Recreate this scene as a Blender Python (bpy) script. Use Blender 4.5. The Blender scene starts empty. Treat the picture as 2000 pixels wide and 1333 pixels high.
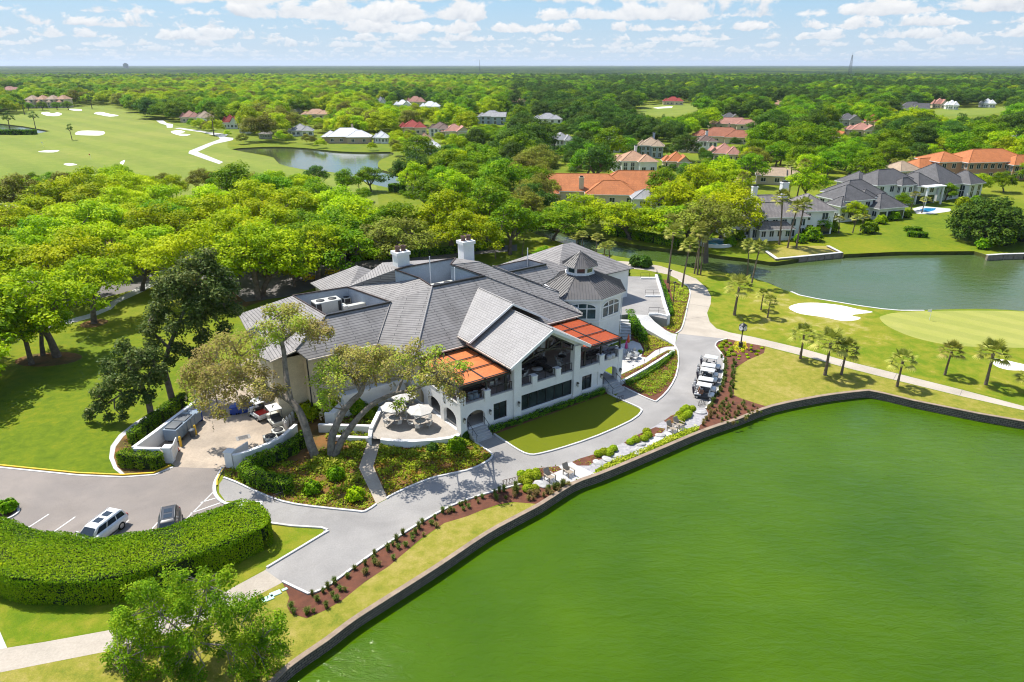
import bpy, bmesh, math, random
import numpy as np
from mathutils import Vector, Matrix
from mathutils.geometry import tessellate_polygon
random.seed(7); RNG = np.random.default_rng(7)
SC = bpy.context.scene
COL = SC.collection
R = math.radians
# ------------------------------------------------------------------ camera model (photo pixels -> points of the place)
F = 1340.0; HZ = 127.0; CX, CY = 1000.0, 666.5
PITCH = math.atan((CY-HZ)/F); H = 38.5
FW = np.array([0, math.cos(PITCH), -math.sin(PITCH)]); UP = np.array([0, math.sin(PITCH), math.cos(PITCH)]); RT = np.array([1., 0, 0])
CAM = np.array([0, 0, H])
def ray(u, v): return FW*F + RT*(u-CX) - UP*(v-CY)
def G(u, v, z=0.0):
    d = ray(u, v); t = (z-H)/d[2]; q = CAM+d*t; return Vector((q[0], q[1], z))
def V(u, v, y):
    d = ray(u, v); q = CAM+d*(y/d[1]); return Vector(q)
def proj(q):
    q = np.array(q)-CAM; k = q@FW
    return CX+F*(q@RT)/k, CY-F*(q@UP)/k
def GP(pts, z=0.0): return [G(u, v, z) for u, v in pts]
# building frame
ANG = R(35.6); A0 = G(1002, 817, .4)
EX = Vector((math.cos(ANG), math.sin(ANG), 0)); EY = Vector((-EX.y, EX.x, 0))
def W(x, y, z): return Vector((A0.x, A0.y, 0))+EX*x+EY*y+Vector((0, 0, z))
def B(u, v, z):
    q = G(u, v, z)-Vector((A0.x, A0.y, 0)); return Vector((q.dot(EX), q.dot(EY), z))
# ------------------------------------------------------------------ tags
def tag(o, label=None, cat=None, group=None, kind=None):
    if label: o['label'] = label
    if cat: o['category'] = cat
    if group: o['group'] = group
    if kind: o['kind'] = kind
    return o
def empty(name, loc=(0, 0, 0), rz=0, label=None, cat=None, group=None):
    o = bpy.data.objects.new(name, None); COL.objects.link(o)
    o.empty_display_size = .2
    o.location = loc; o.rotation_euler = (0, 0, rz)
    return tag(o, label, cat, group)
def dup(root, loc, rz=0, s=None, label=None, group=None, rot=None):
    r = root.copy(); COL.objects.link(r); r.location = loc; r.rotation_euler = rot or (0, 0, rz)
    if s is not None: r.scale = (s, s, s) if not hasattr(s, '__len__') else s
    if label: r['label'] = label
    if group: r['group'] = group
    for ch in KIDS.get(root.name, []):
        c = ch.copy(); COL.objects.link(c); c.parent = r; KIDS.setdefault(r.name, []).append(c)
        for g in KIDS.get(ch.name, []):
            d = g.copy(); COL.objects.link(d); d.parent = c; KIDS.setdefault(c.name, []).append(d)
    return r
KIDS = {}
# ------------------------------------------------------------------ materials
def nt(m):
    m.use_nodes = True; t = m.node_tree; t.nodes.clear(); return t
def N(t, typ, **kw):
    n = t.nodes.new(typ)
    for k, v in kw.items(): setattr(n, k, v)
    return n
def rgba(c): return (c[0], c[1], c[2], 1)
def srgb(r, g, b):
    f = lambda c: (c/255/12.92) if c <= 10 else ((c/255+.055)/1.055)**2.4
    return (f(r), f(g), f(b))
def ramp(t, fac, stops):
    n = N(t, 'ShaderNodeValToRGB'); e = n.color_ramp.elements
    e[0].position, e[0].color = stops[0][0], rgba(stops[0][1])
    e[1].position, e[1].color = stops[-1][0], rgba(stops[-1][1])
    for p, c in stops[1:-1]:
        x = e.new(p); x.color = rgba(c)
    t.links.new(fac, n.inputs[0]); return n.outputs[0]
def noise(t, co, scale, detail=5, rough=.6, dist=0.0):
    n = N(t, 'ShaderNodeTexNoise'); n.inputs['Scale'].default_value = scale
    n.inputs['Detail'].default_value = detail; n.inputs['Roughness'].default_value = rough; n.inputs['Distortion'].default_value = dist
    t.links.new(co, n.inputs['Vector']); return n.outputs['Fac']
def mixc(t, fac, a, b, mode='MIX'):
    n = N(t, 'ShaderNodeMix', data_type='RGBA', blend_type=mode)
    for s, k in ((fac, 0), (a, 6), (b, 7)):
        if hasattr(s, 'default_value') or hasattr(s, 'is_linked'): t.links.new(s, n.inputs[k])
        elif k == 0: n.inputs[0].default_value = s
        else: n.inputs[k].default_value = rgba(s)
    return n.outputs[2]
def fin(t, col, rough=.8, bump=None, bstr=.3, bdist=.05, spec=.3, metal=0, **kw):
    p = N(t, 'ShaderNodeBsdfPrincipled'); o = N(t, 'ShaderNodeOutputMaterial')
    if hasattr(col, 'is_linked'): t.links.new(col, p.inputs['Base Color'])
    else: p.inputs['Base Color'].default_value = rgba(col)
    p.inputs['Roughness'].default_value = rough; p.inputs['Specular IOR Level'].default_value = spec; p.inputs['Metallic'].default_value = metal
    for k, v in kw.items(): p.inputs[k].default_value = v
    if bump is not None:
        b = N(t, 'ShaderNodeBump'); b.inputs['Strength'].default_value = bstr; b.inputs['Distance'].default_value = bdist
        t.links.new(bump, b.inputs['Height']); t.links.new(b.outputs[0], p.inputs['Normal'])
    t.links.new(p.outputs[0], o.inputs[0]); return p
def obco(t): return N(t, 'ShaderNodeTexCoord').outputs['Object']
def uvco(t): return N(t, 'ShaderNodeTexCoord').outputs['UV']
MATS = {}
def mat(name, c, c2=None, scale=1.0, rough=.8, var=None, bump=0.0, spec=.3, metal=0, fine=None, lo=.35, hi=.65):
    """mottled surface: two colours through a large noise, a fine grain over it"""
    if name in MATS: return MATS[name]
    m = bpy.data.materials.new(name); t = nt(m); co = obco(t)
    c2 = c2 or tuple(x*.86 for x in c)
    n1 = noise(t, co, scale, 6, .62)
    col = ramp(t, n1, [(lo, c2), (hi, c)])
    col = mixc(t, .12 if c[0] > .65 and c[2] > .5 else .5, col, ramp(t, noise(t, co, scale*.37+.03, 4, .7, 1.2), [(.36, (.78, .77, .76)), (.52, (1, 1, 1)), (.7, (1.06, 1.06, 1.07))]), 'MULTIPLY')
    fs = fine or scale*14
    n2 = noise(t, co, fs, 3, .6)
    col = mixc(t, .35, col, ramp(t, n2, [(.3, (.62, .62, .62)), (.7, (1.12, 1.12, 1.12))]), 'MULTIPLY')
    fin(t, col, rough, n2 if bump else None, bump, .04, spec, metal)
    MATS[name] = m; return m
def grass_mat(name, stops, s1=.09, s2=.9, bump=.5, fine=9., s0=.02, mow=0):
    m = bpy.data.materials.new(name); t = nt(m); co = obco(t)
    a = noise(t, co, s1, 6, .65, .4); b = noise(t, co, s2, 5, .7, .3); z = noise(t, co, s0, 2, .5)
    mx = N(t, 'ShaderNodeMath', operation='MULTIPLY_ADD'); t.links.new(b, mx.inputs[0]); mx.inputs[1].default_value = .45
    mz = N(t, 'ShaderNodeMath', operation='MULTIPLY_ADD'); t.links.new(a, mz.inputs[0]); mz.inputs[1].default_value = .42; t.links.new(mx.outputs[0], mz.inputs[2])
    my = N(t, 'ShaderNodeMath', operation='MULTIPLY_ADD'); t.links.new(z, my.inputs[0]); my.inputs[1].default_value = .28; my.inputs[2].default_value = -.07
    t.links.new(my.outputs[0], mx.inputs[2])
    col = ramp(t, mz.outputs[0], stops)
    f = noise(t, co, fine, 4, .75)
    col = mixc(t, .55, col, ramp(t, f, [(.3, (.5, .52, .45)), (.7, (1.2, 1.18, 1.2))]), 'MULTIPLY')
    if mow:   # mowing bands
        w = N(t, 'ShaderNodeTexWave'); w.bands_direction = 'DIAGONAL'; w.inputs['Scale'].default_value = mow; w.inputs['Distortion'].default_value = 1.2; w.inputs['Detail Scale'].default_value = .1; t.links.new(co, w.inputs['Vector'])
        col = mixc(t, .5, col, ramp(t, w.outputs['Fac'], [(.35, (.84, .88, .86)), (.65, (1.08, 1.06, 1.05))]), 'MULTIPLY')
    fin(t, col, .9, f, bump, .06, .15)
    MATS[name] = m; return m
def leaf_mat(name, c1, c2, c3, trans=.36, hv=.2, rough=.55, k=1.68):
    """leaf colour by per-leaf tint attribute, shifted a little per plant"""
    c1, c2, c3 = [tuple(min(.85, x*k) for x in c) for c in (c1, c2, c3)]
    m = bpy.data.materials.new(name); t = nt(m)
    at = N(t, 'ShaderNodeAttribute', attribute_name='tint'); oi = N(t, 'ShaderNodeObjectInfo')
    col = ramp(t, at.outputs['Fac'], [(.05, c1), (.5, c2), (.95, c3)])
    hs = N(t, 'ShaderNodeHueSaturation')
    for nm, k, base in (('Hue', .03, .485), ('Value', hv*2, 1-hv)):
        ma = N(t, 'ShaderNodeMath', operation='MULTIPLY_ADD'); ma.inputs[1].default_value = k; ma.inputs[2].default_value = base
        t.links.new(oi.outputs['Random'], ma.inputs[0]); t.links.new(ma.outputs[0], hs.inputs[nm])
    t.links.new(col, hs.inputs['Color'])
    p = N(t, 'ShaderNodeBsdfPrincipled'); p.inputs['Roughness'].default_value = rough; p.inputs['Specular IOR Level'].default_value = .06
    tr = N(t, 'ShaderNodeBsdfTranslucent'); mx = N(t, 'ShaderNodeMixShader'); mx.inputs[0].default_value = trans
    o = N(t, 'ShaderNodeOutputMaterial')
    t.links.new(hs.outputs[0], p.inputs['Base Color']); t.links.new(hs.outputs[0], tr.inputs['Color'])
    t.links.new(p.outputs[0], mx.inputs[1]); t.links.new(tr.outputs[0], mx.inputs[2]); t.links.new(mx.outputs[0], o.inputs[0])
    MATS[name] = m; return m
def shingle_mat(name, c, c2, row=.3, wid=.55, mortar=(.03, .03, .032), ms=.035, streak=.5, rough=.75, stain=(.1, .1, .1)):
    m = bpy.data.materials.new(name); t = nt(m); co = uvco(t)
    br = N(t, 'ShaderNodeTexBrick'); t.links.new(co, br.inputs['Vector'])
    br.inputs['Color1'].default_value = rgba(c); br.inputs['Color2'].default_value = rgba(c2); br.inputs['Mortar'].default_value = rgba(mortar)
    br.inputs['Scale'].default_value = 1; br.inputs['Mortar Size'].default_value = ms; br.inputs['Brick Width'].default_value = wid; br.inputs['Row Height'].default_value = row
    br.inputs['Mortar Smooth'].default_value = .3
    n = noise(t, co, .35, 5, .65, .5)
    col = mixc(t, streak, br.outputs['Color'], ramp(t, n, [(.32, (.62, .61, .6)), (.55, (1, 1, 1)), (.75, (1.12, 1.12, 1.14))]), 'MULTIPLY')
    mp = N(t, 'ShaderNodeMapping'); mp.inputs['Scale'].default_value = (1.6, .12, 1); t.links.new(co, mp.inputs['Vector'])
    st = noise(t, mp.outputs[0], 1.0, 3, .6)
    col = mixc(t, streak*.6, col, ramp(t, st, [(.35, (.7, .7, .7)), (.6, (1.08, 1.08, 1.08))]), 'MULTIPLY')
    fin(t, col, rough, br.outputs['Fac'], -.5, .03, .3); MATS[name] = m; return m
def glass_mat(name, c=(.015, .022, .025), rough=.06):
    m = bpy.data.materials.new(name); t = nt(m); co = obco(t)
    n = noise(t, co, .6, 2, .5)
    fin(t, ramp(t, n, [(.35, c), (.7, tuple(x*2.2+.006 for x in c))]), rough, None, spec=.6); MATS[name] = m; return m
def water_mat(name, c, c2, rough=.12, wave=1.1, bstr=.35, big=.05, spec=.5):
    m = bpy.data.materials.new(name); t = nt(m); co = obco(t)
    n = noise(t, co, big, 4, .55)
    col = ramp(t, n, [(.3, c2), (.7, c)])
    mp = N(t, 'ShaderNodeMapping'); mp.inputs['Rotation'].default_value = (0, 0, .5); mp.inputs['Scale'].default_value = (1, 2.3, 1); t.links.new(co, mp.inputs['Vector'])
    w1 = noise(t, mp.outputs[0], wave, 4, .62, .6); w2 = noise(t, mp.outputs[0], wave*.22, 3, .5, .4)
    ad = N(t, 'ShaderNodeMath', operation='MULTIPLY_ADD'); t.links.new(w2, ad.inputs[0]); ad.inputs[1].default_value = 1.6; t.links.new(w1, ad.inputs[2])
    fin(t, col, rough, ad.outputs[0], bstr, .12, spec, IOR=1.33); MATS[name] = m; return m
# ------------------------------------------------------------------ mesh builder
class MB:
    def __init__(s): s.v = []; s.f = []; s.sm = []
    def add(s, vs, fs, smooth=False):
        o = len(s.v); s.v += [Vector(x) for x in vs]
        for f in fs: s.f.append([o+i for i in f]); s.sm.append(smooth)
    def quad(s, *p): s.add(p, [list(range(len(p)))])
    def box(s, x0, x1, y0, y1, z0, z1, M=None):
        vs = [Vector(p) for p in ((x0, y0, z0), (x1, y0, z0), (x1, y1, z0), (x0, y1, z0), (x0, y0, z1), (x1, y0, z1), (x1, y1, z1), (x0, y1, z1))]
        if M is not None: vs = [M @ p for p in vs]
        s.add(vs, [(0, 3, 2, 1), (4, 5, 6, 7), (0, 1, 5, 4), (1, 2, 6, 5), (2, 3, 7, 6), (3, 0, 4, 7)])
    def bbox(s, x0, x1, y0, y1, z0, z1, b=.03, M=None):
        bm = bmesh.new(); bmesh.ops.create_cube(bm, size=1)
        for q in bm.verts: q.co = Vector(((x0+x1)/2+q.co.x*(x1-x0), (y0+y1)/2+q.co.y*(y1-y0), (z0+z1)/2+q.co.z*(z1-z0)))
        b = min(b, .45*min(abs(x1-x0), abs(y1-y0), abs(z1-z0)))
        bmesh.ops.bevel(bm, geom=bm.edges[:], offset=b, segments=2, affect='EDGES', profile=.6)
        s.bm(bm, M, True)
    def bm(s, bm, M=None, smooth=False):
        bm.verts.index_update()
        vs = [(M @ q.co if M is not None else q.co.copy()) for q in bm.verts]
        s.add(vs, [[q.index for q in f.verts] for f in bm.faces], smooth); bm.free()
    def prism(s, poly, z0, z1, cap=True, bottom=False):
        """vertical prism over a 2D polygon"""
        n = len(poly)
        lo = [Vector((p[0], p[1], z0)) for p in poly]; hi = [Vector((p[0], p[1], z1)) for p in poly]
        ar = sum(poly[i][0]*poly[(i+1) % n][1]-poly[(i+1) % n][0]*poly[i][1] for i in range(n))
        if ar < 0: lo.reverse(); hi.reverse()
        s.add(lo+hi, [(i, (i+1) % n, n+(i+1) % n, n+i) for i in range(n)])
        if cap: s.poly(hi)
        if bottom: s.poly(lo[::-1])
    def poly(s, pts, holes=()):
        rings = [[Vector(p) for p in pts]]+[[Vector(p) for p in h] for h in holes]
        flat = [p for r in rings for p in r]
        tr = tessellate_polygon(rings)
        nrm = Vector((0, 0, 0)); r0 = rings[0]
        for i in range(len(r0)): nrm += r0[i].cross(r0[(i+1) % len(r0)])
        fs = []
        for a, b, c in tr:
            k = (flat[b]-flat[a]).cross(flat[c]-flat[a])
            if k.length < 1e-9: continue
            fs.append((a, b, c) if k.dot(nrm) > 0 else (a, c, b))
        s.add(flat, fs)
    def slab(s, pts, th=.16):
        """roof plane with thickness straight down"""
        pts = [Vector(p) for p in pts]; n = len(pts)
        nz = sum(((pts[i].x*pts[(i+1) % n].y-pts[(i+1) % n].x*pts[i].y) for i in range(n)))
        if nz < 0: pts.reverse()
        lo = [p-Vector((0, 0, th)) for p in pts]
        if n <= 4: s.add(pts, [list(range(n))]); s.add(lo, [list(range(n))[::-1]])
        else: s.poly(pts); s.poly(lo[::-1])
        s.add(lo+pts, [(i, (i+1) % n, n+(i+1) % n, n+i) for i in range(n)])
    def tube(s, p0, p1, r0, r1=None, n=8, cap=True, smooth=True):
        p0, p1 = Vector(p0), Vector(p1); r1 = r0 if r1 is None else r1
        d = (p1-p0); 
        if d.length < 1e-6: return
        d.normalize(); a = d.orthogonal().normalized(); b = d.cross(a)
        vs = [p0+(a*math.cos(2*math.pi*i/n)+b*math.sin(2*math.pi*i/n))*r0 for i in range(n)]+[p1+(a*math.cos(2*math.pi*i/n)+b*math.sin(2*math.pi*i/n))*r1 for i in range(n)]
        s.add(vs, [(i, (i+1) % n, n+(i+1) % n, n+i) for i in range(n)], smooth)
        if cap: s.add(vs[n:], [list(range(n))]); s.add(vs[:n], [list(range(n))[::-1]])
    def path(s, pts, rads, n=8):
        """smooth tapered tube through points"""
        pts = [Vector(p) for p in pts]; m = len(pts); rings = []
        a = None
        for i, p in enumerate(pts):
            d = (pts[min(i+1, m-1)]-pts[max(i-1, 0)]).normalized()
            a = d.orthogonal().normalized() if a is None else (a-d*a.dot(d)).normalized()
            b = d.cross(a)
            rings += [p+(a*math.cos(2*math.pi*k/n)+b*math.sin(2*math.pi*k/n))*rads[i] for k in range(n)]
        fs = [(i*n+k, i*n+(k+1) % n, (i+1)*n+(k+1) % n, (i+1)*n+k) for i in range(m-1) for k in range(n)]
        s.add(rings, fs, True); s.add(rings[-n:], [list(range(n))])
    def lathe(s, prof, c=(0, 0, 0), n=16, smooth=True):
        c = Vector(c); m = len(prof)
        vs = [c+Vector((r*math.cos(2*math.pi*k/n), r*math.sin(2*math.pi*k/n), z)) for r, z in prof for k in range(n)]
        s.add(vs, [(i*n+k, i*n+(k+1) % n, (i+1)*n+(k+1) % n, (i+1)*n+k) for i in range(m-1) for k in range(n)], smooth)
        if prof[-1][0] > 1e-3: s.add(vs[-n:], [list(range(n))])
    def beam(s, p0, p1, w, h, up=(0, 0, 1)):
        p0, p1 = Vector(p0), Vector(p1); d = (p1-p0).normalized(); u = Vector(up)
        sd = d.cross(u)
        if sd.length < 1e-4: sd = d.cross(Vector((1, 0, 0)))
        sd.normalize(); uu = sd.cross(d).normalized()
        vs = [p+sd*(w/2)*i+uu*(h/2)*j for p in (p0, p1) for i, j in ((-1, -1), (1, -1), (1, 1), (-1, 1))]
        s.add(vs, [(0, 1, 2, 3), (7, 6, 5, 4), (0, 4, 5, 1), (1, 5, 6, 2), (2, 6, 7, 3), (3, 7, 4, 0)])
    def panel(s, outer, holes, th, f):
        """flat panel with holes: 2D outlines, thickness th, f(a,b,d)->point"""
        def ccw(p):
            return p if sum(p[i][0]*p[(i+1) % len(p)][1]-p[(i+1) % len(p)][0]*p[i][1] for i in range(len(p))) > 0 else p[::-1]
        outer = ccw(list(outer)); holes = [ccw(list(h)) for h in holes]
        rings = [[Vector((a, b, 0)) for a, b in outer]]+[[Vector((a, b, 0)) for a, b in h] for h in holes]
        flat = [p for r in rings for p in r]; tr = tessellate_polygon(rings); fs = []
        for a, b, c in tr:
            k = (flat[b]-flat[a]).cross(flat[c]-flat[a]).z
            if abs(k) < 1e-9: continue
            fs.append((a, b, c) if k > 0 else (a, c, b))
        s.add([f(p.x, p.y, 0) for p in flat], fs); s.add([f(p.x, p.y, th) for p in flat], [x[::-1] for x in fs])
        for r, sg in [(rings[0], 1)]+[(r, -1) for r in rings[1:]]:
            n = len(r); vs = [f(p.x, p.y, 0) for p in r]+[f(p.x, p.y, th) for p in r]
            s.add(vs, [((i+1) % n, i, n+i, n+(i+1) % n) if sg > 0 else (i, (i+1) % n, n+(i+1) % n, n+i) for i in range(n)])
    def build(s, name, m, parent=None, loc=None):
        me = bpy.data.meshes.new(name); me.from_pydata([tuple(v) for v in s.v], [], s.f)
        me.polygons.foreach_set('use_smooth', s.sm)
        # metre UVs: u along the level direction of each face, v up its slope
        uv = me.uv_layers.new(name='UVMap'); co = np.empty(len(s.v)*3, np.float32); me.vertices.foreach_get('co', co); co = co.reshape(-1, 3)
        out = np.empty((len(me.loops), 2), np.float32); li = np.empty(len(me.loops), np.int32); me.loops.foreach_get('vertex_index', li)
        for p in me.polygons:
            nn = p.normal
            if abs(nn.z) > .97: u, w = Vector((1, 0, 0)), Vector((0, 1, 0))
            else:
                u = Vector((0, 0, 1)).cross(nn).normalized(); w = nn.cross(u)
            sl = slice(p.loop_start, p.loop_start+p.loop_total); c = co[li[sl]]
            out[sl, 0] = c@np.array(u); out[sl, 1] = c@np.array(w)
        uv.data.foreach_set('uv', out.ravel())
        me.materials.append(m); me.update()
        o = bpy.data.objects.new(name, me); COL.objects.link(o)
        if parent is not None: o.parent = parent; KIDS.setdefault(parent.name, []).append(o)
        if loc is not None: o.location = loc
        return o
def smooth_line(pts, k=4, closed=False):
    pts = [Vector(p) for p in pts]; n = len(pts); out = []
    rng = range(n) if closed else range(n-1)
    for i in rng:
        p0 = pts[(i-1) % n] if closed or i > 0 else pts[i]; p1 = pts[i]; p2 = pts[(i+1) % n]; p3 = pts[(i+2) % n] if closed or i+2 < n else p2
        for j in range(k):
            t = j/k
            out.append(.5*((2*p1)+(p2-p0)*t+(2*p0-5*p1+4*p2-p3)*t*t+(3*p1-p0-3*p2+p3)*t*t*t))
    if not closed: out.append(pts[-1])
    return out
def sheet(name, pts, m, dz, kind=None, smooth=0, label=None, cat=None, holes=()):
    if smooth: pts = smooth_line(pts, smooth, True)
    b = MB(); pts = [Vector((p.x, p.y, p.z+dz)) for p in pts]
    b.poly(pts, holes)
    o = b.build(name, m)
    me = o.data
    if me.polygons[0].normal.z < 0: me.flip_normals()
    return tag(o, label, cat, None, kind)
def strip(b, line, w, z0, z1, side=0, closed=False, smooth=0):
    """ribbon of width w along a line, top z1 base z0; side -1/0/+1 = right/centre/left of the line"""
    line = [Vector((p[0], p[1], 0)) for p in line]
    if smooth: line = smooth_line(line, smooth, closed)
    n = len(line); L = []; Rr = []
    for i in range(n):
        a = line[i-1] if i > 0 else (line[-1] if closed else line[i]); c = line[i+1] if i < n-1 else (line[0] if closed else line[i])
        d = (c-a).normalized(); nn = Vector((-d.y, d.x, 0))
        if 0 < i < n-1 or closed:
            d1 = (line[i]-a).normalized(); k = max(.55, Vector((-d1.y, d1.x, 0)).dot(nn)); nn = nn/k
        L.append(line[i]+nn*w*(.5+.5*side)); Rr.append(line[i]-nn*w*(.5-.5*side))
    m = n if closed else n-1
    za, zb = Vector((0, 0, z0)), Vector((0, 0, z1))
    for i in range(m):
        j = (i+1) % n
        b.quad(Rr[i]+zb, Rr[j]+zb, L[j]+zb, L[i]+zb)
        b.quad(Rr[i]+za, Rr[j]+za, Rr[j]+zb, Rr[i]+zb)
        b.quad(L[j]+za, L[i]+za, L[i]+zb, L[j]+zb)
    if not closed:
        b.quad(L[0]+za, Rr[0]+za, Rr[0]+zb, L[0]+zb); b.quad(Rr[-1]+za, L[-1]+za, L[-1]+zb, Rr[-1]+zb)
def inpoly(x, y, poly):
    c = False; n = len(poly); j = n-1
    for i in range(n):
        xi, yi, xj, yj = poly[i][0], poly[i][1], poly[j][0], poly[j][1]
        if (yi > y) != (yj > y) and x < (xj-xi)*(y-yi)/(yj-yi)+xi: c = not c
        j = i
    return c
# ------------------------------------------------------------------ leaves
def leaf_obj(name, c, n, size, tint, m, parent=None, aspect=1.6, rng=RNG, jit=.35):
    """one mesh of many small leaf faces at centres c with normals n"""
    c = np.asarray(c, np.float32); k = len(c)
    n = np.asarray(n, np.float32)+rng.normal(0, jit, (k, 3)); n /= np.linalg.norm(n, axis=1, keepdims=True)+1e-9
    a = np.cross(n, rng.normal(0, 1, (k, 3))); a /= np.linalg.norm(a, axis=1, keepdims=True)+1e-9
    b = np.cross(n, a); s = (np.asarray(size)*rng.uniform(.65, 1.35, k))[:, None]*.5
    P = np.empty((k, 4, 3), np.float32)
    bend = n*s*.35
    P[:, 0] = c-a*s*aspect**.5-bend; P[:, 1] = c+b*s/aspect**.5; P[:, 2] = c+a*s*aspect**.5-bend; P[:, 3] = c-b*s/aspect**.5
    me = bpy.data.meshes.new(name); me.vertices.add(k*4); me.vertices.foreach_set('co', P.ravel())
    me.loops.add(k*4); me.loops.foreach_set('vertex_index', np.arange(k*4, dtype=np.int32))
    me.polygons.add(k); me.polygons.foreach_set('loop_start', np.arange(0, k*4, 4, dtype=np.int32)); me.polygons.foreach_set('loop_total', np.full(k, 4, np.int32))
    at = me.attributes.new('tint', 'FLOAT', 'FACE'); at.data.foreach_set('value', np.clip(np.asarray(tint, np.float32), 0, 1))
    me.materials.append(m); me.update(); me.validate()
    o = bpy.data.objects.new(name, me); COL.objects.link(o)
    if parent is not None: o.parent = parent; KIDS.setdefault(parent.name, []).append(o)
    return o
def lobes_leaves(cent, rad, per, flat=.65, rng=RNG, lobe_tint=None, under=.35):
    """leaves on the skins of many overlapping foliage lobes"""
    C_, N_, T_ = [], [], []
    for i, (c, r) in enumerate(zip(cent, rad)):
        k = int(per*r*r); d = rng.normal(0, 1, (k, 3)); d /= np.linalg.norm(d, axis=1, keepdims=True)
        keep = (d[:, 2] > -.15) | (rng.random(k) < under); d = d[keep]; k = len(d)
        rr = r*(1-.55*rng.random(k)**2.2)*(1+.28*np.sin(d[:, 0]*5+i)*np.cos(d[:, 1]*6+i*2))
        p = d*rr[:, None]; p[:, 2] *= flat
        C_.append(np.array(c)+p); N_.append(d*.7+np.array([0, 0, .8]))
        lt = rng.uniform(.2, .8) if lobe_tint is None else lobe_tint[i]
        T_.append(np.clip(lt+rng.normal(0, .16, k), 0, 1))
    return np.concatenate(C_), np.concatenate(N_), np.concatenate(T_)
EXPO = 0.8; HAZE = 0.00004
# ================================================================== light and sky
SUNV = Vector((-.46, .36, 1)).normalized()          # towards the sun
SUN_EL = math.asin(SUNV.z); SUN_AZ = math.atan2(SUNV.x, SUNV.y)
def build_world():
    w = bpy.data.worlds.new('World'); SC.world = w; w.use_nodes = True; t = w.node_tree; t.nodes.clear()
    out = N(t, 'ShaderNodeOutputWorld'); bg = N(t, 'ShaderNodeBackground'); bg.inputs['Strength'].default_value = .125
    sky = N(t, 'ShaderNodeTexSky', sky_type='NISHITA'); sky.sun_disc = False; sky.sun_elevation = SUN_EL; sky.sun_rotation = SUN_AZ
    sky.air_density = 1.0; sky.dust_density = .6; sky.ozone_density = 1.2
    co = N(t, 'ShaderNodeTexCoord').outputs['Generated']; sp = N(t, 'ShaderNodeSeparateXYZ'); t.links.new(co, sp.inputs[0])
    def M(op, a, b=None, c=None, clamp=False):
        n = N(t, 'ShaderNodeMath', operation=op); n.use_clamp = clamp
        for i, s in enumerate((a, b, c)):
            if s is None: continue
            if hasattr(s, 'is_linked'): t.links.new(s, n.inputs[i])
            else: n.inputs[i].default_value = s
        return n.outputs[0]
    z = sp.outputs[2]; az = M('ARCTAN2', sp.outputs[0], sp.outputs[1])
    col = sky.outputs[0]
    # pale air low over the horizon
    lowz = M('SUBTRACT', 1, M('DIVIDE', M('SUBTRACT', z, .08), .25), clamp=True)
    col = mixc(t, M('MULTIPLY', lowz, .85), col, (1.4, 2.6, 3.8))
    hz = M('POWER', M('SUBTRACT', 1, M('DIVIDE', z, .1), clamp=True), 1.3)
    col = mixc(t, hz, col, (2.9, 3.45, 3.95))
    # rows of cumulus, the far small rows first
    rows = [(.006, .004, .50, .45), (.0105, .0055, .50, .5), (.016, .0075, .50, .6), (.0225, .0105, .50, .7), (.031, .014, .475, .9), (.043, .019, .475, 1), (.058, .027, .48, 1), (.078, .04, .49, 1), (.12, .07, .5, 1), (.2, .12, .5, 1), (.36, .2, .5, 1)]
    for i, (e, s, th, op) in enumerate(rows):
        h = M('DIVIDE', M('SUBTRACT', z, e), s)
        cb = N(t, 'ShaderNodeCombineXYZ'); t.links.new(M('DIVIDE', az, s*1.45), cb.inputs[0]); t.links.new(h, cb.inputs[1]); cb.inputs[2].default_value = i*7.3+2.1
        f = noise(t, cb.outputs[0], .62, 7, .6, .25)
        big = N(t, 'ShaderNodeCombineXYZ'); t.links.new(M('DIVIDE', az, s*7), big.inputs[0]); big.inputs[1].default_value = i*3.7
        g = noise(t, big.outputs[0], 1.0, 2, .5)
        below = M('MULTIPLY', M('MAXIMUM', M('MULTIPLY', h, -1), 0), .8); above = M('MULTIPLY', M('MAXIMUM', h, 0), .17)
        dn = M('SUBTRACT', M('ADD', f, M('MULTIPLY', M('SUBTRACT', g, .5), .55)), M('ADD', below, above))
        mr = N(t, 'ShaderNodeMapRange', interpolation_type='SMOOTHSTEP'); t.links.new(dn, mr.inputs[0]); mr.inputs[1].default_value = th-.055; mr.inputs[2].default_value = th+.025; mr.inputs[3].default_value = 0; mr.inputs[4].default_value = op
        # lit tops, grey-blue flat bases
        cb2 = N(t, 'ShaderNodeCombineXYZ'); t.links.new(M('DIVIDE', az, s*1.45), cb2.inputs[0]); t.links.new(M('ADD', h, .33), cb2.inputs[1]); cb2.inputs[2].default_value = i*7.3+2.1
        f2 = noise(t, cb2.outputs[0], .62, 4, .6, .25)
        lit = M('ADD', M('MULTIPLY', M('SUBTRACT', f, f2), 2.6), M('MULTIPLY_ADD', h, .5, .42), clamp=True)
        cc = ramp(t, lit, [(0, (2.85, 3.1, 3.5)), (.4, (3.75, 3.9, 4.1)), (1, (4.6, 4.6, 4.6))])
        col = mixc(t, mr.outputs[0], col, cc)
    t.links.new(col, bg.inputs[0]); t.links.new(bg.outputs[0], out.inputs[0])
build_world()
sd = bpy.data.lights.new('Sun', 'SUN'); sd.energy = 4.15; sd.angle = R(.53); sd.color = (1, .955, .88)
so = bpy.data.objects.new('Sun', sd); COL.objects.link(so); so.rotation_euler = SUNV.to_track_quat('Z', 'Y').to_euler(); so.location = (0, 0, 90)
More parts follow.
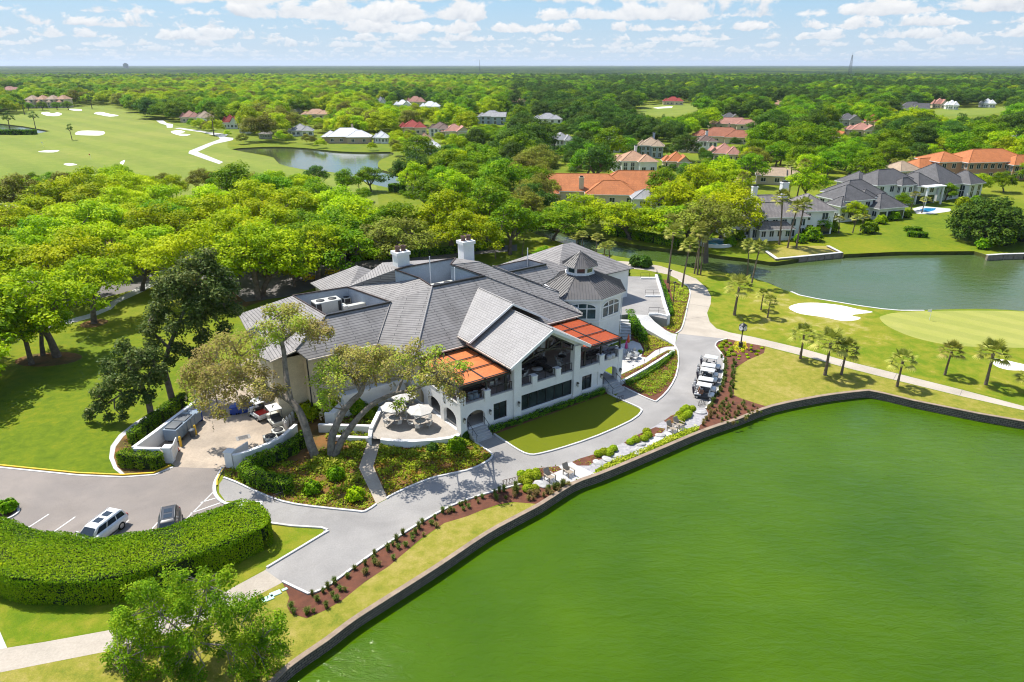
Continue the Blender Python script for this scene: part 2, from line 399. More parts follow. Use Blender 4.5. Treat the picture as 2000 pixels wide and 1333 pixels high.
# ================================================================== materials
GR = {}
m_grass = grass_mat('grass_yard', [(.3, (.07, .13, .005)), (.45, (.13, .185, .007)), (.6, (.20, .22, .014)), (.75, (.27, .24, .05))])
m_lawn = grass_mat('grass_lush', [(.33, (.065, .12, .003)), (.47, (.125, .18, .004)), (.58, (.19, .21, .006)), (.68, (.25, .22, .025))])
m_dry = grass_mat('grass_dry', [(.34, (.12, .165, .012)), (.47, (.24, .23, .03)), (.58, (.33, .275, .07)), (.7, (.42, .35, .14))], .12, 1.1)
m_rough = grass_mat('grass_course', [(.34, (.07, .15, .003)), (.46, (.135, .195, .005)), (.57, (.24, .235, .02)), (.68, (.40, .34, .13))], .07, .5, s0=.03)
m_fair = grass_mat('fairway', [(.3, (.12, .19, .016)), (.5, (.19, .235, .03)), (.75, (.28, .27, .06))], .02, .2, .2, 2., .006, mow=.022)
m_green = grass_mat('putting_green', [(.3, (.27, .30, .055)), (.6, (.33, .33, .085)), (.8, (.37, .36, .11))], .06, .5, .15, 14, mow=.09)
m_turf = grass_mat('artificial_turf', [(.3, (.115, .145, .004)), (.7, (.15, .17, .006))], .08, .7, .2, 18)
m_mulch = mat('mulch', (.165, .062, .035), (.105, .042, .025), .9, .95, bump=.8, fine=16)
m_pine = mat('pine_straw', (.22, .105, .03), (.10, .075, .018), .45, .95, bump=.8, fine=12, lo=.4, hi=.6)
m_conc = mat('concrete_grey', (.325, .31, .29), (.25, .24, .228), .16, .85, bump=.05, fine=7)
m_tan = mat('concrete_tan', (.46, .40, .325), (.38, .335, .27), .22, .85, bump=.05, fine=6)
m_white_c = mat('concrete_white', (.54, .53, .51), (.46, .455, .44), .25, .8)
m_yard = mat('concrete_yard', (.44, .36, .275), (.33, .275, .215), .28, .85, lo=.4, hi=.62)
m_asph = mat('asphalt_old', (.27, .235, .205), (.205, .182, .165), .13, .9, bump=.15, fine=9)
m_asph2 = mat('asphalt_dark', (.19, .175, .165), (.14, .13, .125), .2, .9, fine=7)  # darker, greyer asphalt for the grove road and path joints
m_kerb = mat('kerb', (.60, .59, .565), (.50, .49, .475), .8, .8)
m_paint = mat('road_paint', (.78, .78, .76), (.62, .62, .6), 1.5, .7)
m_yellow = mat('yellow_paint', (.78, .50, .02), (.62, .40, .03), 1.2, .6)
m_sand = mat('bunker_sand', (.80, .77, .70), (.68, .64, .57), .25, .95, bump=.2, fine=2)
m_pave = mat('paver_patio', (.42, .38, .33), (.35, .315, .275), .5, .85)
m_gravel = mat('gravel', (.42, .40, .40), (.28, .275, .29), 3., .95, bump=.6, fine=20)
m_soil = mat('soil', (.16, .09, .05), (.09, .055, .03), .5, .95, bump=.5)
m_water = water_mat('lake_water', (.060, .122, .0008), (.036, .086, .0005), .05, .85, .95, .07, .38)
m_water2 = water_mat('lagoon_water', (.075, .10, .04), (.05, .09, .016), .06, 1.0, .4)
m_water3 = water_mat('pond_water', (.075, .085, .05), (.05, .07, .02), .07, .5, .12)
m_wallstone = shingle_mat('sea_wall_blocks', (.21, .175, .14), (.14, .118, .095), .22, .5, (.045, .04, .035), .03, .6)
m_cap = mat('sea_wall_cap', (.33, .25, .18), (.24, .18, .13), 1.2, .85)
m_timber = mat('bulkhead_timber', (.32, .27, .21), (.20, .165, .13), 1.5, .9)
# ================================================================== ground, lakes
SEA = [(404, 1440), (527, 1333), (568, 1296), (636, 1249), (688, 1210), (760, 1164), (853, 1105), (946, 1043), (1008, 1009), (1053, 985), (1117, 945), (1168, 926), (1232, 900), (1296, 873), (1370, 842), (1443, 817), (1504, 794), (1597, 775), (1655, 767), (1695, 763), (1725, 769), (1783, 783), (1907, 808), (2000, 824), (2120, 846)]
sea = GP(SEA); sea[0] = sea[1]+(sea[1]-sea[2]).normalized()*26
d_ = (sea[1]-sea[2]).normalized(); sea = [sea[1]+d_*k for k in (30, 20, 12, 7, 4, 2)]+sea[1:]
sea_s = sea[:4]+smooth_line(sea[4:25], 3)+sea[25:]
lake_hole = [Vector(p) for p in sea_s]+[Vector((110, 62, 0)), Vector((120, 0, 0)), Vector((60, -45, 0)), Vector((-30, -45, 0))]
LAG_T = [(1022, 436), (1050, 441), (1085, 447), (1120, 456), (1180, 467), (1250, 480), (1310, 487), (1370, 494), (1410, 500), (1447, 504), (1490, 510), (1516, 512), (1580, 502), (1642, 491), (1649, 497), (1700, 493), (1756, 492), (1830, 491), (1902, 491), (1928, 499), (1960, 497), (2000, 496), (2100, 494), (2300, 500)]
LAG_B = [(2300, 640), (2100, 615), (2000, 608), (1935, 604), (1870, 604), (1805, 606), (1760, 606), (1724, 603), (1680, 597), (1626, 588), (1595, 583), (1561, 576), (1530, 566), (1505, 555), (1470, 543), (1440, 537), (1405, 531), (1363, 526), (1320, 517), (1280, 511), (1230, 505), (1190, 498), (1150, 490), (1105, 477), (1060, 462), (1028, 450), (1010, 442)]
lag_hole = smooth_line(GP(LAG_T), 2)+smooth_line(GP(LAG_B), 2)
POND = [(453, 292), (480, 289), (540, 287), (600, 290), (660, 296), (720, 298), (762, 297), (768, 303), (746, 311), (738, 320), (745, 332), (790, 345), (826, 362), (822, 372), (780, 370), (735, 362), (690, 348), (650, 337), (590, 331), (545, 320), (534, 308), (500, 301)]
pond_hole = smooth_line(GP(POND), 2, True)
POND2 = [(-160, 243), (0, 242), (45, 247), (98, 256.5), (72, 261), (0, 261), (-160, 259)]
pond2_hole = GP(POND2)
holes = []
def ccw(p):
    a = sum(p[i].x*p[(i+1) % len(p)].y-p[(i+1) % len(p)].x*p[i].y for i in range(len(p))); return p if a > 0 else p[::-1]
g = MB(); S_ = 26000.0
# near ground with the lakes cut out, ringed by a far sheet to the horizon
outer = [Vector((-900, -300, 0)), Vector((900, -300, 0)), Vector((900, 1200, 0)), Vector((-900, 1200, 0))]
g.poly(outer, [ccw(lake_hole)[::-1], ccw(lag_hole)[::-1], ccw(pond_hole)[::-1], ccw(pond2_hole)[::-1]])
far = [Vector((-S_, -2000, 0)), Vector((S_, -2000, 0)), Vector((S_, S_, 0)), Vector((-S_, S_, 0))]
for i in range(4): g.quad(outer[i], far[i], far[(i+1) % 4], outer[(i+1) % 4])
go = g.build('ground', m_grass); tag(go, kind='structure')
me = go.data
bm_ = bmesh.new(); bm_.from_mesh(me)
for f in bm_.faces:
    if f.normal.z < 0: f.normal_flip()
bm_.to_mesh(me); bm_.free()
def water(name, hole, z, m):
    o = sheet(name, [Vector((p.x, p.y, z)) for p in ccw(hole)], m, 0, 'structure')
    return o
water('lake_water', lake_hole, -.8, m_water); water('lagoon_water', lag_hole, -.8, m_water2); water('pond_water', pond_hole, -.5, m_water3); water('pond_water', pond2_hole, -.5, m_water3)
m_bank = mat('bank_soil', (.10, .11, .02), (.06, .07, .015), .8, .95, bump=.4)
for h_, z in ((lag_hole, -.8), (pond_hole, -.5), (pond2_hole, -.5), (lake_hole[len(sea_s)-1:]+[lake_hole[0]], -.85)):
    b = MB(); n = len(h_); cl = h_ is not lake_hole
    for i in range(n):
        p, q = h_[i], h_[(i+1) % n]
        if h_[0] is lake_hole[len(sea_s)-1] and i == n-1: break
        b.quad(p, q, q+Vector((0, 0, z-.4)), p+Vector((0, 0, z-.4)))
    tag(b.build('bank', m_bank), kind='structure')
# stone sea wall along the near lake
sw = empty('sea_wall', sea[8], 0, 'curved stone block retaining wall along the edge of the bright green lake', 'retaining wall')
loc = lambda pts: [Vector((p.x-sea[8].x, p.y-sea[8].y, 0)) for p in pts]
b = MB(); strip(b, loc(sea_s), .34, -1.6, .12, -1); b.build('wall', m_wallstone, sw)
b = MB(); strip(b, loc(sea_s), .44, .123, .2, -.9); b.build('cap', m_cap, sw)
# ================================================================== paths, roads, lawns (each a sheet a few mm above the last)
def px(name, pts, m, dz, z=0, smooth=0, kind='structure'): return sheet(name, GP(pts, z), m, dz, kind, smooth)
COURSE = [(-300, 225), (0, 228), (110, 212), (180, 205), (222, 207), (262, 222), (300, 237), (345, 246), (400, 262), (452, 270), (445, 276), (444, 288), (453, 293.5), (500, 302.5), (534, 309.5), (545, 321.5), (590, 332.5), (650, 338.5), (690, 349.5), (735, 363.5), (740, 400), (-300, 400)]
sheet('fairway', GP(COURSE), m_fair, .004, 'structure', 0, holes=[ccw(pond2_hole)[::-1]])
px('rough', [(450, 271), (520, 275), (600, 282), (640, 285), (760, 294), (768, 299), (762, 296.5), (720, 297.5), (660, 295.5), (600, 289.5), (540, 286.5), (480, 288.5), (453, 291.5), (446, 280)], m_lawn, .008)
for k, pts in enumerate([[(80, 221), (92, 219), (102, 222), (112, 220), (121, 223), (112, 227), (90, 226)], [(183, 222), (196, 219), (215, 223), (232, 226), (214, 228), (196, 225)], [(147, 263), (158, 256), (202, 257), (200, 264), (180, 265)], [(334, 257), (350, 255), (362, 258), (350, 261), (372, 263), (358, 266), (340, 262)], [(74, 297), (92, 294), (116, 294), (104, 298)], [(124, 321), (136, 319), (151, 322), (134, 324)], [(234, 318), (244, 313), (240, 322)], [(136, 213), (158, 214), (158, 217), (140, 216)]]):
    tag(px('bunker', pts, m_sand, .012, smooth=3, kind=None), ['three-lobed white sand bunker at the far end of the fairway', 'white sand bunker and its twin along the far fairway edge', 'large flat white sand bunker beside the lone small pine', 'pair of white sand strips near the bend of the cart path', 'thin white sand bunker in the near left fairway', 'small white sand bunker just behind the grove', 'narrow white sand bunker half hidden by the grove', 'farthest white sand strip below the townhouses'][k], 'sand bunker', 'golf bunkers')
px('cart_path', [(305, 236), (318, 235), (326, 241), (338, 243), (337, 250), (326, 250), (325, 245), (312, 241)], m_white_c, .012)
px('cart_path', [(340, 251), (352, 250), (400, 257), (436, 262), (446, 263), (440, 268), (456, 270), (455, 274), (418, 282), (386, 297), (436, 317), (428, 321), (368, 300), (370, 295), (408, 280), (430, 272), (426, 267), (395, 259)], m_white_c, .016)
px('course_lawn', [(1376, 600), (1389, 580), (1380, 562), (1355, 542), (1330, 530), (1363, 527), (1405, 532), (1440, 538), (1470, 544), (1505, 556), (1530, 567), (1561, 577), (1626, 589), (1724, 604), (1805, 607), (1935, 605), (2000, 609), (2180, 622), (2250, 850), (2000, 790), (1876, 760), (1752, 729), (1659, 706), (1566, 680), (1473, 658), (1426, 649), (1399, 641), (1384, 626)], m_rough, .004)
px('green', [(1718, 622), (1727, 616), (1752, 611), (1814, 608), (1907, 607), (2000, 609), (2120, 618), (2180, 650), (2100, 680), (2000, 680), (1907, 678), (1845, 673), (1783, 659), (1736, 639)], m_green, .008, smooth=3)
tag(px('bunker', [(1541, 600), (1560, 593), (1597, 592), (1643, 597), (1678, 605), (1705, 610), (1668, 615), (1667, 618), (1681, 621), (1671, 626), (1643, 627), (1609, 620), (1566, 614), (1547, 607)], m_sand, .012, smooth=3, kind=None), 'wide white sand bunker between the lagoon and the palms', 'sand bunker', 'golf bunkers')
tag(px('bunker', [(1933, 701), (1960, 703), (2000, 712), (2080, 728), (2040, 735), (2000, 725), (1969, 723), (1944, 715)], m_sand, .012, smooth=3, kind=None), 'white sand bunker at the right edge beyond the concrete path', 'sand bunker', 'golf bunkers')
px('dry_lawn', [(1480, 674), (1566, 697), (1650, 719), (1749, 744), (1876, 775), (2000, 803), (2120, 832), (2120, 846), (2000, 824), (1907, 808), (1783, 783), (1695, 763), (1597, 775), (1504, 794), (1470, 790), (1430, 770), (1432, 730), (1460, 700)], m_dry, .004)
px('lagoon_lawn', [(1370, 494), (1447, 504), (1516, 512), (1642, 491), (1649, 497), (1756, 492), (1902, 491), (2000, 490), (2200, 480), (2100, 400), (1900, 395), (1700, 420), (1560, 470), (1440, 478), (1385, 486)], m_lawn, .004)
px('park_lawn', [(-120, 870), (0, 911), (150, 926), (240, 930), (222, 915), (212, 890), (215, 870), (240, 840), (290, 800), (360, 770), (440, 690), (470, 620), (330, 590), (250, 625), (120, 640), (0, 650), (-200, 640)], m_lawn, .004)
px('entry_lawn', [(1040, 470), (1100, 482), (1040, 500), (960, 505), (880, 480), (760, 500), (640, 540), (560, 560), (540, 540), (700, 480), (860, 455)], m_lawn, .004)
# parking court
px('parking', [(-260, 880), (-120, 898), (0, 911), (60, 917), (150, 926), (240, 930), (300, 926), (334, 911), (345, 912), (436, 915), (424, 935), (419, 955), (423, 972), (440, 985), (480, 988), (440, 1016), (330, 1052), (200, 1080), (90, 1060), (0, 1036), (-260, 1010)], m_asph, .008)
b = MB(); strip(b, GP([(-260, 882), (-120, 899), (0, 910), (60, 916), (150, 925), (240, 929), (300, 925), (334, 910)]), .16, 0, .14); tag(b.build('kerb_yellow', m_yellow), kind='structure')
b = MB(); strip(b, GP([(-260, 885), (-120, 902), (0, 913.5), (60, 919.5), (150, 928.5), (240, 932.5), (302, 928), (338, 913)]), .22, 0, .05); tag(b.build('kerb_gutter', m_kerb), kind='structure')
b = MB()
for a, c in [((52, 1033), (95, 1005)), ((97, 1045), (147, 1010)), ((213, 1053), (252, 1016)), ((291, 1040), (330, 996)), ((360, 1018), (417, 961)), ((360, 1018), (455, 990)), ((372, 1003), (432, 982)), ((392, 982), (426, 972))]:
    strip(b, GP([a, c]), .11, .01, .0145)
tag(b.build('parking_lines', m_paint), kind='structure')
b = MB(); strip(b, GP([(436, 914), (427, 930), (420, 945), (419, 958), (422, 969), (432, 980), (446, 986), (478, 989)]), .32, 0, .13, smooth=3); tag(b.build('kerb', m_kerb), kind='structure')
b = MB(); strip(b, GP([(437, 916), (430, 927), (424, 940), (424, 950)]), .12, .131, .135); tag(b.build('kerb_yellow', m_yellow), kind='structure')
px('island_mulch', [(-60, 985), (0, 990), (24, 994), (28, 1000), (0, 1018), (-60, 1016)], m_soil, .012, smooth=2)
b = MB(); strip(b, GP([(-60, 982), (0, 988), (30, 993), (37, 1000), (25, 1010), (0, 1021)]), .18, 0, .13, smooth=3); tag(b.build('kerb', m_kerb), kind='structure')
# lake drive
DRIVE = [(518, 1114), (552, 1138), (596, 1159), (605, 1160), (630, 1152), (667, 1127), (713, 1093), (760, 1061), (822, 1022), (884, 988), (946, 966), (1008, 949), (1020, 944), (1010, 929), (1060, 917), (1117, 903), (1168, 885), (1219, 865), (1262, 842), (1296, 823), (1325, 809), (1360, 797), (1378, 798), (1394, 776), (1406, 756), (1411, 732), (1413, 702), (1406, 688), (1396, 677), (1400, 669), (1424, 663), (1324, 652), (1318, 676), (1324, 688), (1325, 708), (1320, 736), (1304, 764), (1284, 783), (1276, 784), (1248, 772), (1218, 757), (1200, 776), (1218, 784), (1249, 798), (1252, 806), (1232, 823), (1168, 852), (1104, 874), (1056, 887), (1034, 889), (1014, 881), (989, 865), (965, 850), (927, 865), (945, 876), (960, 887), (960, 895), (945, 906), (912, 920), (850, 933), (800, 952), (760, 971), (757, 975), (735, 986), (713, 1000), (692, 999), (605, 990), (553, 981), (504, 963), (461, 943), (437, 934), (428, 946), (428, 962), (440, 979), (511, 980), (514, 1021), (628, 1032), (635, 1039), (631, 1044), (521, 1110)]
px('lake_drive', DRIVE, m_conc, .008)
KERB_LINES = [[(552, 1137), (596, 1158), (605, 1160), (630, 1152), (667, 1127), (713, 1093), (760, 1061), (822, 1022), (884, 988), (946, 966), (1008, 949), (1030, 943)],
              [(1378, 799), (1394, 776), (1406, 756), (1411, 732), (1413, 702), (1406, 688), (1397, 677), (1402, 668), (1420, 663)],
              [(1318, 668), (1318, 676), (1324, 688), (1325, 708), (1320, 736), (1304, 764), (1284, 783), (1276, 784), (1248, 772), (1218, 757)],
              [(1187, 769), (1218, 784), (1249, 798), (1252, 806), (1232, 823), (1168, 852), (1104, 874), (1056, 887), (1034, 889), (1014, 881), (989, 865), (965, 849)],
              [(927, 865), (945, 876), (960, 887), (960, 895), (945, 906), (912, 920), (850, 933), (800, 952), (760, 971), (757, 975)],
              [(735, 986), (713, 1000), (692, 999), (605, 990), (553, 981), (504, 963), (461, 943), (437, 934)],
              [(446, 986), (511, 982), (514, 1021), (628, 1032), (635, 1039), (631, 1044), (521, 1110)],
              [(1320, 652), (1330, 645), (1337, 625), (1343, 597), (1348, 574), (1343, 560), (1325, 548)]]
for kl in KERB_LINES:
    b = MB(); strip(b, GP(kl), .2, 0, .13, smooth=2); tag(b.build('kerb', m_kerb), kind='structure')
px('driveway', [(1324, 652), (1331, 640), (1338, 615), (1344, 594), (1348, 574), (1344, 562), (1328, 548), (1306, 537), (1262, 528), (1219, 524), (1170, 520), (1100, 505), (1095, 498), (1140, 505), (1219, 511), (1250, 513), (1290, 520), (1330, 533), (1360, 545), (1380, 563), (1389, 580), (1388, 594), (1381, 612), (1386, 629), (1399, 642), (1426, 650), (1473, 659), (1566, 681), (1659, 707), (1752, 730), (1876, 761), (2000, 794), (2180, 844), (2180, 856), (2000, 802), (1876, 774), (1749, 743), (1650, 718), (1566, 695), (1495, 677), (1451, 669), (1424, 663)], m_tan, .012)
b = MB()
for u0, v0, u1, v1 in ((1560, 694, 1566, 680), (1640, 716, 1648, 703), (1745, 742, 1752, 729), (1874, 774, 1880, 761), (1337, 625, 1382, 618), (1344, 594, 1386, 600)): strip(b, GP([(u0, v0), (u1, v1)]), .05, .012, .0165)
tag(b.build('path_joints', m_asph2), kind='structure')
px('path', [(720, 856), (746, 857), (729, 911), (757, 974), (735, 985), (701, 914)], m_tan, .016)
px('path', [(518, 1114), (552, 1138), (461, 1185), (350, 1232), (213, 1272), (106, 1293), (0, 1314), (-160, 1340), (-160, 1292), (0, 1268), (89, 1254), (177, 1238), (248, 1225), (390, 1179), (440, 1156)], m_tan, .008)
px('path', [(-30, 1215), (0, 1234), (14, 1266), (-40, 1276)], m_white_c, .012)
px('lawn_strip', [(514, 1021), (628, 1032), (635, 1039), (631, 1044), (521, 1110), (440, 1156), (390, 1179), (248, 1225), (0, 1268), (-160, 1292), (-160, 1120), (200, 1150)], m_rough, .004)
px('lake_lawn', [(552, 1138), (568, 1170), (568, 1200), (599, 1209), (636, 1193), (713, 1138), (868, 1022), (944, 996), (1010, 981), (1053, 985), (946, 1043), (760, 1164), (636, 1249), (527, 1333), (404, 1440), (106, 1400), (0, 1400), (0, 1314), (213, 1272), (350, 1232), (461, 1185)], m_dry, .004)
# service yard
px('service_yard', [(345, 913), (436, 916), (470, 892), (522, 872), (560, 852), (592, 815), (640, 790), (640, 740), (480, 700), (400, 760), (366, 800), (300, 860), (332, 905)], m_yard, .012)
px('walkway', [(240, 930), (222, 916), (213, 895), (216, 872), (232, 850), (262, 826), (300, 803), (340, 783), (347, 780), (352, 784), (310, 806), (270, 830), (241, 853), (226, 873), (222, 893), (229, 912), (248, 930)], m_white_c, .008)
px('bed_mulch', [(248, 930), (229, 912), (222, 893), (226, 873), (241, 853), (270, 830), (310, 806), (352, 784), (366, 800), (300, 860), (332, 905), (300, 925)], m_pine, .006)
# road through the grove and entrance court
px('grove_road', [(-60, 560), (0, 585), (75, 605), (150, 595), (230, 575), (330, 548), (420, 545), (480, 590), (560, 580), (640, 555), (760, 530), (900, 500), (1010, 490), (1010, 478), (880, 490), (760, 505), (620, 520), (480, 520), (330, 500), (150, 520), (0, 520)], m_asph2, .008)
px('park_path', [(80, 640), (120, 628), (170, 615), (205, 602), (217, 590), (262, 566), (300, 548), (320, 520), (330, 520), (312, 552), (275, 572), (230, 592), (218, 604), (176, 622), (124, 636), (82, 648)], m_white_c, .012)
px('grove_path', [(-40, 396), (40, 398), (80, 390), (84, 394), (40, 404), (-40, 404)], m_white_c, .008)
px('grove_floor', [(-300, 402), (560, 402), (700, 440), (760, 500), (480, 600), (330, 545), (150, 590), (-300, 610)], m_pine, .004)
px('street', [(1210, 368), (1300, 355), (1420, 350), (1520, 352), (1520, 356), (1420, 356), (1330, 360), (1305, 366), (1230, 378)], m_white_c, .008)
px('far_fairway', [(1235, 222), (1250, 210), (1270, 204), (1330, 203), (1362, 205), (1362, 222), (1300, 228)], m_fair, .008)
px('far_fairway', [(1800, 222), (1830, 214), (1900, 211), (1975, 208), (1975, 216), (1930, 224), (1830, 228)], m_fair, .008)
tag(px('bunker', [(1275, 211), (1292, 209), (1314, 208), (1312, 211), (1285, 212.5)], m_sand, .014, kind=None), 'thin white sand bunker in the shaded distant fairway', 'sand bunker', 'golf bunkers')
# cafe terrace, beds by the stairs
px('cafe_terrace', [(1208, 674), (1236, 666), (1250, 671), (1257, 684), (1252, 697), (1262, 699), (1280, 685), (1300, 678), (1318, 677), (1320, 683), (1303, 685), (1285, 694), (1262, 709), (1236, 721), (1208, 734)], m_white_c, .012)
px('bed_soil', [(1210, 757), (1216, 742), (1262, 716), (1320, 684), (1325, 708), (1320, 736), (1304, 764), (1284, 783), (1276, 784), (1248, 772), (1218, 757)], m_mulch, .006)
px('bed_soil', [(1212, 734), (1262, 709), (1303, 685), (1318, 683), (1318, 687), (1262, 717), (1212, 742)], m_mulch, .006)
px('bed_soil', [(1226, 616), (1238, 627), (1260, 643), (1300, 665), (1318, 677), (1300, 678), (1280, 685), (1262, 699), (1252, 697), (1257, 684), (1250, 671), (1236, 666), (1226, 660)], m_mulch, .006)
px('bed_soil', [(1266, 616), (1278, 629), (1300, 645), (1318, 652), (1330, 640), (1340, 600), (1347, 574), (1325, 552), (1290, 545), (1302, 590)], m_mulch, .006)
px('bed_soil', [(746, 857), (729, 911), (757, 974), (800, 951), (850, 932), (912, 919), (945, 905), (960, 895), (960, 887), (945, 876), (927, 865), (890, 850), (800, 862)], m_pine, .006)
px('bed_soil', [(436, 917), (437, 934), (461, 943), (504, 963), (553, 981), (605, 990), (692, 999), (713, 1000), (735, 986), (701, 914), (722, 856), (740, 800), (690, 760), (600, 790), (575, 835), (480, 880)], m_pine, .006)
px('practice_green', [(965, 849), (989, 865), (1014, 881), (1034, 889), (1056, 887), (1104, 874), (1168, 852), (1232, 823), (1252, 806), (1249, 798), (1218, 784), (1187, 769)], m_turf, .012)
px('bed_soil', [(955, 838), (965, 849), (1187, 769), (1180, 757)], m_mulch, .012)
# lakeside mulch beds and sitting strip
M1 = [(552, 1139), (565, 1168), (560, 1183), (568, 1199), (599, 1208), (636, 1192), (667, 1174), (713, 1137), (760, 1106), (822, 1053), (868, 1022), (912, 1009), (944, 996), (973, 986), (1001, 981), (1053, 985), (1090, 962), (1117, 944), (1050, 950), (1030, 945), (1008, 950), (946, 967), (884, 989), (822, 1023), (760, 1062), (713, 1094), (667, 1128), (630, 1153), (605, 1161), (596, 1160)]
px('mulch_bed', M1, m_mulch, .006)
px('lakeside_terrace', [(1010, 929), (1060, 917), (1117, 903), (1168, 885), (1219, 865), (1262, 842), (1296, 823), (1325, 809), (1360, 797), (1378, 798), (1383, 808), (1378, 822), (1366, 832), (1341, 838), (1300, 855), (1258, 876), (1200, 898), (1162, 918), (1162, 928), (1117, 942), (1060, 951), (1030, 948)], m_gravel, .012)
for pts in ([(1078, 922), (1091, 912), (1117, 903), (1130, 910), (1162, 926), (1117, 941), (1085, 946), (1062, 936)], [(1240, 868), (1262, 858), (1290, 850), (1320, 832), (1345, 836), (1300, 855), (1262, 873)]): px('terrace_slab', pts, m_white_c, .016)
MB_BEDS = [[(1010, 929), (1020, 925), (1050, 915), (1090, 911), (1097, 918), (1080, 925), (1050, 935), (1036, 948), (1025, 948), (1016, 940)], [(1117, 903), (1130, 897), (1160, 888), (1200, 872), (1205, 880), (1190, 893), (1165, 900), (1150, 910), (1128, 910)], [(1219, 865), (1240, 852), (1280, 835), (1300, 838), (1290, 850), (1262, 858), (1240, 866), (1225, 869)], [(1296, 823), (1310, 813), (1350, 797), (1360, 798), (1358, 803), (1340, 812), (1325, 824), (1310, 829)]]
for pts in MB_BEDS: px('mulch_bed', pts, m_mulch, .02)
M4 = [(1402, 668), (1397, 677), (1407, 688), (1415, 702), (1413, 732), (1408, 756), (1396, 776), (1379, 799), (1383, 808), (1366, 832), (1362, 846), (1440, 817), (1500, 795), (1476, 788), (1446, 778), (1433, 772), (1435, 732), (1438, 718), (1460, 704), (1492, 690), (1495, 678), (1474, 673), (1440, 664), (1418, 663)]
px('mulch_bed', M4, m_mulch, .008)
# distant parkland floor under the woods
# ================================================================== clubhouse
m_stucco = mat('white_stucco', (.80, .80, .78), (.72, .72, .70), .5, .85, bump=.1, fine=20)
m_beige = mat('beige_stucco', (.70, .60, .43), (.62, .53, .38), .4, .85)
m_trim = mat('white_trim', (.82, .82, .81), (.76, .76, .75), .8, .55)
m_shing = shingle_mat('grey_slate_tiles', (.288, .27, .255), (.262, .247, .234), .36, 5.0, (.085, .082, .08), .04, .6)
m_shing2 = shingle_mat('pale_slate_tiles', (.355, .34, .325), (.32, .306, .294), .34, .5, (.16, .157, .155), .022, .3)
m_metal = mat('dark_standing_metal', (.125, .118, .114), (.095, .09, .087), .4, .5, spec=.4)
m_dark = mat('dark_metal', (.022, .022, .023), (.015, .015, .016), 1, .45, spec=.5)
m_glass = glass_mat('window_glass'); m_glass2 = glass_mat('tinted_glass', (.02, .04, .045), .05)
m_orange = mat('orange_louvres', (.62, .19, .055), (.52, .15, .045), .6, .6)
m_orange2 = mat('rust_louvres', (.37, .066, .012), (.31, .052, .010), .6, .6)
m_deck = mat('deck_boards', (.40, .35, .31), (.30, .265, .235), .6, .7)
m_pitwall = mat('roof_well_panels', (.40, .45, .50), (.33, .38, .43), .5, .7)
m_coping = mat('well_coping_metal', (.07, .045, .038), (.045, .03, .025), .8, .6)
m_membrane = mat('roof_membrane', (.38, .33, .28), (.22, .18, .15), .5, .9)
m_gutter = mat('gutter_cream', (.62, .55, .47), (.52, .46, .4), 1, .6)
m_step = mat('step_stone', (.46, .46, .45), (.38, .38, .37), .8, .85)
m_floor = mat('arcade_floor', (.42, .40, .37), (.34, .32, .3), .6, .8)
m_terra = mat('terracotta_pot', (.20, .12, .09), (.12, .075, .06), 2, .8)
m_cov = mat('grey_cover_cloth', (.30, .31, .33), (.22, .23, .25), .9, .8)
m_brass = mat('bronze_fixture', (.05, .045, .04), (.03, .027, .025), 1, .5, spec=.5)
m_lampglass = mat('lantern_glass', (.55, .55, .5), (.45, .45, .42), 2, .3, spec=.5)
ROOT = empty('clubhouse', (A0.x, A0.y, 0), ANG, 'large white two-storey clubhouse with grey slate roofs, octagon turret and orange pergolas', 'clubhouse')
def P_(b, name, m, parent=ROOT): return b.build(name, m, parent)
FXL, FXR, CXG = -7.05, 17.1, 5.0
Zd = 4.05
def arch(x0, x1, z0, zs, zt, n=10):
    """arched opening outline: springing zs, crown zt"""
    pts = [(x0, z0), (x1, z0), (x1, zs)]
    for i in range(1, n):
        a = math.pi*i/n; pts.append(((x0+x1)/2+(x1-x0)/2*math.cos(a), zs+(zt-zs)*math.sin(a)))
    return pts+[(x0, zs)]
def rect(x0, x1, z0, z1): return [(x0, z0), (x1, z0), (x1, z1), (x0, z1)]
# ---- front wall of the lower storey
b = MB()
b.panel([(FXL, 0), (FXR, 0), (FXR, Zd), (FXL, Zd)], [arch(-6.3, -3.85, .95, 2.0, 2.95), rect(-2.7, -.87, .9, 3.0), rect(1.03, 8.87, .95, 2.95), rect(10.5, 12.1, .95, 2.85), rect(12.35, 13.2, .95, 2.85), arch(13.95, 16.45, .85, 2.0, 2.98)], .38, lambda a, z, d: Vector((a, d, z)))
b.box(12.35, 13.2, .2, .5, .95, 2.85); b.box(-.85, -.02, -.02, .05, .9, 3.0)
P_(b, 'wall', m_stucco)
# side walls
b = MB(); b.panel([(-13.5, 0), (-.38, 0), (-.38, Zd), (-13.5, Zd)], [arch(-3.75, -1.0, .65, 1.9, 2.75), arch(-7.3, -4.5, .65, 1.9, 2.75), arch(-11., -8.4, .65, 1.9, 2.75)], .38, lambda a, z, d: Vector((FXL+d, -a, z))); P_(b, 'wall', m_stucco)
b = MB(); b.panel([(.38, 0), (9.2, 0), (9.2, Zd), (.38, Zd)], [arch(1.2, 3.4, .85, 1.9, 2.7)], .38, lambda a, z, d: Vector((FXR-d, a, z))); P_(b, 'wall', m_stucco)
# pilasters of the gable, corner piers
for x0, x1 in ((-.02, 1.0), (8.9, 9.85)):
    b = MB(); b.box(x0, x1, -.28, .5, 0, 7.35); P_(b, 'pillar', m_stucco)
for x0 in (FXL-.06, FXR-.62):
    b = MB(); b.box(x0, x0+.68, -.08, .6, 0, 4.95); b.box(x0-.05, x0+.73, -.13, .65, 4.95, 5.07); P_(b, 'pillar', m_stucco)
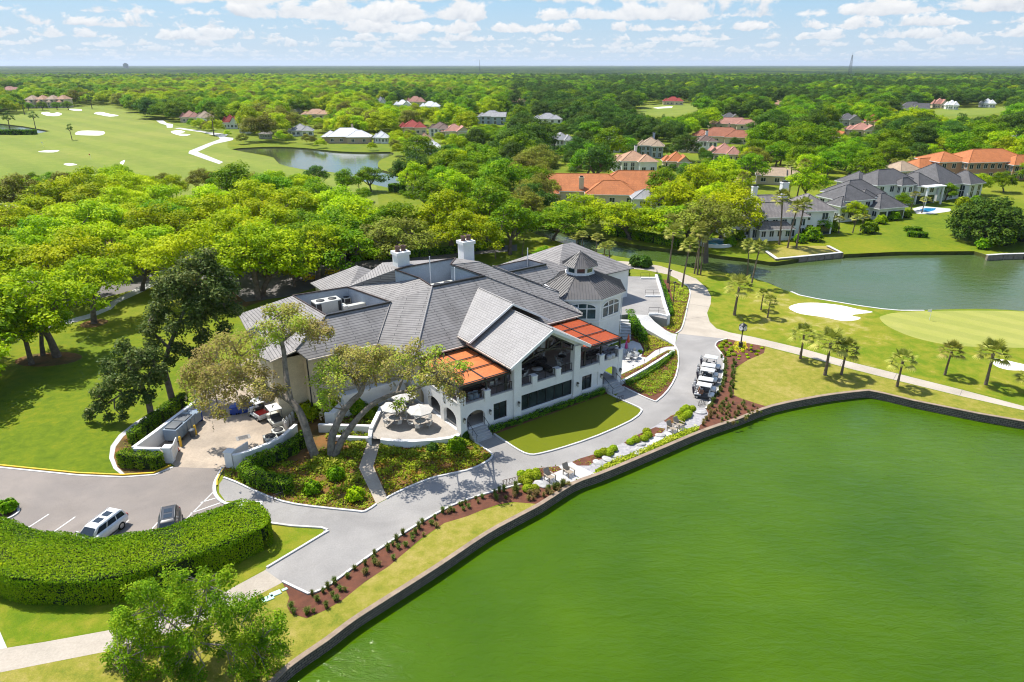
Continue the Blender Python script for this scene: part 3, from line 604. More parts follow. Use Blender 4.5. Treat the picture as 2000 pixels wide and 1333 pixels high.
# arcade and ground floor inside: floor, inner wall with dark doors
b = MB(); b.box(FXL+.4, FXR-.4, .4, 9.2, 0, .9); P_(b, 'arcade_floor', m_floor)
b = MB(); b.box(FXL+3.3, FXR-3.3, 2.6, 3.0, .9, 3.7); b.box(FXL+3.3, FXL+3.6, 3.0, 9.2, .9, 3.7); P_(b, 'inner_wall', m_beige)
for nm, x0, x1, z0, z1, md in (('window', -2.7, -.87, .9, 3.0, 1), ('window', 1.03, 8.87, .95, 2.95, 5), ('window', 10.5, 12.1, .95, 2.85, 1)):
    b = MB(); b.box(x0, x1, .22, .26, z0, z1); o = P_(b, nm, m_glass)
    b = MB(); w = .09
    b.box(x0, x0+w, .12, .22, z0, z1); b.box(x1-w, x1, .12, .22, z0, z1); b.box(x0+w, x1-w, .12, .22, z1-w, z1); b.box(x0+w, x1-w, .12, .22, z0, z0+w)
    for k in range(1, md+1):
        xx = x0+(x1-x0)*k/(md+1); b.box(xx-.03, xx+.03, .13, .215, z0+w, z1-w)
    if md < 3: b.box(x0+w, x1-w, .135, .21, z0+1.25, z0+1.3)
    b.build('frame', m_dark, o)
    b = MB(); b.box(x0-.02, x1+.02, -.1, .1, z0-.11, z0-.003); b.build('sill', m_trim, o)
for x0 in (-5.9, 14.3):
    b = MB(); b.box(x0, x0+1.7, 2.54, 2.6, .9, 3.0); P_(b, 'door', m_glass)
# upper deck and its front edge
b = MB(); b.box(FXL+.39, FXR-.39, .39, 12.0, 3.75, Zd); b.box(FXL, FXR, 0, .39, Zd, Zd+.004); P_(b, 'deck', m_deck)
b = MB(); b.box(FXL-.06, FXR+.06, -.07, .45, Zd+.006, Zd+.1); b.box(FXL-.06, FXL+.45, .46, 13.5, Zd+.006, Zd+.1); b.box(FXR-.45, FXR+.06, .46, 9.2, Zd+.006, Zd+.1); P_(b, 'coping', m_step)
for x0 in (2.7, 6.25, -3.9, 13.25):
    b = MB(); b.box(x0, x0+.72, -.12, .55, Zd-.35, 4.92); b.box(x0-.05, x0+.77, -.17, .6, 4.92, 5.03); P_(b, 'parapet_pier', m_stucco)
for y0 in (3.8, 7.6, 11.4):
    b = MB(); b.box(FXL-.12, FXL+.5, y0-.3, y0+.3, Zd-.3, 4.92); b.box(FXL-.17, FXL+.55, y0-.35, y0+.35, 4.92, 5.03); P_(b, 'parapet_pier', m_stucco)
def rail(p, q, z=Zd+.1, h=.92, parent=ROOT):
    p, q = Vector((*p, z)), Vector((*q, z)); d = q-p; n = max(1, round(d.length/1.15)); b = MB(); up = Vector((0, 0, 1))
    b.beam(p+up*h, q+up*h, .06, .05); b.beam(p+up*.1, q+up*.1, .04, .04)
    for i in range(n+1): b.beam(p+d*i/n, p+d*i/n+up*h, .05, .05, (1, 0, 0))
    k = int(d.length/.13)
    for i in range(1, k): b.beam(p+d*i/k+up*.1, p+d*i/k+up*h, .012, .012, (1, 0, 0))
    return b.build('railing', m_dark, parent)
for x0, x1 in ((FXL+.65, -3.95), (-3.13, -.06), (1.03, 2.65), (3.47, 6.2), (7.02, 8.88), (9.88, 13.2), (14.02, FXR-.7)): rail((x0, .18), (x1, .18))
for y0, y1 in ((.65, 3.45), (4.15, 7.25), (7.95, 11.05), (11.75, 13.4)): rail((FXL+.2, y0), (FXL+.2, y1))
rail((FXR-.2, .65), (FXR-.2, 8.8))
# ---- gallery back wall under the main eave, with dark doors, and its columns
b = MB(); b.panel([(FXL, Zd), (FXR, Zd), (FXR, 6.9), (10.2, 6.95), (5, 9.8), (-.2, 6.95), (FXL, 6.9)], [rect(-6.2, -3.6, Zd+.02, 6.3), rect(-2.8, -1.2, Zd+.02, 6.3), rect(2.6, 4.3, Zd+.02, 7.2), rect(5.7, 7.4, Zd+.02, 7.2), rect(10.9, 12.6, Zd+.02, 6.3), rect(13.6, 16.2, Zd+.02, 6.3)], .3, lambda a, z, d: Vector((a, 9.25+d, z))); P_(b, 'back_wall', m_beige)
b = MB(); b.box(FXL+.2, FXR-.2, 9.46, 9.5, Zd, 7.2); P_(b, 'window', m_glass)
for x in (1.2, 8.7):
    b = MB(); b.box(x-.35, x+.35, 5.6, 6.3, Zd, 7.3); P_(b, 'column', m_stucco)
# ---- roofs
def roof(pts, m=m_shing, th=.17, name='roof'):
    b = MB(); b.slab(pts, th); return P_(b, name, m)
kf = .757
def FPL(u, v):   # photo point lying on the main front roof plane
    n = Vector((0, -kf, 1)); c = 12.5-kf*16
    o = Vector((CAM[0]-A0.x, CAM[1]-A0.y, CAM[2])); o = Vector((o.dot(EX), o.dot(EY), o.z)); d = Vector(ray(u, v)); d = Vector((d.dot(EX), d.dot(EY), d.z))
    return o+d*((c-n.dot(o))/n.dot(d))
RA, RB_, RC, RD = Vector((-7.8, 8.65, 6.95)), Vector((17.75, 8.65, 6.95)), Vector((6.85, 16, 12.5)), Vector((-1.1, 16, 12.5))
roof([RA, RB_, RC, RD])
S2 = [RC, Vector((14.19, 11.13, 8.82)), Vector((15.75, 11.17, 8.84)), Vector((16.49, 12.11, 9.55)), FPL(1000, 538), FPL(937, 511), FPL(880, 517)]
roof([p-Vector((0, 0, .06)) for p in S2])
S3 = [FPL(992, 533), FPL(1056, 557), FPL(1086, 538), FPL(1092, 530), FPL(1066, 517)]
roof([p-Vector((0, 0, .1)) for p in S3])
S3b = [FPL(962, 520), FPL(992, 533), FPL(1056, 557), FPL(1092, 572), FPL(1000, 538)]
roof([p-Vector((0, 0, .13)) for p in S3b])
V1, V2, V3 = Vector((-10.3, 13.3, 7.82)), Vector((-6.2, 17.5, 11)), Vector((-1.3, 19, 12.9))
LBR, LPK = Vector((-8.1, 26.6, 11)), Vector((-2.6, 27.0, 13.4)); LPE = Vector((-3.6, 21.2, 13.9))
roof([RA, RD, V2, V1]); roof([RD, V3, V2]); roof([V2, V3, LPE, LPK, LBR])
# left wing
WFL = Vector((-14.6, 17.5, 11)); WBL = Vector((-15.3, 27.2, 11))
WE = [Vector((-22.6, 14.8, 8.95-.6)), Vector((-18.8, 14.75, 8.92)), Vector((-18.7, 13.4, 7.9)), V1]
roof([WFL, Vector((-19.6, 14.6, 8.8)), Vector((-18.75, 13.35, 7.86)), V1, V2])
roof([WFL, WBL, Vector((-20.9, 33.2, 7.9)), Vector((-22.9, 17.0, 7.9)), Vector((-22.4, 15.0, 8.0)), Vector((-19.6, 14.6, 8.8))])
roof([WBL, LBR, Vector((-6, 33, 7.4)), Vector((-20.9, 33.2, 7.9))])
roof([LBR, LPK, Vector((3, 31, 9)), Vector((-6, 33, 7.4))])
# rear slopes (seen only from the side)
roof([LPK, LPE, Vector((-1.3, 21.2, 14.0)), Vector((5.4, 20.9, 14.1)), Vector((9, 30, 8)), Vector((3, 31, 9))])
roof([RB_, S2[1], S2[2], Vector((19.2, 19, 8.2)), Vector((18.4, 9.2, 6.9))])
roof([FPL(880, 517), FPL(937, 511), Vector((10.6, 15.95, 12.3)), Vector((10.6, 24, 11.6)), Vector((9, 30, 8)), Vector((5.4, 20.9, 14.1))])
# cross gable: upper, then the lower front one
def gable(y0, y1l, y1r, zr, ze, xh, m, yr):
    """two slopes with the ridge running back from the front"""
    roof([(CXG-xh, y0, ze), (CXG, y0, zr), (CXG, yr, zr), (CXG-xh, y1l, ze)], m)
    roof([(CXG, y0, zr), (CXG+xh, y0, ze), (CXG+xh, y1r, ze), (CXG, yr, zr)], m)
gable(7.05, 9.8, 9.8, 11.55, 7.95, 6.3, m_shing2, 14.8)
gable(-.78, 8.4, 8.4, 10.62, 7.36, 5.85, m_shing2, 8.9)
def rake(y, zr, ze, xh, w=.13, h=.42, nm='fascia'):
    for s in (-1, 1):
        b = MB(); b.beam((CXG, y, zr-.27), (CXG+s*xh, y, ze-.27), w, h, (0, 0, 1)); P_(b, nm, m_trim)
rake(-.86, 10.66, 7.4, 5.9, .13, .36); rake(6.97, 11.67, 8.07, 6.35, .1, .24)
for pts in ([(-.95, -.8, 7.22), (-.95, 8.3, 7.22)], [(10.95, -.8, 7.22), (10.95, 8.3, 7.22)], [(11.6, 8.55, 6.86), (17.75, 8.55, 6.86)], [(-7.8, 8.55, 6.86), (-1.2, 8.55, 6.86)], [(-1.38, 7.0, 7.8), (-1.38, 9.7, 7.8)], [(-18.75, 13.26, 7.76), (-10.3, 13.2, 7.72)], [(-22.5, 14.8, 7.95), (-19.6, 14.5, 8.7)]):
    b = MB(); b.beam(*pts, .13, .14); P_(b, 'gutter', m_gutter)
b = MB(); b.tube((-1.0, .1, 7.35), (-1.0, .35, 7.15), .05); b.tube((-1.0, .35, 7.15), (-.3, .35, 7.0), .05); P_(b, 'downpipe', m_trim)
for a, c in ((RC, RB_), (RD, RA), (FPL(962, 520), S2[3]), (WFL, Vector((-19.6, 14.6, 8.8))), (V1, V2)):
    b = MB(); b.tube(a+Vector((0, 0, .04)), c+Vector((0, 0, .04)), .1, n=6); P_(b, 'ridge_cap', m_shing if a is not RD else m_shing2)
b = MB()
for y0, y1, z in ((-.78, 8.6, 10.64), (7.1, 14.5, 11.57)): b.tube((CXG, y0, z), (CXG, y1, z), .1, n=6)
P_(b, 'ridge_cap', m_shing2)
# gable front: chevron wall and dark truss
b = MB()
b.panel([(-.45, 6.95), (.98, 6.95), (.98, 7.5), (5, 9.85), (9.0, 7.5), (9.0, 6.95), (10.4, 6.95), (10.4, 7.42), (5, 10.36), (-.45, 7.42)], [], .3, lambda a, z, d: Vector((a, -.02+d, z))); P_(b, 'gable_wall', m_stucco)
b = MB()
for p, q in (((1.0, 7.4), (5, 9.73)), ((9, 7.4), (5, 9.73)), ((5, 9.7), (5, 7.75)), ((5, 7.8), (2.9, 8.5)), ((5, 7.8), (7.1, 8.5)), ((2.9, 8.55), (2.9, 7.45)), ((7.1, 8.55), (7.1, 7.45)), ((1.02, 7.5), (1.02, 6.75)), ((8.98, 7.5), (8.98, 6.75))):
    b.beam((p[0], .12, p[1]), (q[0], .12, q[1]), .18, .2, (0, 1, 0))
pp = [(1.0+8*i/14, 6.8+.95*math.sin(math.pi*i/14)) for i in range(15)]
for p, q in zip(pp, pp[1:]): b.beam((p[0], .12, p[1]), (q[0], .12, q[1]), .18, .22, (0, 1, 0))
P_(b, 'truss', m_dark)
# pergolas with louvred roofs
def pergola(x0, x1, y0, y1, z, m):
    pg = MB(); n = int((y1-y0)/.16)
    for i in range(n): pg.box(x0, x1, y0+i*(y1-y0)/n, y0+(i+.9)*(y1-y0)/n, z, z+.05)
    o = P_(pg, 'louvre_roof', m)
    f = MB(); xm = (x0+x1)/2
    for x in (x0, xm, x1): f.box(x-.08, x+.08, y0-.1, y1+.05, z+.055, z+.13)
    for k, y in enumerate((y0, y0+(y1-y0)/3, y0+(y1-y0)*2/3, y1)):
        f.box(x0-.08, x1+.08, y-.07, y+.07, z+.134, z+.2)
    f.box(x0-.1, x1+.1, y0-.16, y0-.02, z-.22, z+.04); f.box(x0-.12, x0-.0, y0, y1, z-.2, z-.006); f.box(x1, x1+.12, y0, y1, z-.2, z-.006)
    f.build('pergola_beam', m_dark, o)
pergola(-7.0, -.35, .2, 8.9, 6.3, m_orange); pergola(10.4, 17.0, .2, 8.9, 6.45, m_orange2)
for x, y in ((-3.54, .2), (-6.75, .2), (-6.75, 8.1), (13.6, .2), (16.8, .2), (16.8, 8.0), (10.9, .2), (-.85, .3)):
    b = MB(); b.box(x-.1, x+.1, y-.1, y+.1, 4.9 if y < 1 and x not in (10.9, -.85) else Zd+.1, 6.28 if x < 5 else 6.43); P_(b, 'pergola_post', m_dark)
# roof wells with plant
def well(pts, zf, walls, zt=None):
    b = MB(); b.poly([(p[0], p[1], zf) for p in pts]); P_(b, 'well_floor', m_membrane)
    n = len(pts)
    for i in range(n):
        p, q = pts[i], pts[(i+1) % n]; b = MB()
        b.quad((p[0], p[1], zf), (q[0], q[1], zf), (q[0], q[1], q[2]), (p[0], p[1], p[2])); P_(b, 'well_wall', m_pitwall)
        b = MB(); b.beam(Vector(p)+Vector((0, 0, .05)), Vector(q)+Vector((0, 0, .05)), .34 if i == 0 else .17, .2 if i == 0 else .1); P_(b, 'well_coping', m_dark if i == 0 else m_coping)
well([WFL, V2, LBR, WBL], 8.9, None)
well([RD, RC, FPL(880, 517), Vector((5.4, 20.9, 14.1)), Vector((-1.3, 21.2, 14.0)), LPE, V3], 10.9, None)
p3 = [B(994, 532, 12.4), B(1066, 517, 12.45), B(1032, 508, 12.4), B(967, 521, 12.4)]
well(p3, 11.3, None)
# chimneys
for bu, bv, zb, zt in ((778, 530, 11.5, 15.35), (906, 508.5, 11.5, 15.45)):
    q = B(bu, bv, 13.35); cx_, cy_ = q.x+.86, q.y+.76
    b = MB(); b.box(cx_-.86, cx_+.86, cy_-.76, cy_+.76, zb, zt); b.box(cx_-1.02, cx_+1.02, cy_-.92, cy_+.92, zt+.001, zt+.42); b.box(cx_-.1, cx_+.1, cy_-.79, cy_-.76, zt-1.0, zt-.4)
    c = P_(b, 'chimney', m_stucco)
    for dx in (-.42, .42):
        b = MB(); b.lathe([(.36, zt+.42), (.36, zt+.5), (.3, zt+.55), (.33, zt+1.0), (.36, zt+1.05), (.36, zt+1.12), (.27, zt+1.12), (.26, zt+.8)], (cx_+dx, cy_, 0), 14); b.build('chimney_pot', m_terra, c)
for x, y, z0, z1 in ((1.0, 20.2, 10.9, 15.2), (3.2, 17.6, 10.9, 13.9), (16.5, 19.4, 11.3, 14.2)): b = MB(); b.tube((x, y, z0), (x, y, z1), .07); P_(b, 'vent_pipe', m_trim)
# lower walls of the left wing and links
b = MB()
b.prism([(-22.0, 17.4), (-22.0, 15.6), (-18.6, 15.5), (-18.6, 14.1), (-10.0, 14.1), (-10, 13.2), (-6.6, 13.2), (-6.6, 31.5), (-20.2, 31.8)], 0, 7.7, False); P_(b, 'wall', m_beige)
b = MB(); b.prism([(-6.6, 13.3), (FXL+.1, 13.3), (FXL+.1, 9.3), (FXR-.3, 9.3), (FXR-.3, 21), (8, 29), (-6.6, 30)], 0, 6.85, False); P_(b, 'wall', m_beige)
b = MB(); b.prism([(-15.5, 14.0), (-15.5, 12.2), (-7.5, 12.2), (-7.5, 14.0)], 0, 2.4, False); b.box(-15.7, -7.3, 12.0, 12.35, 2.4, 2.9); b.box(-15.7, -15.4, 12.35, 14.05, 2.4, 2.9); b.box(-15.4, -7.5, 12.36, 14.05, 2.3, 2.42); P_(b, 'terrace_wall', m_stucco)
b = MB(); b.tube((-18.7, 13.9, 0), (-18.7, 13.9, 7.8), .08); P_(b, 'downpipe', m_dark)
for x0, y0, x1, z0, z1 in ((-15.5, 14.08, -13.5, 4.6, 6.6), (-12.6, 14.08, -11.0, 4.6, 6.6)):
    b = MB(); b.box(x0, x1, y0-.03, y0+.02, z0, z1); o = P_(b, 'window', m_glass)
    b = MB(); b.box(x0-.1, x1+.1, y0-.06, y0-.01, z1, z1+.12); b.box(x0-.1, x1+.1, y0-.07, y0-.01, z0-.12, z0); b.box((x0+x1)/2-.04, (x0+x1)/2+.04, y0-.055, y0-.031, z0, z1); b.build('frame', m_trim, o)
b = MB(); b.box(-17.9, -16.9, 14.02, 14.08, 0, 2.3); P_(b, 'door', m_dark)
# ---- octagon dining turret (its faces look down the lawn)
OC = Vector((10.0-A0.x, 97.9-A0.y, 0)); OC = Vector((OC.dot(EX), OC.dot(EY), 0)); OA = -ANG
def opt(r, k, z): a = OA-math.pi/2+math.pi/8+k*math.pi/4; return Vector((OC.x+r*math.cos(a), OC.y+r*math.sin(a), z))
RW, RE = 6.45, 7.12
b = MB(); b.prism([opt(RW, k, 0) for k in range(8)], 0, 7.95, False); P_(b, 'turret_wall', m_stucco)
b = MB(); b.prism([opt(RW+.06, k, 0) for k in range(8)], 4.25, 4.5, True, True); P_(b, 'string_course', m_trim)
b = MB(); b.prism([opt(RE-.05, k, 0) for k in range(8)], 7.7, 7.98, False, True); P_(b, 'eave', m_trim)
rs = MB(); RCU, ZCU = 2.25, 10.1
def facets(r0, z0, r1, z1, seams):
    for k in range(8):
        a0, a1 = opt(r0, k, z0), opt(r0, k+1, z0); c0, c1 = opt(r1, k, z1), opt(r1, k+1, z1)
        rs.quad(a0, a1, c1, c0) if r1 > .05 else rs.quad(a0, a1, c0)
        dn = ((a1-a0).cross(c0-a0)).normalized(); 
        if dn.z < 0: dn = -dn
        rs.beam(a0+dn*.03, c0+dn*.03, .14, .1, dn)
        mid0 = (a0+a1)/2; mid1 = (c0+c1)/2; sl = mid1-mid0; half = (a1-a0).length/2; half1 = (c1-c0).length/2; e = (a1-a0).normalized()
        for j in range(-seams, seams+1):
            off = j*half*2/(2*seams+1.)
            t = 1.0 if abs(off) <= half1 else (half-abs(off))/(half-half1)
            if t > .06: rs.beam(mid0+e*off+dn*.03, mid0+e*off+sl*t*.995+dn*.03, .045, .09, dn)
facets(RE, 8.0, RCU, ZCU, 6); facets(2.75, 11.35, .03, 13.15, 3); P_(rs, 'turret_roof', m_metal)
b = MB(); b.prism([opt(2.0, k, 0) for k in range(8)], 9.9, 11.37, False); b.prism([opt(2.3, k, 0) for k in range(8)], ZCU-.05, ZCU+.14, True, True); b.prism([opt(2.6, k, 0) for k in range(8)], 11.2, 11.35, True, True)
cup = P_(b, 'cupola', m_trim)
for k in range(8):
    p, q = opt(2.03, k, 0), opt(2.03, k+1, 0); e = q-p; nn = Vector((e.y, -e.x, 0)).normalized()*.02
    b = MB(); z0, z1 = 10.42, 11.08
    b.quad(p+e*.14+nn+Vector((0, 0, z0)), p+e*.86+nn+Vector((0, 0, z0)), p+e*.86+nn+Vector((0, 0, z1)), p+e*.14+nn+Vector((0, 0, z1))); b.build('window', m_glass2, cup)
b = MB(); b.lathe([(.06, 13.05), (.1, 13.12), (.05, 13.2), (.01, 13.4)], (OC.x, OC.y, 0), 8); P_(b, 'finial', m_metal)
for k in (-1, 0, 1, 6):   # arched triple windows
    p, q = opt(RW, k, 0), opt(RW, k+1, 0); e = (q-p).normalized(); L = (q-p).length; nn = Vector((e.y, -e.x, 0)); mid = (p+q)/2
    if nn.dot(mid-OC) < 0: nn = -nn
    ww = 3.7
    def f(a, z, d, mid=mid, e=e, nn=nn): return mid+e*a+nn*(.03-d)+Vector((0, 0, z))
    outl = arch(-ww/2, ww/2, 4.95, 6.5, 7.15, 12)
    b = MB(); b.panel(outl, [], .06, f); win = P_(b, 'window', m_glass2)
    b = MB(); fr = lambda a, z, d: f(a, z, d-.09)
    big = [(a*1.09, z if z > 5 else z-.16) for a, z in [(a, z+(.14 if z > 6.4 else 0)) for a, z in outl]]
    b.panel(big, [outl], .12, fr)
    for a in (-ww/6, ww/6): b.box(-.07, .07, -.06, .06, 0, 0) if False else b.beam(f(a, 4.95, -.04), f(a, 7.05, -.04), .15, .1, nn)
    b.beam(f(-ww/2, 6.42, -.05), f(ww/2, 6.42, -.05), .16, .1, nn); b.build('frame', m_trim, win)
b = MB(); q = opt(RW, 1, 0); b.tube(q+Vector((.12, -.08, 0)), q+Vector((.12, -.08, 7.6)), .06); P_(b, 'downpipe', m_trim)
# link roof with pale membrane between slopes and turret
fl = [B(1056, 557, 9.0), B(1092, 573, 8.4), B(1093, 586, 8.0), B(1080, 575, 8.2), B(1073, 553, 8.6), B(1088, 536, 9.0)]
b = MB(); b.slab([fl[0], fl[1], fl[4], fl[5]], .3); P_(b, 'flat_roof', m_trim)
b = MB(); b.prism([(16.2, 11), (19.5, 11.5), (19.5, 20), (16.2, 21)], 0, 6.8); P_(b, 'wall', m_stucco)
# rear wings: hipped roofs
def hip(cx_, cy_, wx, wy, ze, zr, m=m_shing, walls=m_stucco, rz=0):
    M = Matrix.Translation((cx_, cy_, 0)) @ Matrix.Rotation(rz, 4, 'Z'); T = lambda *p: M @ Vector(p)
    hx, hy = wx/2, wy/2; r = max(0, hx-hy) if hx >= hy else 0; s = max(0, hy-hx) if hy > hx else 0
    A_, B_, C_, D_ = T(-hx, -hy, ze), T(hx, -hy, ze), T(hx, hy, ze), T(-hx, hy, ze)
    if hx >= hy: r0, r1 = T(-r, 0, zr), T(r, 0, zr); fs = [[A_, B_, r1, r0], [B_, C_, r1], [C_, D_, r0, r1], [D_, A_, r0]]
    else: r0, r1 = T(0, -s, zr), T(0, s, zr); fs = [[A_, B_, r0], [B_, C_, r1, r0], [C_, D_, r1], [D_, A_, r0, r1]]
    for q in fs:
        b = MB(); b.slab(q, .16); P_(b, 'roof', m)
    b = MB(); b.prism([T(-hx+.6, -hy+.6, 0), T(hx-.6, -hy+.6, 0), T(hx-.6, hy-.6, 0), T(-hx+.6, hy-.6, 0)], 0, ze-.02, False); P_(b, 'wall', walls)
hip(32.5, 29.5, 17, 15, 6.6, 10.6); hip(23.5, 24.5, 13, 12, 6.8, 10.2)
hip(1.5, 45.5, 12, 13, 4.6, 8.0, m_shing, m_beige)
# wall lanterns
for x, z, y in ((-6.72, 2.25, -.1), (-3.28, 2.25, -.02), (.5, 2.25, -.3), (9.4, 2.25, -.3), (13.6, 2.15, -.02), (16.78, 2.15, -.1)):
    b = MB(); b.box(x-.05, x+.05, y-.06, y, z-.2, z+.3); b.box(x-.03, x+.03, y-.22, y-.06, z+.2, z+.25); b.lathe([(.02, z+.38), (.16, z+.22), (.16, z+.18)], (x, y-.22, 0), 8); b.lathe([(.08, z-.28), (.1, z-.24)], (x, y-.22, 0), 8)
    l = P_(b, 'wall_lantern', m_brass); b = MB(); b.lathe([(.1, z-.24), (.15, z+.18)], (x, y-.22, 0), 8); b.build('lantern_glass', m_lampglass, l)
# entrance steps with handrails
for x0, x1 in ((-6.25, -3.9), (14.0, 16.4)):
    st = MB(); 
    for i in range(5): st.box(x0, x1, -.35*(i+1), -.35*i-.002, 0, .9-.18*i-.005)
    st.box(x0, x1, -.002, .4, 0, .89); P_(st, 'steps', m_step)
    for x in (x0+.12, x1-.12):
        b = MB(); pts = [(x, .1, 1.8), (x, -.1, 1.8), (x, -1.75, .98), (x, -2.0, .98)]
        for p, q in zip(pts, pts[1:]): b.tube(p, q, .03, n=6)
        b.tube((x, -1.75, 0), (x, -1.75, .98), .03, n=6); b.tube((x, -.05, .9), (x, -.05, 1.8), .03, n=6); b.tube((x, -.9, .4), (x, -.9, 1.4), .02, n=6); P_(b, 'handrail', m_dark)
# side terrace rail
# ================================================================== vegetation
L_LIME = leaf_mat('oak_leaf_lime', (.085, .155, .003), (.20, .285, .002), (.33, .37, .006))
L_YEL = leaf_mat('oak_leaf_yellow', (.12, .185, .002), (.25, .33, .002), (.36, .40, .006))
L_MID = leaf_mat('oak_leaf_green', (.035, .09, .003), (.095, .19, .003), (.19, .265, .006))
L_DARK = leaf_mat('oak_leaf_dark', (.018, .045, .007), (.042, .09, .010), (.085, .14, .014))
L_OLIVE = leaf_mat('oak_leaf_olive', (.08, .075, .016), (.14, .145, .02), (.20, .23, .02))
L_LIVE = leaf_mat('live_oak_leaf', (.19, .14, .06), (.25, .225, .05), (.21, .31, .02), trans=.4)
L_MAG = leaf_mat('magnolia_leaf', (.022, .042, .010), (.058, .09, .016), (.14, .15, .04), trans=.2, rough=.45)
L_FORE = leaf_mat('elm_leaf', (.04, .085, .003), (.10, .18, .004), (.20, .25, .010))
L_PALM = leaf_mat('palm_leaf', (.07, .085, .012), (.16, .175, .025), (.30, .28, .07), trans=.25)
L_HEDGE = leaf_mat('hedge_leaf', (.04, .12, .003), (.11, .22, .003), (.20, .29, .006), hv=.08)
L_HEDGE2 = leaf_mat('dark_hedge_leaf', (.03, .075, .004), (.075, .16, .006), (.15, .23, .01), hv=.08)
L_BALL = leaf_mat('boxwood_leaf', (.09, .16, .006), (.21, .28, .008), (.33, .36, .03))
L_COVER = leaf_mat('cover_leaf', (.06, .13, .008), (.15, .22, .012), (.27, .28, .04), hv=.1)
L_COVER2 = leaf_mat('cover_leaf_mixed', (.20, .11, .012), (.15, .20, .010), (.26, .31, .02), hv=.1)
L_LIMEC = leaf_mat('cover_leaf_lime', (.13, .2, .008), (.25, .31, .012), (.38, .38, .05), hv=.1)
L_TUFT = leaf_mat('tuft_blade', (.045, .07, .012), (.08, .115, .018), (.14, .15, .04))
L_TUFTB = leaf_mat('tuft_blade_tan', (.13, .085, .03), (.17, .13, .045), (.17, .17, .05))
L_FLOWER = leaf_mat('yellow_petal', (.5, .28, .01), (.75, .46, .015), (.85, .6, .04), hv=.05)
L_ORANGEF = leaf_mat('orange_petal', (.65, .14, .01), (.8, .3, .01), (.85, .5, .02), hv=.05)
m_bark = mat('oak_bark', (.20, .165, .135), (.10, .08, .065), 1.6, .95, bump=.8, fine=14)
m_bark2 = mat('pale_bark', (.30, .26, .22), (.15, .13, .105), 2.2, .95, bump=.7, fine=16)
m_ptrunk = mat('palm_trunk', (.24, .185, .135), (.13, .10, .075), 2.5, .95, bump=.9, fine=18)
m_twig = mat('hedge_core', (.02, .04, .008), (.012, .022, .006), 2, .95)

def tree_geo(seed, h=12., wid=13., fork=.24, lob=30, per=78, leaf=.4, flat=.66, lean=0., limbs=6, open_=.0, r0=.42, lr=(1.5, 2.5), base=.32, leaf_mat_=None, bark=None):
    """tapered trunk, limbs to the lobes of a broad uneven crown"""
    rng = np.random.default_rng(seed); tr = MB()
    zf = h*fork; fx, fy = rng.normal(0, .35, 2)+np.array([lean, 0])
    tr.path([(0, 0, -.15), (fx*.3, fy*.3, zf*.45), (fx, fy, zf)], [r0*1.25, r0*.95, r0*.85], 9)
    cz = h*base; cent = []; rad = []
    tries = 0
    while len(cent) < lob and tries < 4000:
        tries += 1
        a = rng.uniform(0, 2*math.pi); u = rng.random()**.5; el = rng.random()
        rr = wid/2*(.93-.12*rng.random())*u; top = cz+(h*.93-cz)*math.sqrt(max(0, 1-(u*.93)**2))
        z = top-(top-cz)*.72*el**1.5
        wob = 1+.16*math.sin(a*3+seed)+.1*math.sin(a*5+seed*2)
        p = np.array([fx+rr*math.cos(a)*wob, fy+rr*math.sin(a)*wob, z-lr[0]*.3])
        r = rng.uniform(*lr)*(1-.25*u)
        if all(np.linalg.norm((p-q)*np.array([1, 1, 1.4])) > .56*(r+s) for q, s in zip(cent, rad)): cent.append(p); rad.append(r)
    prim = []
    for k in range(limbs):
        a = 2*math.pi*(k+rng.uniform(-.3, .3))/limbs; q = np.array([fx+math.cos(a)*wid*.25, fy+math.sin(a)*wid*.25, cz+(h-cz)*rng.uniform(.25, .5)])
        m = (np.array([fx, fy, zf])+q)/2+np.array([0, 0, -.3])+rng.normal(0, .3, 3)
        tr.path([(fx, fy, zf-.2), m, q], [r0*.6, r0*.42, r0*.28], 6); prim.append(q)
    for c in cent:
        q = min(prim, key=lambda t: np.linalg.norm(t-c)); m = (q+c)/2+rng.normal(0, .35, 3)-np.array([0, 0, .25])
        tr.path([q, m, c], [r0*.26, r0*.17, r0*.06], 5)
    Cn, Nn, Tn = lobes_leaves(cent, rad, per, flat, rng)
    return tr, Cn, Nn, Tn, leaf, rng
class Kind:
    """one prototype plant; the first placing uses the prototype itself"""
    def __init__(s, make): s.root = None; s.make = make
    def place(s, loc, rz=0, sc=1, label=None, group=None):
        if s.root is None:
            s.root = s.make(); r = s.root; r.location = loc; r.rotation_euler = (0, 0, rz); r.scale = (sc,)*3 if not hasattr(sc, '__len__') else sc
            if label: r['label'] = label
            if group: r['group'] = group
            return r
        return dup(s.root, loc, rz, sc, label, group)
SHAPES = {}
def oak_kind(shape, lm, cat='tree', name='oak_tree', bark=m_bark, **kw):
    def make():
        r = empty(name, cat=cat)
        if shape not in SHAPES:
            tr, c, n, t, lf, rng = tree_geo(shape, **kw)
            a = tr.build('trunk', bark, r); b = leaf_obj('crown', c, n, lf, t, lm, r, rng=rng); SHAPES[shape] = (a.data, b.data)
        else:
            for nm, me in zip(('trunk', 'crown'), SHAPES[shape]):
                if nm == 'crown': me = me
                o = bpy.data.objects.new(nm, me); COL.objects.link(o); o.parent = r; KIDS.setdefault(r.name, []).append(o)
                if nm == 'crown': o.material_slots[0].link = 'OBJECT'; o.material_slots[0].material = lm
        return r
    return Kind(make)
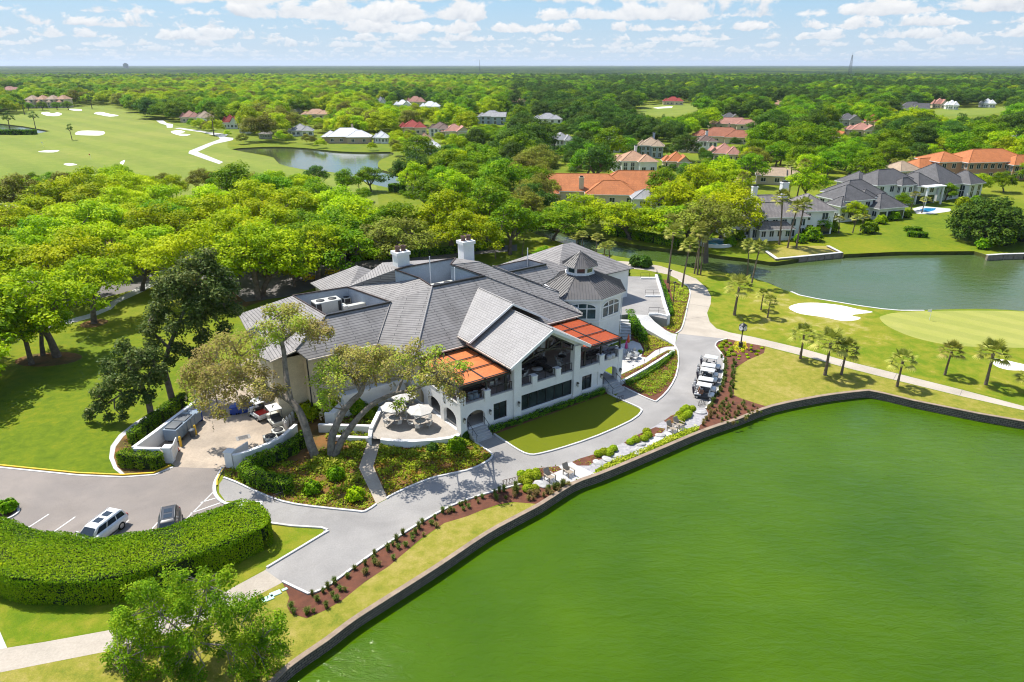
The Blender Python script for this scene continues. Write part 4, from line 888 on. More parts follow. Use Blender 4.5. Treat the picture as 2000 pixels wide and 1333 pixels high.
ORD = ['first', 'second', 'third', 'fourth', 'fifth', 'sixth', 'seventh', 'eighth', 'ninth', 'tenth', 'eleventh', 'twelfth', 'thirteenth', 'fourteenth', 'fifteenth', 'sixteenth', 'seventeenth', 'eighteenth', 'nineteenth', 'twentieth', 'twenty-first', 'twenty-second', 'twenty-third', 'twenty-fourth', 'twenty-fifth', 'twenty-sixth', 'twenty-seventh', 'twenty-eighth', 'twenty-ninth', 'thirtieth']+['thirty-%s' % x for x in ('first', 'second', 'third', 'fourth', 'fifth', 'sixth', 'seventh', 'eighth', 'ninth')]
SH = dict(a=11, b=12, c=13, d=14)
geo_kw = {11: dict(h=12, wid=14, lob=46), 12: dict(h=11.5, wid=12.5, lob=40, fork=.2), 13: dict(h=13, wid=15, lob=52, limbs=7), 14: dict(h=12.5, wid=11.5, lob=36, fork=.28), 15: dict(h=14, wid=14.5, lob=44, fork=.4, base=.5, r0=.5, lean=-.5)}
KINDS = {}
for cn, lm in (('lime-green', L_LIME), ('yellow-green', L_YEL), ('mid-green', L_MID), ('dark green', L_DARK), ('olive-brown', L_OLIVE)):
    for s in geo_kw: KINDS[cn, s] = oak_kind(s, lm, **geo_kw[s])
placed = []     # (x, y, r) of every tree set so far
def free(x, y, d): return all((x-a)**2+(y-b)**2 > (d*.5+r*.5)**2 for a, b, r in placed)
NOTREE = []     # ground polygons that stay open
OPEN = []       # views kept open: outlines of what the photo shows between the crowns
def opened(pts): OPEN.append((min(p[0] for p in pts), max(p[0] for p in pts), min(p[1] for p in pts), max(p[1] for p in pts), pts))
def sees(x, y, h=12., w=12.):
    d = math.hypot(x, y); a, b = y/d, -x/d
    for z, k in ((h, 0), (h*.93, .2), (h*.93, -.2), (h*.75, .38), (h*.75, -.38), (h*.5, .42), (h*.5, -.42), (h*.5, 0)):
        u, v = proj((x+a*k*w, y+b*k*w, z))
        for u0, u1, v0, v1, p in OPEN:
            if u0 <= u <= u1 and v0 <= v <= v1 and inpoly(u, v, p): return False
    return True
opened([(-300, 222), (0, 226), (60, 216), (110, 209), (180, 207), (222, 208), (300, 236), (345, 245), (400, 262), (460, 272), (520, 274), (600, 280), (640, 283), (762, 294), (768, 303), (744, 314), (742, 338), (700, 338), (640, 332), (600, 331), (540, 322), (440, 318), (420, 322), (340, 331), (300, 330), (262, 324), (214, 312), (190, 322), (70, 332), (-300, 332)])
opened([(0, 238), (45, 240), (100, 254), (72, 262), (0, 264)])
opened([(655, 350), (700, 346), (735, 365), (790, 372), (835, 372), (835, 352), (752, 345), (740, 340), (700, 338)])
opened([(1082, 376), (1130, 362), (1200, 350), (1300, 380), (1290, 394), (1100, 394)])
opened([(664, 388), (706, 386), (708, 408), (666, 410)])
opened([(1455, 385), (1560, 362), (1600, 350), (1690, 335), (1800, 325), (1880, 312), (2000, 304), (2010, 348), (1925, 352), (1930, 415), (1640, 470), (1460, 470)])
opened([(1478, 334), (1532, 334), (1532, 362), (1478, 362)]); opened([(1240, 207), (1270, 204), (1330, 203), (1360, 206), (1358, 222), (1300, 224), (1250, 222)]); opened([(1830, 216), (1900, 212), (1970, 209), (1970, 217), (1900, 226), (1835, 226)])
opened([(1045, 450), (1095, 450), (1180, 471), (1300, 475), (1300, 500), (1180, 495), (1100, 470), (1050, 462)])
def clear(x, y): return not any(inpoly(x, y, p) for p in NOTREE)
def gpoly(pts, z=0): return [(p.x, p.y) for p in GP(pts, z)]
NOTREE += [[(p.x, p.y) for p in h] for h in (lake_hole, lag_hole, pond_hole, pond2_hole)]
NOTREE += [gpoly(COURSE[:-3]+[(760, 345), (690, 352), (560, 338), (440, 338), (340, 352), (230, 335), (-300, 352)]), gpoly([(1235, 224), (1250, 210), (1270, 203), (1330, 202), (1362, 204), (1362, 232), (1300, 236)]), gpoly([(1795, 224), (1830, 213), (1975, 207), (1975, 226), (1930, 236), (1810, 240)])]
cb = [(W(x, y, 0).x, W(x, y, 0).y) for x, y in ((-26, 12), (-8, -4), (20, -6), (60, 5), (58, 42), (12, 55), (-8, 52), (-26, 38))]
NOTREE.append(cb)
NOTREE.append(gpoly([(1360, 494), (1516, 512), (1649, 497), (1756, 492), (1902, 491), (2000, 496), (2200, 480), (2100, 395), (1900, 330), (1700, 335), (1540, 360), (1450, 390), (1430, 440)]))
NOTREE.append(gpoly([(-300, 600), (110, 600), (215, 590), (330, 560), (470, 600), (1000, 520), (1400, 500), (1400, 700), (2600, 900), (2600, 1500), (-900, 1500)]))
# ------------------------------------------------------------------ the grove left of and behind the clubhouse
GROVE = gpoly([(-90, 345), (0, 350), (150, 344), (232, 332), (330, 352), (450, 342), (560, 338), (640, 368), (690, 404), (760, 408), (860, 388), (950, 402), (1010, 420), (960, 448), (900, 478), (860, 482), (760, 500), (700, 530), (560, 545), (420, 530), (330, 530), (200, 560), (100, 580), (0, 600), (-90, 600)], 8.0)
rg = np.random.default_rng(3)
xs, ys = [p[0] for p in GROVE], [p[1] for p in GROVE]; grove = []
opened([(480, 565), (560, 600), (720, 545), (750, 522), (660, 520), (520, 545)]); opened([(745, 482), (900, 472), (1000, 470), (1000, 505), (745, 515)])
opened([(15, 556), (75, 560), (160, 585), (160, 612), (60, 600), (15, 580)])
ROADS = [gpoly([(330, 548), (420, 545), (480, 590), (560, 580), (640, 555), (700, 540), (700, 520), (620, 520), (480, 520), (330, 500)])]
for _ in range(60000):
    x, y = rg.uniform(min(xs), max(xs)), rg.uniform(min(ys), max(ys)); d = 8.7+2.3*rg.random()+(y-110)*.008
    if inpoly(x, y, GROVE) and free(x, y, d) and clear(x, y) and sees(x, y, 13.5, 14) and (rg.random() < .35 or not inpoly(x, y, ROADS[0])):
        placed.append((x, y, d)); grove.append((x, y, d))
    if len(grove) >= 205: break
grove.sort(key=lambda q: -q[1]); rows = {}
for x, y, d in grove: rows.setdefault(int((max(ys)-y)//14), []).append((x, y, d))
for ri, rk in enumerate(sorted(rows)):
    row = sorted(rows[rk], key=lambda q: q[0]/q[1])
    for i, (x, y, d) in enumerate(row):
        u, v = proj((x, y, 8))
        w = np.array([.6, .24, .13, .02, .03]) if u < 480 else np.array([.45, .15, .28, .05, .07])
        if u > 880: w = np.array([.15, .15, .3, .15, .25])
        if 200 < u < 520 and v > 400: w = np.array([.38, .5, .1, 0, .02])
        cn = ['lime-green', 'yellow-green', 'mid-green', 'dark green', 'olive-brown'][rg.choice(5, p=w/w.sum())]
        k = [11, 12, 13, 14][rg.integers(4)]; s = rg.uniform(.98, 1.26)*(d/11.5)**.5
        KINDS[cn, k].place((x, y, 0), rg.uniform(0, 6.3), (s, s, s*rg.uniform(.85, 1.02)), f'{cn} oak, {ORD[i]} from left in the {ORD[ri]} grove row counted from the fairway', 'oaks of the grove')
# single oaks one can pick out by their trunks
def single(u, v, cn, k, s, label, name=None, zs=1., rz=0):
    p = G(u, v); placed.append((p.x, p.y, 9)); KINDS[cn, k].place(p, rz, (s, s, s*zs), label)
single(112, 697, 'lime-green', 15, .98, 'tall thick-trunked oak on the mulch ring of the park lawn', rz=1)
single(62, 712, 'lime-green', 15, .66, 'small oak whose dark trunk stands on the edge of the mulch ring', rz=2)
single(84, 694, 'mid-green', 15, .6, 'slim oak between the two larger oaks on the mulch ring', rz=4)
single(184, 632, 'lime-green', 15, .82, 'stout oak beside the curving white park path', rz=3)
single(-30, 640, 'lime-green', 15, .9, 'bright oak cut by the left edge of the picture above the lawn')
single(-75, 735, 'mid-green', 13, 1.05, 'oak just outside the left edge whose branches shade the lawn', rz=2)
single(-112, 765, 'mid-green', 15, 1.1, 'tall oak well outside the left edge shading the park lawn', rz=1)
for i, (u, v) in enumerate(((56, 216), (84, 216), (112, 215), (134, 215))): single(u, v, 'mid-green', 11, .62+.08*(i % 2), f'small tree in front of the cream townhouses, {ORD[i]} from the left', rz=i)
single(-95, 800, 'lime-green', 11, 1.0, 'lower oak outside the left edge casting shade on the lawn', rz=4)
single(505, 585, 'lime-green', 15, 1.0, 'many-limbed oak in the court behind the left roof well', rz=1.5)
single(622, 552, 'lime-green', 15, .86, 'bright green oak beside the yellow and orange flower bed', rz=2.5)
single(575, 560, 'lime-green', 12, .6, 'small bright round oak left of the orange flowers')
single(760, 500, 'mid-green', 15, .74, 'oak with dark trunk on the lawn behind the first chimney')
single(880, 480, 'mid-green', 12, .85, 'oak over the clipped hedge behind the second chimney', rz=2)
single(955, 470, 'olive-brown', 11, .8, 'brownish oak leaning over the bright lawn behind the chimneys', rz=1)
single(835, 420, 'mid-green', 11, .9, 'round green oak above the grove hut roof')
single(1080, 470, 'mid-green', 13, .9, 'spreading oak on the near bank of the narrow channel', rz=.5, zs=.78)
single(1130, 455, 'lime-green', 13, 1.05, 'broad oak standing just across the narrow channel', rz=2.2, zs=.7)
single(1010, 448, 'olive-brown', 13, .85, 'big olive-brown oak between the grove and the orange-roofed house', rz=.5)
single(1230, 468, 'lime-green', 13, .98, 'lime oak on the far bank left of the leaning palms', rz=4, zs=.74)
single(1290, 472, 'lime-green', 11, 1.0, 'oak on the far bank behind the tallest palm', rz=4, zs=.74)
single(1345, 474, 'mid-green', 13, 1.05, 'wide oak on the bank right of the tallest palm', rz=5, zs=.72)
single(1405, 470, 'yellow-green', 13, 1.1, 'large yellow-green oak hung with moss beside the lagoon house', rz=.2)
single(1378, 512, 'olive-brown', 15, 1.0, 'olive oak at the water edge among the leaning palm trunks', rz=.6)
single(675, 382, 'mid-green', 14, .72, 'slim oak on the sandy patch beside the pond', rz=.2)
single(725, 375, 'mid-green', 11, .72, 'round oak at the pond shore', rz=1.2)
single(620, 368, 'dark green', 12, .7, 'dark rounded oak left of the sandy patch by the pond', rz=1.2)
single(800, 372, 'dark green', 13, 1.0, 'dark spreading oak between pond and clipped hedge block', rz=1.2)
single(880, 370, 'mid-green', 11, 1.15, 'huge green oak at the right end of the pond', rz=3.2)
single(935, 365, 'mid-green', 13, 1.1, 'huge oak right beside the other giant at the end of the pond', rz=.8)
single(1160, 366, 'dark green', 14, 1.2, 'dark glossy-crowned tree left behind the orange-roofed house', rz=.8)
for u, v, cn, k, s, lb in [(1604, 456, 'mid-green', 12, .42, 'small tree against the lagoon house end wall'), (1668, 436, 'lime-green', 11, .5, 'tree between the first and second lagoon houses'), (1758, 412, 'mid-green', 14, .45, 'tree left of the pool in front of the white walls'), (1846, 392, 'mid-green', 12, .5, 'tree right of the pool terrace'), (1905, 380, 'lime-green', 11, .6, 'tree below the orange mansion at its left end'), (1960, 376, 'mid-green', 13, .55, 'tree below the orange mansion at the right edge'), (1575, 392, 'lime-green', 13, .8, 'tree rising behind the first lagoon house'), (1690, 362, 'mid-green', 11, .9, 'tree rising behind the second lagoon house'), (1470, 440, 'olive-brown', 12, .6, 'mossy tree hugging the left end of the lagoon house')]: single(u, v, cn, k, s, lb, rz=u % 6)
# the mulch ring
sheet('mulch_ring', [G(95, 702)+Vector((math.cos(a)*4.5, math.sin(a)*2.6, 0)) for a in np.linspace(0, 6.28, 20)[:-1]], m_pine, .01, 'structure')
sheet('mulch_ring', [G(184, 632)+Vector((math.cos(a)*2, math.sin(a)*2, 0)) for a in np.linspace(0, 6.28, 16)[:-1]], m_pine, .012, 'structure')
# ------------------------------------------------------------------ trees drawn limb by limb from the photo
def hero(name, label, cat, base, branches, lobes, lm, bark, per, leaf, y0, flat=.7, seed=1, under=.5, r_scale=1., twigs=True, moss=0, tw=1., dyf=None):
    """branches: ([(u,v,dy)...], r0, r1); lobes: (u,v,dy,r,tint)"""
    rng = np.random.default_rng(seed); o = Vector(base); r = empty(name, o, 0, label, cat); b = MB(); pts_all = []
    for pts, ra, rb in branches:
        P = smooth_line([V(u, v, y0+dy)-o for u, v, dy in pts], 4); n = len(P)
        b.path(P, [ra+(rb-ra)*i/(n-1) for i in range(n)], 8); pts_all += P
    cent = []; rad = []; tn = []
    for li, (u, v, dy, rr, tt) in enumerate(lobes):
        if dyf: dy += dyf[li % len(dyf)]
        c = V(u, v, y0+dy)-o; q = min(pts_all, key=lambda t: (t-c).length)
        m = (q+c)/2+Vector(rng.normal(0, .3, 3)); b.path([q, m, c], [.1*tw, .07*tw, .03*tw], 5)
        for j in range(3):
            off = rng.normal(0, rr*.42, 3) if j else np.zeros(3); cc = np.array(c)+off
            cent.append(cc); rad.append(rr*(1 if j == 0 else .72)); tn.append(min(1, max(0, tt+rng.normal(0, .12))))
            if twigs and j: b.path([c, Vector(cc)], [.04*tw, .015*tw], 4)
    b.build('trunk', bark, r)
    cent = [np.array(c) for c in cent]
    C_, N_, T_ = lobes_leaves(cent, rad, per, flat, rng, tn, under)
    leaf_obj('crown', C_, N_, leaf, T_, lm, r, rng=rng, jit=.5)
    if moss:
        MC, MN, MT = [], [], []
        for c, rr in zip(cent, rad):
            for _ in range(moss):
                p = c+rng.normal(0, rr*.5, 3)-np.array([0, 0, rr*.35]); L = rng.uniform(.4, 1.3)
                for k in range(7): MC.append(p-np.array([rng.normal(0, .05), rng.normal(0, .05), L*k/7])); MN.append(rng.normal(0, 1, 3)*np.array([1, 1, .2])); MT.append(rng.uniform(.1, .9))
        leaf_obj('spanish_moss', np.array(MC), np.array(MN), .2, MT, L_MOSS, r, aspect=2.5, rng=rng)
    return r
L_MOSS = leaf_mat('moss_strands', (.10, .085, .06), (.16, .135, .095), (.22, .19, .13), trans=.2)
b0 = G(617, 892); ya = b0.y
hero('live_oak', 'leaning live oak with mossy olive crown over the service yard', 'tree', b0,
     [([(617, 895, 0), (606, 866, .3), (596, 833, .8), (584, 803, 1.5), (568, 784, 2)],   .52, .37), ([(568, 784, 2), (549, 772, 2.5), (515, 757, 3), (470, 735, 3.5), (425, 715, 4), (395, 705, 4)], .36, .12),
      ([(568, 784, 2), (562, 755, 2.8), (557, 717, 3.8), (554, 685, 4.6), (548, 662, 5)], .34, .22), ([(548, 662, 5), (535, 640, 5), (520, 628, 5)], .18, .08), ([(550, 668, 5), (572, 650, 5.3), (592, 640, 5.5), (615, 640, 5.5)], .2, .07), ([(549, 664, 5), (556, 635, 5.2), (556, 608, 5.2)], .17, .06), ([(500, 750, 3.2), (480, 705, 4), (450, 680, 4.5)], .16, .05), ([(470, 735, 3.5), (440, 755, 3), (400, 765, 3)], .14, .05)],
     [(545, 612, 5, 1.2, .75), (570, 606, 5.5, 1.2, .6), (595, 625, 5.5, 1.2, .55), (525, 640, 4.6, 1.2, .8), (555, 640, 5.8, 1.3, .6), (600, 648, 5, 1.2, .35), (625, 638, 6, 1.2, .3), (508, 668, 5, 1.0, .75), (620, 658, 5, 1.0, .2), (580, 632, 6.3, 1.2, .6), (530, 607, 5, .9, .5), (640, 652, 5.5, .8, .2), (538, 665, 4.5, .9, .85),
      (380, 720, 4, 1.4, .35), (403, 692, 4.5, 1.4, .3), (433, 675, 4.8, 1.4, .35), (455, 700, 4.2, 1.4, .35), (470, 742, 3.4, 1.3, .25), (440, 760, 3, 1.4, .3), (402, 762, 3, 1.4, .25), (490, 705, 4, 1.3, .4), (502, 760, 3.2, 1.1, .3), (520, 735, 3.4, 1.1, .25), (480, 785, 2.6, 1.0, .2), (430, 800, 2.4, 1.0, .3), (372, 752, 3.4, 1.3, .35), (470, 662, 5, 1.2, .45), (415, 735, 3, 1.4, .4), (495, 680, 5, 1.1, .4), (445, 725, 4.6, 1.4, .25), (395, 790, 2.6, 1, .6), (520, 775, 2.4, .9, .2), (545, 765, 2.2, .8, .25)], L_LIVE, m_bark2, 215, .2, ya, .75, 5, moss=2, dyf=(0, -3, -1.5, -6, 0, -4))
b1 = G(650, 890); yb = b1.y
hero('live_oak', 'twin-stemmed live oak with grey leaning trunks shading the patio tables', 'tree', b1,
     [([(647, 893, 0), (648, 857, .3), (657, 831, .8), (669, 807, 1.4), (687, 784, 2), (704, 768, 2.5), (712, 745, 3)], .46, .22), ([(654, 890, 0), (666, 863, .2), (683, 838, .6), (701, 815, 1), (724, 793, 1.4), (745, 780, 1.8), (775, 768, 2), (800, 764, 2), (830, 752, 2.2)], .4, .14),
      ([(704, 768, 2.5), (690, 740, 3), (665, 715, 3.4), (645, 705, 3.6)], .2, .08), ([(712, 745, 3), (735, 715, 3.4), (760, 700, 3.6)], .2, .08), ([(775, 768, 2), (790, 735, 2.6), (815, 705, 3)], .16, .06), ([(830, 752, 2.2), (855, 730, 2.4), (885, 722, 2.4)], .14, .05), ([(745, 780, 1.8), (765, 785, 1.4), (782, 792, 1)], .1, .04), ([(830, 752, 2.2), (865, 752, 2), (895, 762, 1.8)], .1, .04)],
     [(620, 745, 3, 1.1, .85), (640, 715, 3.5, 1.2, .6), (662, 694, 3.6, 1.2, .45), (690, 702, 3.4, 1.2, .35), (702, 730, 3, 1.2, .3), (722, 690, 3.6, 1.2, .4), (742, 710, 3.2, 1.2, .35), (762, 690, 3.6, 1.1, .45), (782, 702, 3, 1.1, .5), (803, 685, 3.2, 1.1, .55), (822, 702, 3, 1.1, .6), (842, 690, 3.2, .9, .75), (850, 714, 2.6, 1.0, .5), (872, 722, 2.5, 1.0, .4), (890, 742, 2.2, .9, .5), (897, 715, 2.6, .9, .75), (830, 738, 2.4, 1.0, .45), (792, 728, 2.6, 1.0, .35), (660, 745, 3.2, 1.2, .65), (640, 772, 2.6, 1.0, .85), (720, 730, 2.6, 1.1, .35), (780, 792, 1, .8, .7), (760, 728, 3, 1.1, .4), (880, 765, 1.8, .7, .35), (900, 772, 1.6, .6, .3), (662, 722, 3.4, 1.2, .6), (635, 790, 2, .9, .9), (855, 742, 2, .8, .5), (740, 690, 4.5, 1, .5), (700, 690, 4.5, 1, .3), (803, 765, 1.6, .7, .6)], L_LIVE, m_bark2, 225, .2, yb, .75, 6, moss=2, dyf=(0, -4.5, -2, -6, 0))
b2 = G(298, 826); 
hero('magnolia_tree', 'dark glossy magnolia leaning over the white yard wall, nearer of the two', 'tree', b2, [([(298, 828, 0), (290, 786, 0), (277, 756, .3), (262, 730, .5), (250, 705, .6)], .4, .14), ([(284, 770, .2), (250, 765, .3), (215, 785, .2), (190, 800, 0)], .16, .05), ([(277, 756, .3), (300, 715, 1), (300, 690, 1.2)], .16, .06)],
     [(200, 792, 0, 1.0, .5), (222, 752, .4, 1.2, .5), (250, 720, 1, 1.3, .6), (282, 700, 1.4, 1.3, .5), (240, 685, 1.4, 1.2, .6), (300, 695, 1.6, 1.2, .5), (270, 742, -.6, 1.3, .5), (302, 742, .6, 1.2, .4), (182, 802, 0, .8, .5), (215, 815, -.4, .7, .4), (258, 770, -.8, 1.1, .45), (310, 722, .6, 1.1, .5), (195, 765, .6, 1.1, .6), (215, 720, 1.4, 1.1, .6), (240, 790, -1, .8, .4), (265, 700, .2, 1.2, .65), (172, 815, 0, .6, .4), (235, 740, -.6, 1.2, .55), (290, 770, -.3, .9, .4), (240, 815, -.6, .6, .4)], L_MAG, m_bark, 270, .25, b2.y, .85, 7)
b3 = G(339, 789)
hero('magnolia_tree', 'tall dark magnolia beside the left wing roof, farther of the two', 'tree', b3, [([(339, 790, 0), (329, 753, .3), (322, 719, .8), (330, 680, 1.4), (350, 630, 2.4), (370, 580, 3.4), (385, 545, 4)], .42, .12), ([(330, 680, 1.4), (300, 650, 2), (290, 630, 2.4)], .18, .06), ([(350, 630, 2.4), (400, 610, 3), (435, 590, 3.4)], .18, .06)],
     [(332, 545, 4, 1.4, .5), (370, 515, 5, 1.5, .5), (402, 522, 5, 1.5, .45), (432, 542, 5, 1.4, .45), (442, 572, 4.4, 1.4, .4), (402, 572, 3, 1.6, .5), (352, 582, 3, 1.6, .55), (312, 602, 2.6, 1.4, .6), (292, 642, 2, 1.2, .6), (342, 642, 1.4, 1.5, .55), (382, 632, 2, 1.5, .5), (422, 612, 3, 1.4, .4), (452, 604, 4, 1.2, .4), (352, 682, 1, 1.2, .45), (302, 672, 1.4, 1.2, .55), (400, 662, 2, 1.2, .35), (330, 706, .6, .9, .4), (380, 600, 1.4, 1.5, .55), (425, 575, 2.4, 1.4, .45), (345, 560, 2, 1.4, .6), (300, 620, 4, 1.3, .55), (318, 575, 4.6, 1.3, .55), (365, 545, 2.6, 1.4, .6), (400, 500, 6, 1.2, .5), (380, 690, 1, 1.0, .35), (440, 640, 3, 1.0, .3)], L_MAG, m_bark, 250, .27, b3.y, .85, 8)
b4 = G(372, 1302)
rf = np.random.default_rng(21); LB = []
for _ in range(210):
    a = rf.uniform(0, 6.28); q = rf.random()**.5; u = 380+175*q*math.cos(a); v = 1245+130*q*math.sin(a)
    if v < 1135 and (u < 330 or u > 470): v += 45
    if v < 1190 and u < 260: v += 60
    LB.append((u, v, rf.uniform(-3.2, 3.2)*(1-.5*q), rf.uniform(.38, .66), rf.uniform(.25, .8)))
LB += [(400, 1122, .3, .45, .6), (392, 1135, .2, .5, .6), (420, 1135, .6, .5, .6), (345, 1150, 0, .5, .6), (310, 1160, 0, .5, .6), (372, 1150, .4, .5, .6), (440, 1165, .4, .5, .6), (540, 1225, 0, .5, .5), (530, 1260, 0, .55, .5), (212, 1290, 0, .5, .6), (225, 1265, .4, .55, .6), (250, 1320, -.5, .6, .6)]
hero('elm_tree', 'feathery bright green young elm at the bottom edge beside the concrete path', 'tree', b4, [([(372, 1304, 0), (372, 1270, 0), (378, 1235, 0)], .16, .11), ([(378, 1240, 0), (392, 1190, .4), (402, 1140, .5)], .08, .02), ([(376, 1250, 0), (330, 1215, -.4), (300, 1185, -.5)], .07, .02), ([(378, 1240, 0), (430, 1215, .6), (480, 1200, 1)], .07, .02), ([(374, 1265, 0), (300, 1265, -1.2), (240, 1290, -1.6)], .07, .02), ([(376, 1255, 0), (440, 1260, -.8), (510, 1255, -1)], .07, .02), ([(374, 1262, 0), (380, 1270, -1.8), (400, 1300, -2.6)], .06, .02), ([(374, 1262, 0), (350, 1220, 1.8), (340, 1200, 2.8)], .06, .02)],
     LB, L_FORE, m_bark2, 430, .12, b4.y, 1.1, 9, under=.9, tw=.32)
b5 = G(8, 1150)
hero('small_tree', 'thin yellowing sapling at the left edge in front of the big hedge', 'tree', b5, [([(18, 1160, 0), (14, 1140, 0), (8, 1118, 0)], .08, .04)], [(4, 1112, 0, .5, .8), (12, 1122, .2, .4, .9), (-4, 1125, 0, .5, .8)], L_YEL, m_bark2, 300, .14, b5.y, 1., 10)
# ------------------------------------------------------------------ palms
def make_palm(seed, hgt, rc=1.75, nf=30, name='palm_tree', droop=1., lm=None, lean=.12):
    def make():
        rng = np.random.default_rng(seed); r = empty(name, cat='palm'); b = MB()
        lx, ly = rng.normal(0, lean, 2)*hgt*.35
        top = Vector((lx, ly, hgt)); b.path([(0, 0, -.1), (lx*.25, ly*.25, hgt*.4), (lx*.7, ly*.7, hgt*.8), top], [.22, .15, .14, .2], 9)
        b.build('trunk', m_ptrunk, r)
        vs, fs, tn = [], [], []
        for k in range(nf):
            a = k*2.39996+rng.uniform(-.2, .2); el = R(80-98*(k/nf)**.8); L = rc*rng.uniform(.66, .82); d = Vector((math.cos(a)*math.cos(el), math.sin(a)*math.cos(el), math.sin(el)))
            p0 = top+Vector((0, 0, .05)); p1 = p0+d*L*.62+Vector((0, 0, -.07*L*(1+(k/nf)))); sd = d.cross(Vector((0, 0, 1))); sd = sd.normalized() if sd.length > .05 else Vector((1, 0, 0)); upn = sd.cross(d).normalized()
            o = len(vs); vs += [p0+sd*.02, p0-sd*.02, p1-sd*.015, p1+sd*.015]; fs.append((o, o+1, o+2, o+3)); tn.append(.4)
            t0 = rng.uniform(.2, .7) if k < nf*.8 else rng.uniform(.7, 1)
            for j in range(13):
                th = R(-78+156*j/12.); dd = (d*math.cos(th)+sd*math.sin(th)).normalized(); ll = L*(.66-.12*abs(th)); dr = droop*(.12+.2*(1-math.sin(max(el, -.6))))
                m = p1+dd*ll*.55+upn*.05*abs(math.sin(th)); e = p1+dd*ll-Vector((0, 0, dr*ll)); w = d.cross(dd); pw = (dd.cross(upn)).normalized()*.062*rc/1.75
                o = len(vs); vs += [p1, m+pw, e, m-pw]; fs.append((o, o+1, o+2, o+3)); tn.append(min(1, max(0, t0+rng.normal(0, .12))))
        me = bpy.data.meshes.new('crown'); me.from_pydata([tuple(v) for v in vs], [], fs); at = me.attributes.new('tint', 'FLOAT', 'FACE'); at.data.foreach_set('value', tn); me.materials.append(lm or L_PALM); me.update()
        o = bpy.data.objects.new('crown', me); COL.objects.link(o); o.parent = r; KIDS.setdefault(r.name, []).append(o)
        return r
    return make
PK = [Kind(make_palm(31+i, 4.0, 2.5, 21)) for i in range(3)]; PT = [Kind(make_palm(41+i, 9.0, 2.5, 22, lean=.2)) for i in range(2)]
def palm(base, crown, label, kinds, H0, s=None, grp=None, wscale=1.):
    p = G(*base); q = V(crown[0], crown[1], p.y+.3); hz = max(1.5, q.z); s = hz/H0; k = kinds[len(placed) % len(kinds)]; w = (wscale*(1.0 if H0 < 5 else 1.0))
    placed.append((p.x, p.y, 3)); k.place(p, (base[0]*.7) % 6.28, (w, w, s) if False else s*1.0 if abs(s-1) < .35 else (max(.8, min(1.25, s)),)*2+(s,), label, grp)
for bs, cr, lb in [((1752, 755), (1763, 704), 'squat full-headed palm closest to the lake between wall and path'), ((1845, 733), (1860, 685), 'leaning palm on the lawn below the putting green edge'), ((1925, 752), (1943, 690), 'slender palm left of the right-hand bunker'), ((1563, 701), (1572, 653), 'palm standing on the upper side of the concrete path, left of a trio'), ((1611, 733), (1612, 668), 'middle palm of the trio by the concrete path'), ((1643, 732), (1653, 681), 'right-hand palm of the trio by the concrete path'), ((2003, 768), (2003, 735), 'palm cut by the right edge of the picture'), ((1434, 616), (1439, 560), 'straight palm on the lawn left of the white bunker'), ((1499, 621), (1505, 589), 'low palm nearest the left end of the white bunker'), ((1486, 606), (1489, 576), 'palm half hidden behind the low palm by the bunker')]:
    palm(bs, cr, lb, PK, 4.0)
for bs, cr, lb in [((1459, 541), (1463, 478), 'left of two tall palms at the lagoon edge'), ((1467, 560), (1478, 482), 'right of two tall palms at the lagoon edge'), ((1304, 553), (1299, 456), 'tallest bare-trunked palm beside the driveway lamp'), ((1332, 563), (1341, 478), 'tall palm at the bend of the shaded driveway'), ((1356, 535), (1379, 462), 'leaning palm, leftmost of the cluster over the channel'), ((1362, 537), (1385, 452), 'leaning palm in the middle of the cluster over the channel'), ((1368, 538), (1393, 466), 'leaning palm, rightmost of the cluster over the channel'), ((1178, 520), (1181, 480), 'palm behind the rear roof by the channel, nearest the eave'), ((1191, 517), (1196, 478), 'palm behind the rear roof with the fuller crown'), ((1164, 498), (1165, 464), 'palm on the channel bank behind the rear roof ridge'), ((1128, 486), (1130, 462), 'dark palm rising behind the rear hipped roof'), ((1138, 488), (1142, 458), 'second dark palm close behind the rear hipped roof'),
                   ((1522, 478), (1527, 388), 'tall palm in front of the bay windows of the lagoon house, left of three'), ((1538, 485), (1551, 405), 'tall palm in front of the lagoon house, middle of three'), ((1555, 485), (1575, 402), 'tall palm in front of the lagoon house, right of three'), ((1480, 466), (1484, 438), 'short palm by the curved end of the lagoon house'), ((1779, 411), (1785, 380), 'palm beside the swimming pool, left one'), ((1800, 417), (1810, 390), 'palm beside the swimming pool, right one'), ((1638, 456), (1643, 428), 'feathery palm by the dark garage openings, left one'), ((1665, 456), (1662, 425), 'feathery palm by the dark garage openings, middle one'), ((1680, 452), (1690, 424), 'feathery palm by the dark garage openings, right one'),
                   ((1707, 345), (1709, 313), 'palm standing behind the grey roofs, first of a row'), ((1740, 340), (1742, 314), 'palm standing behind the grey roofs, second of a row'), ((1772, 338), (1777, 310), 'palm standing behind the grey roofs, third of a row'), ((1795, 340), (1798, 318), 'palm standing behind the grey roofs, fourth of a row'), ((1440, 400), (1444, 345), 'palm rising from the trees left of the lagoon houses'), ((1541, 385), (1545, 325), 'tall palm behind the small beige house, left one'), ((1556, 388), (1560, 322), 'tall palm behind the small beige house, right one'), ((1010, 470), (1012, 440), 'palm left of the channel near the rear drive'), ((1020, 500), (1024, 468), 'bushy palm at the rear drive behind the roof well'), ((968, 505), (970, 482), 'short palm behind the second chimney'), ((702, 375), (705, 345), 'palm at the sandy patch by the pond'), ((560, 380), (563, 352), 'palm crown among the oaks at the near edge of the pond'), ((960, 395), (962, 340), 'tall palm rising out of the oaks right of the pond')]:
    palm(bs, cr, lb, PT, 9.0)
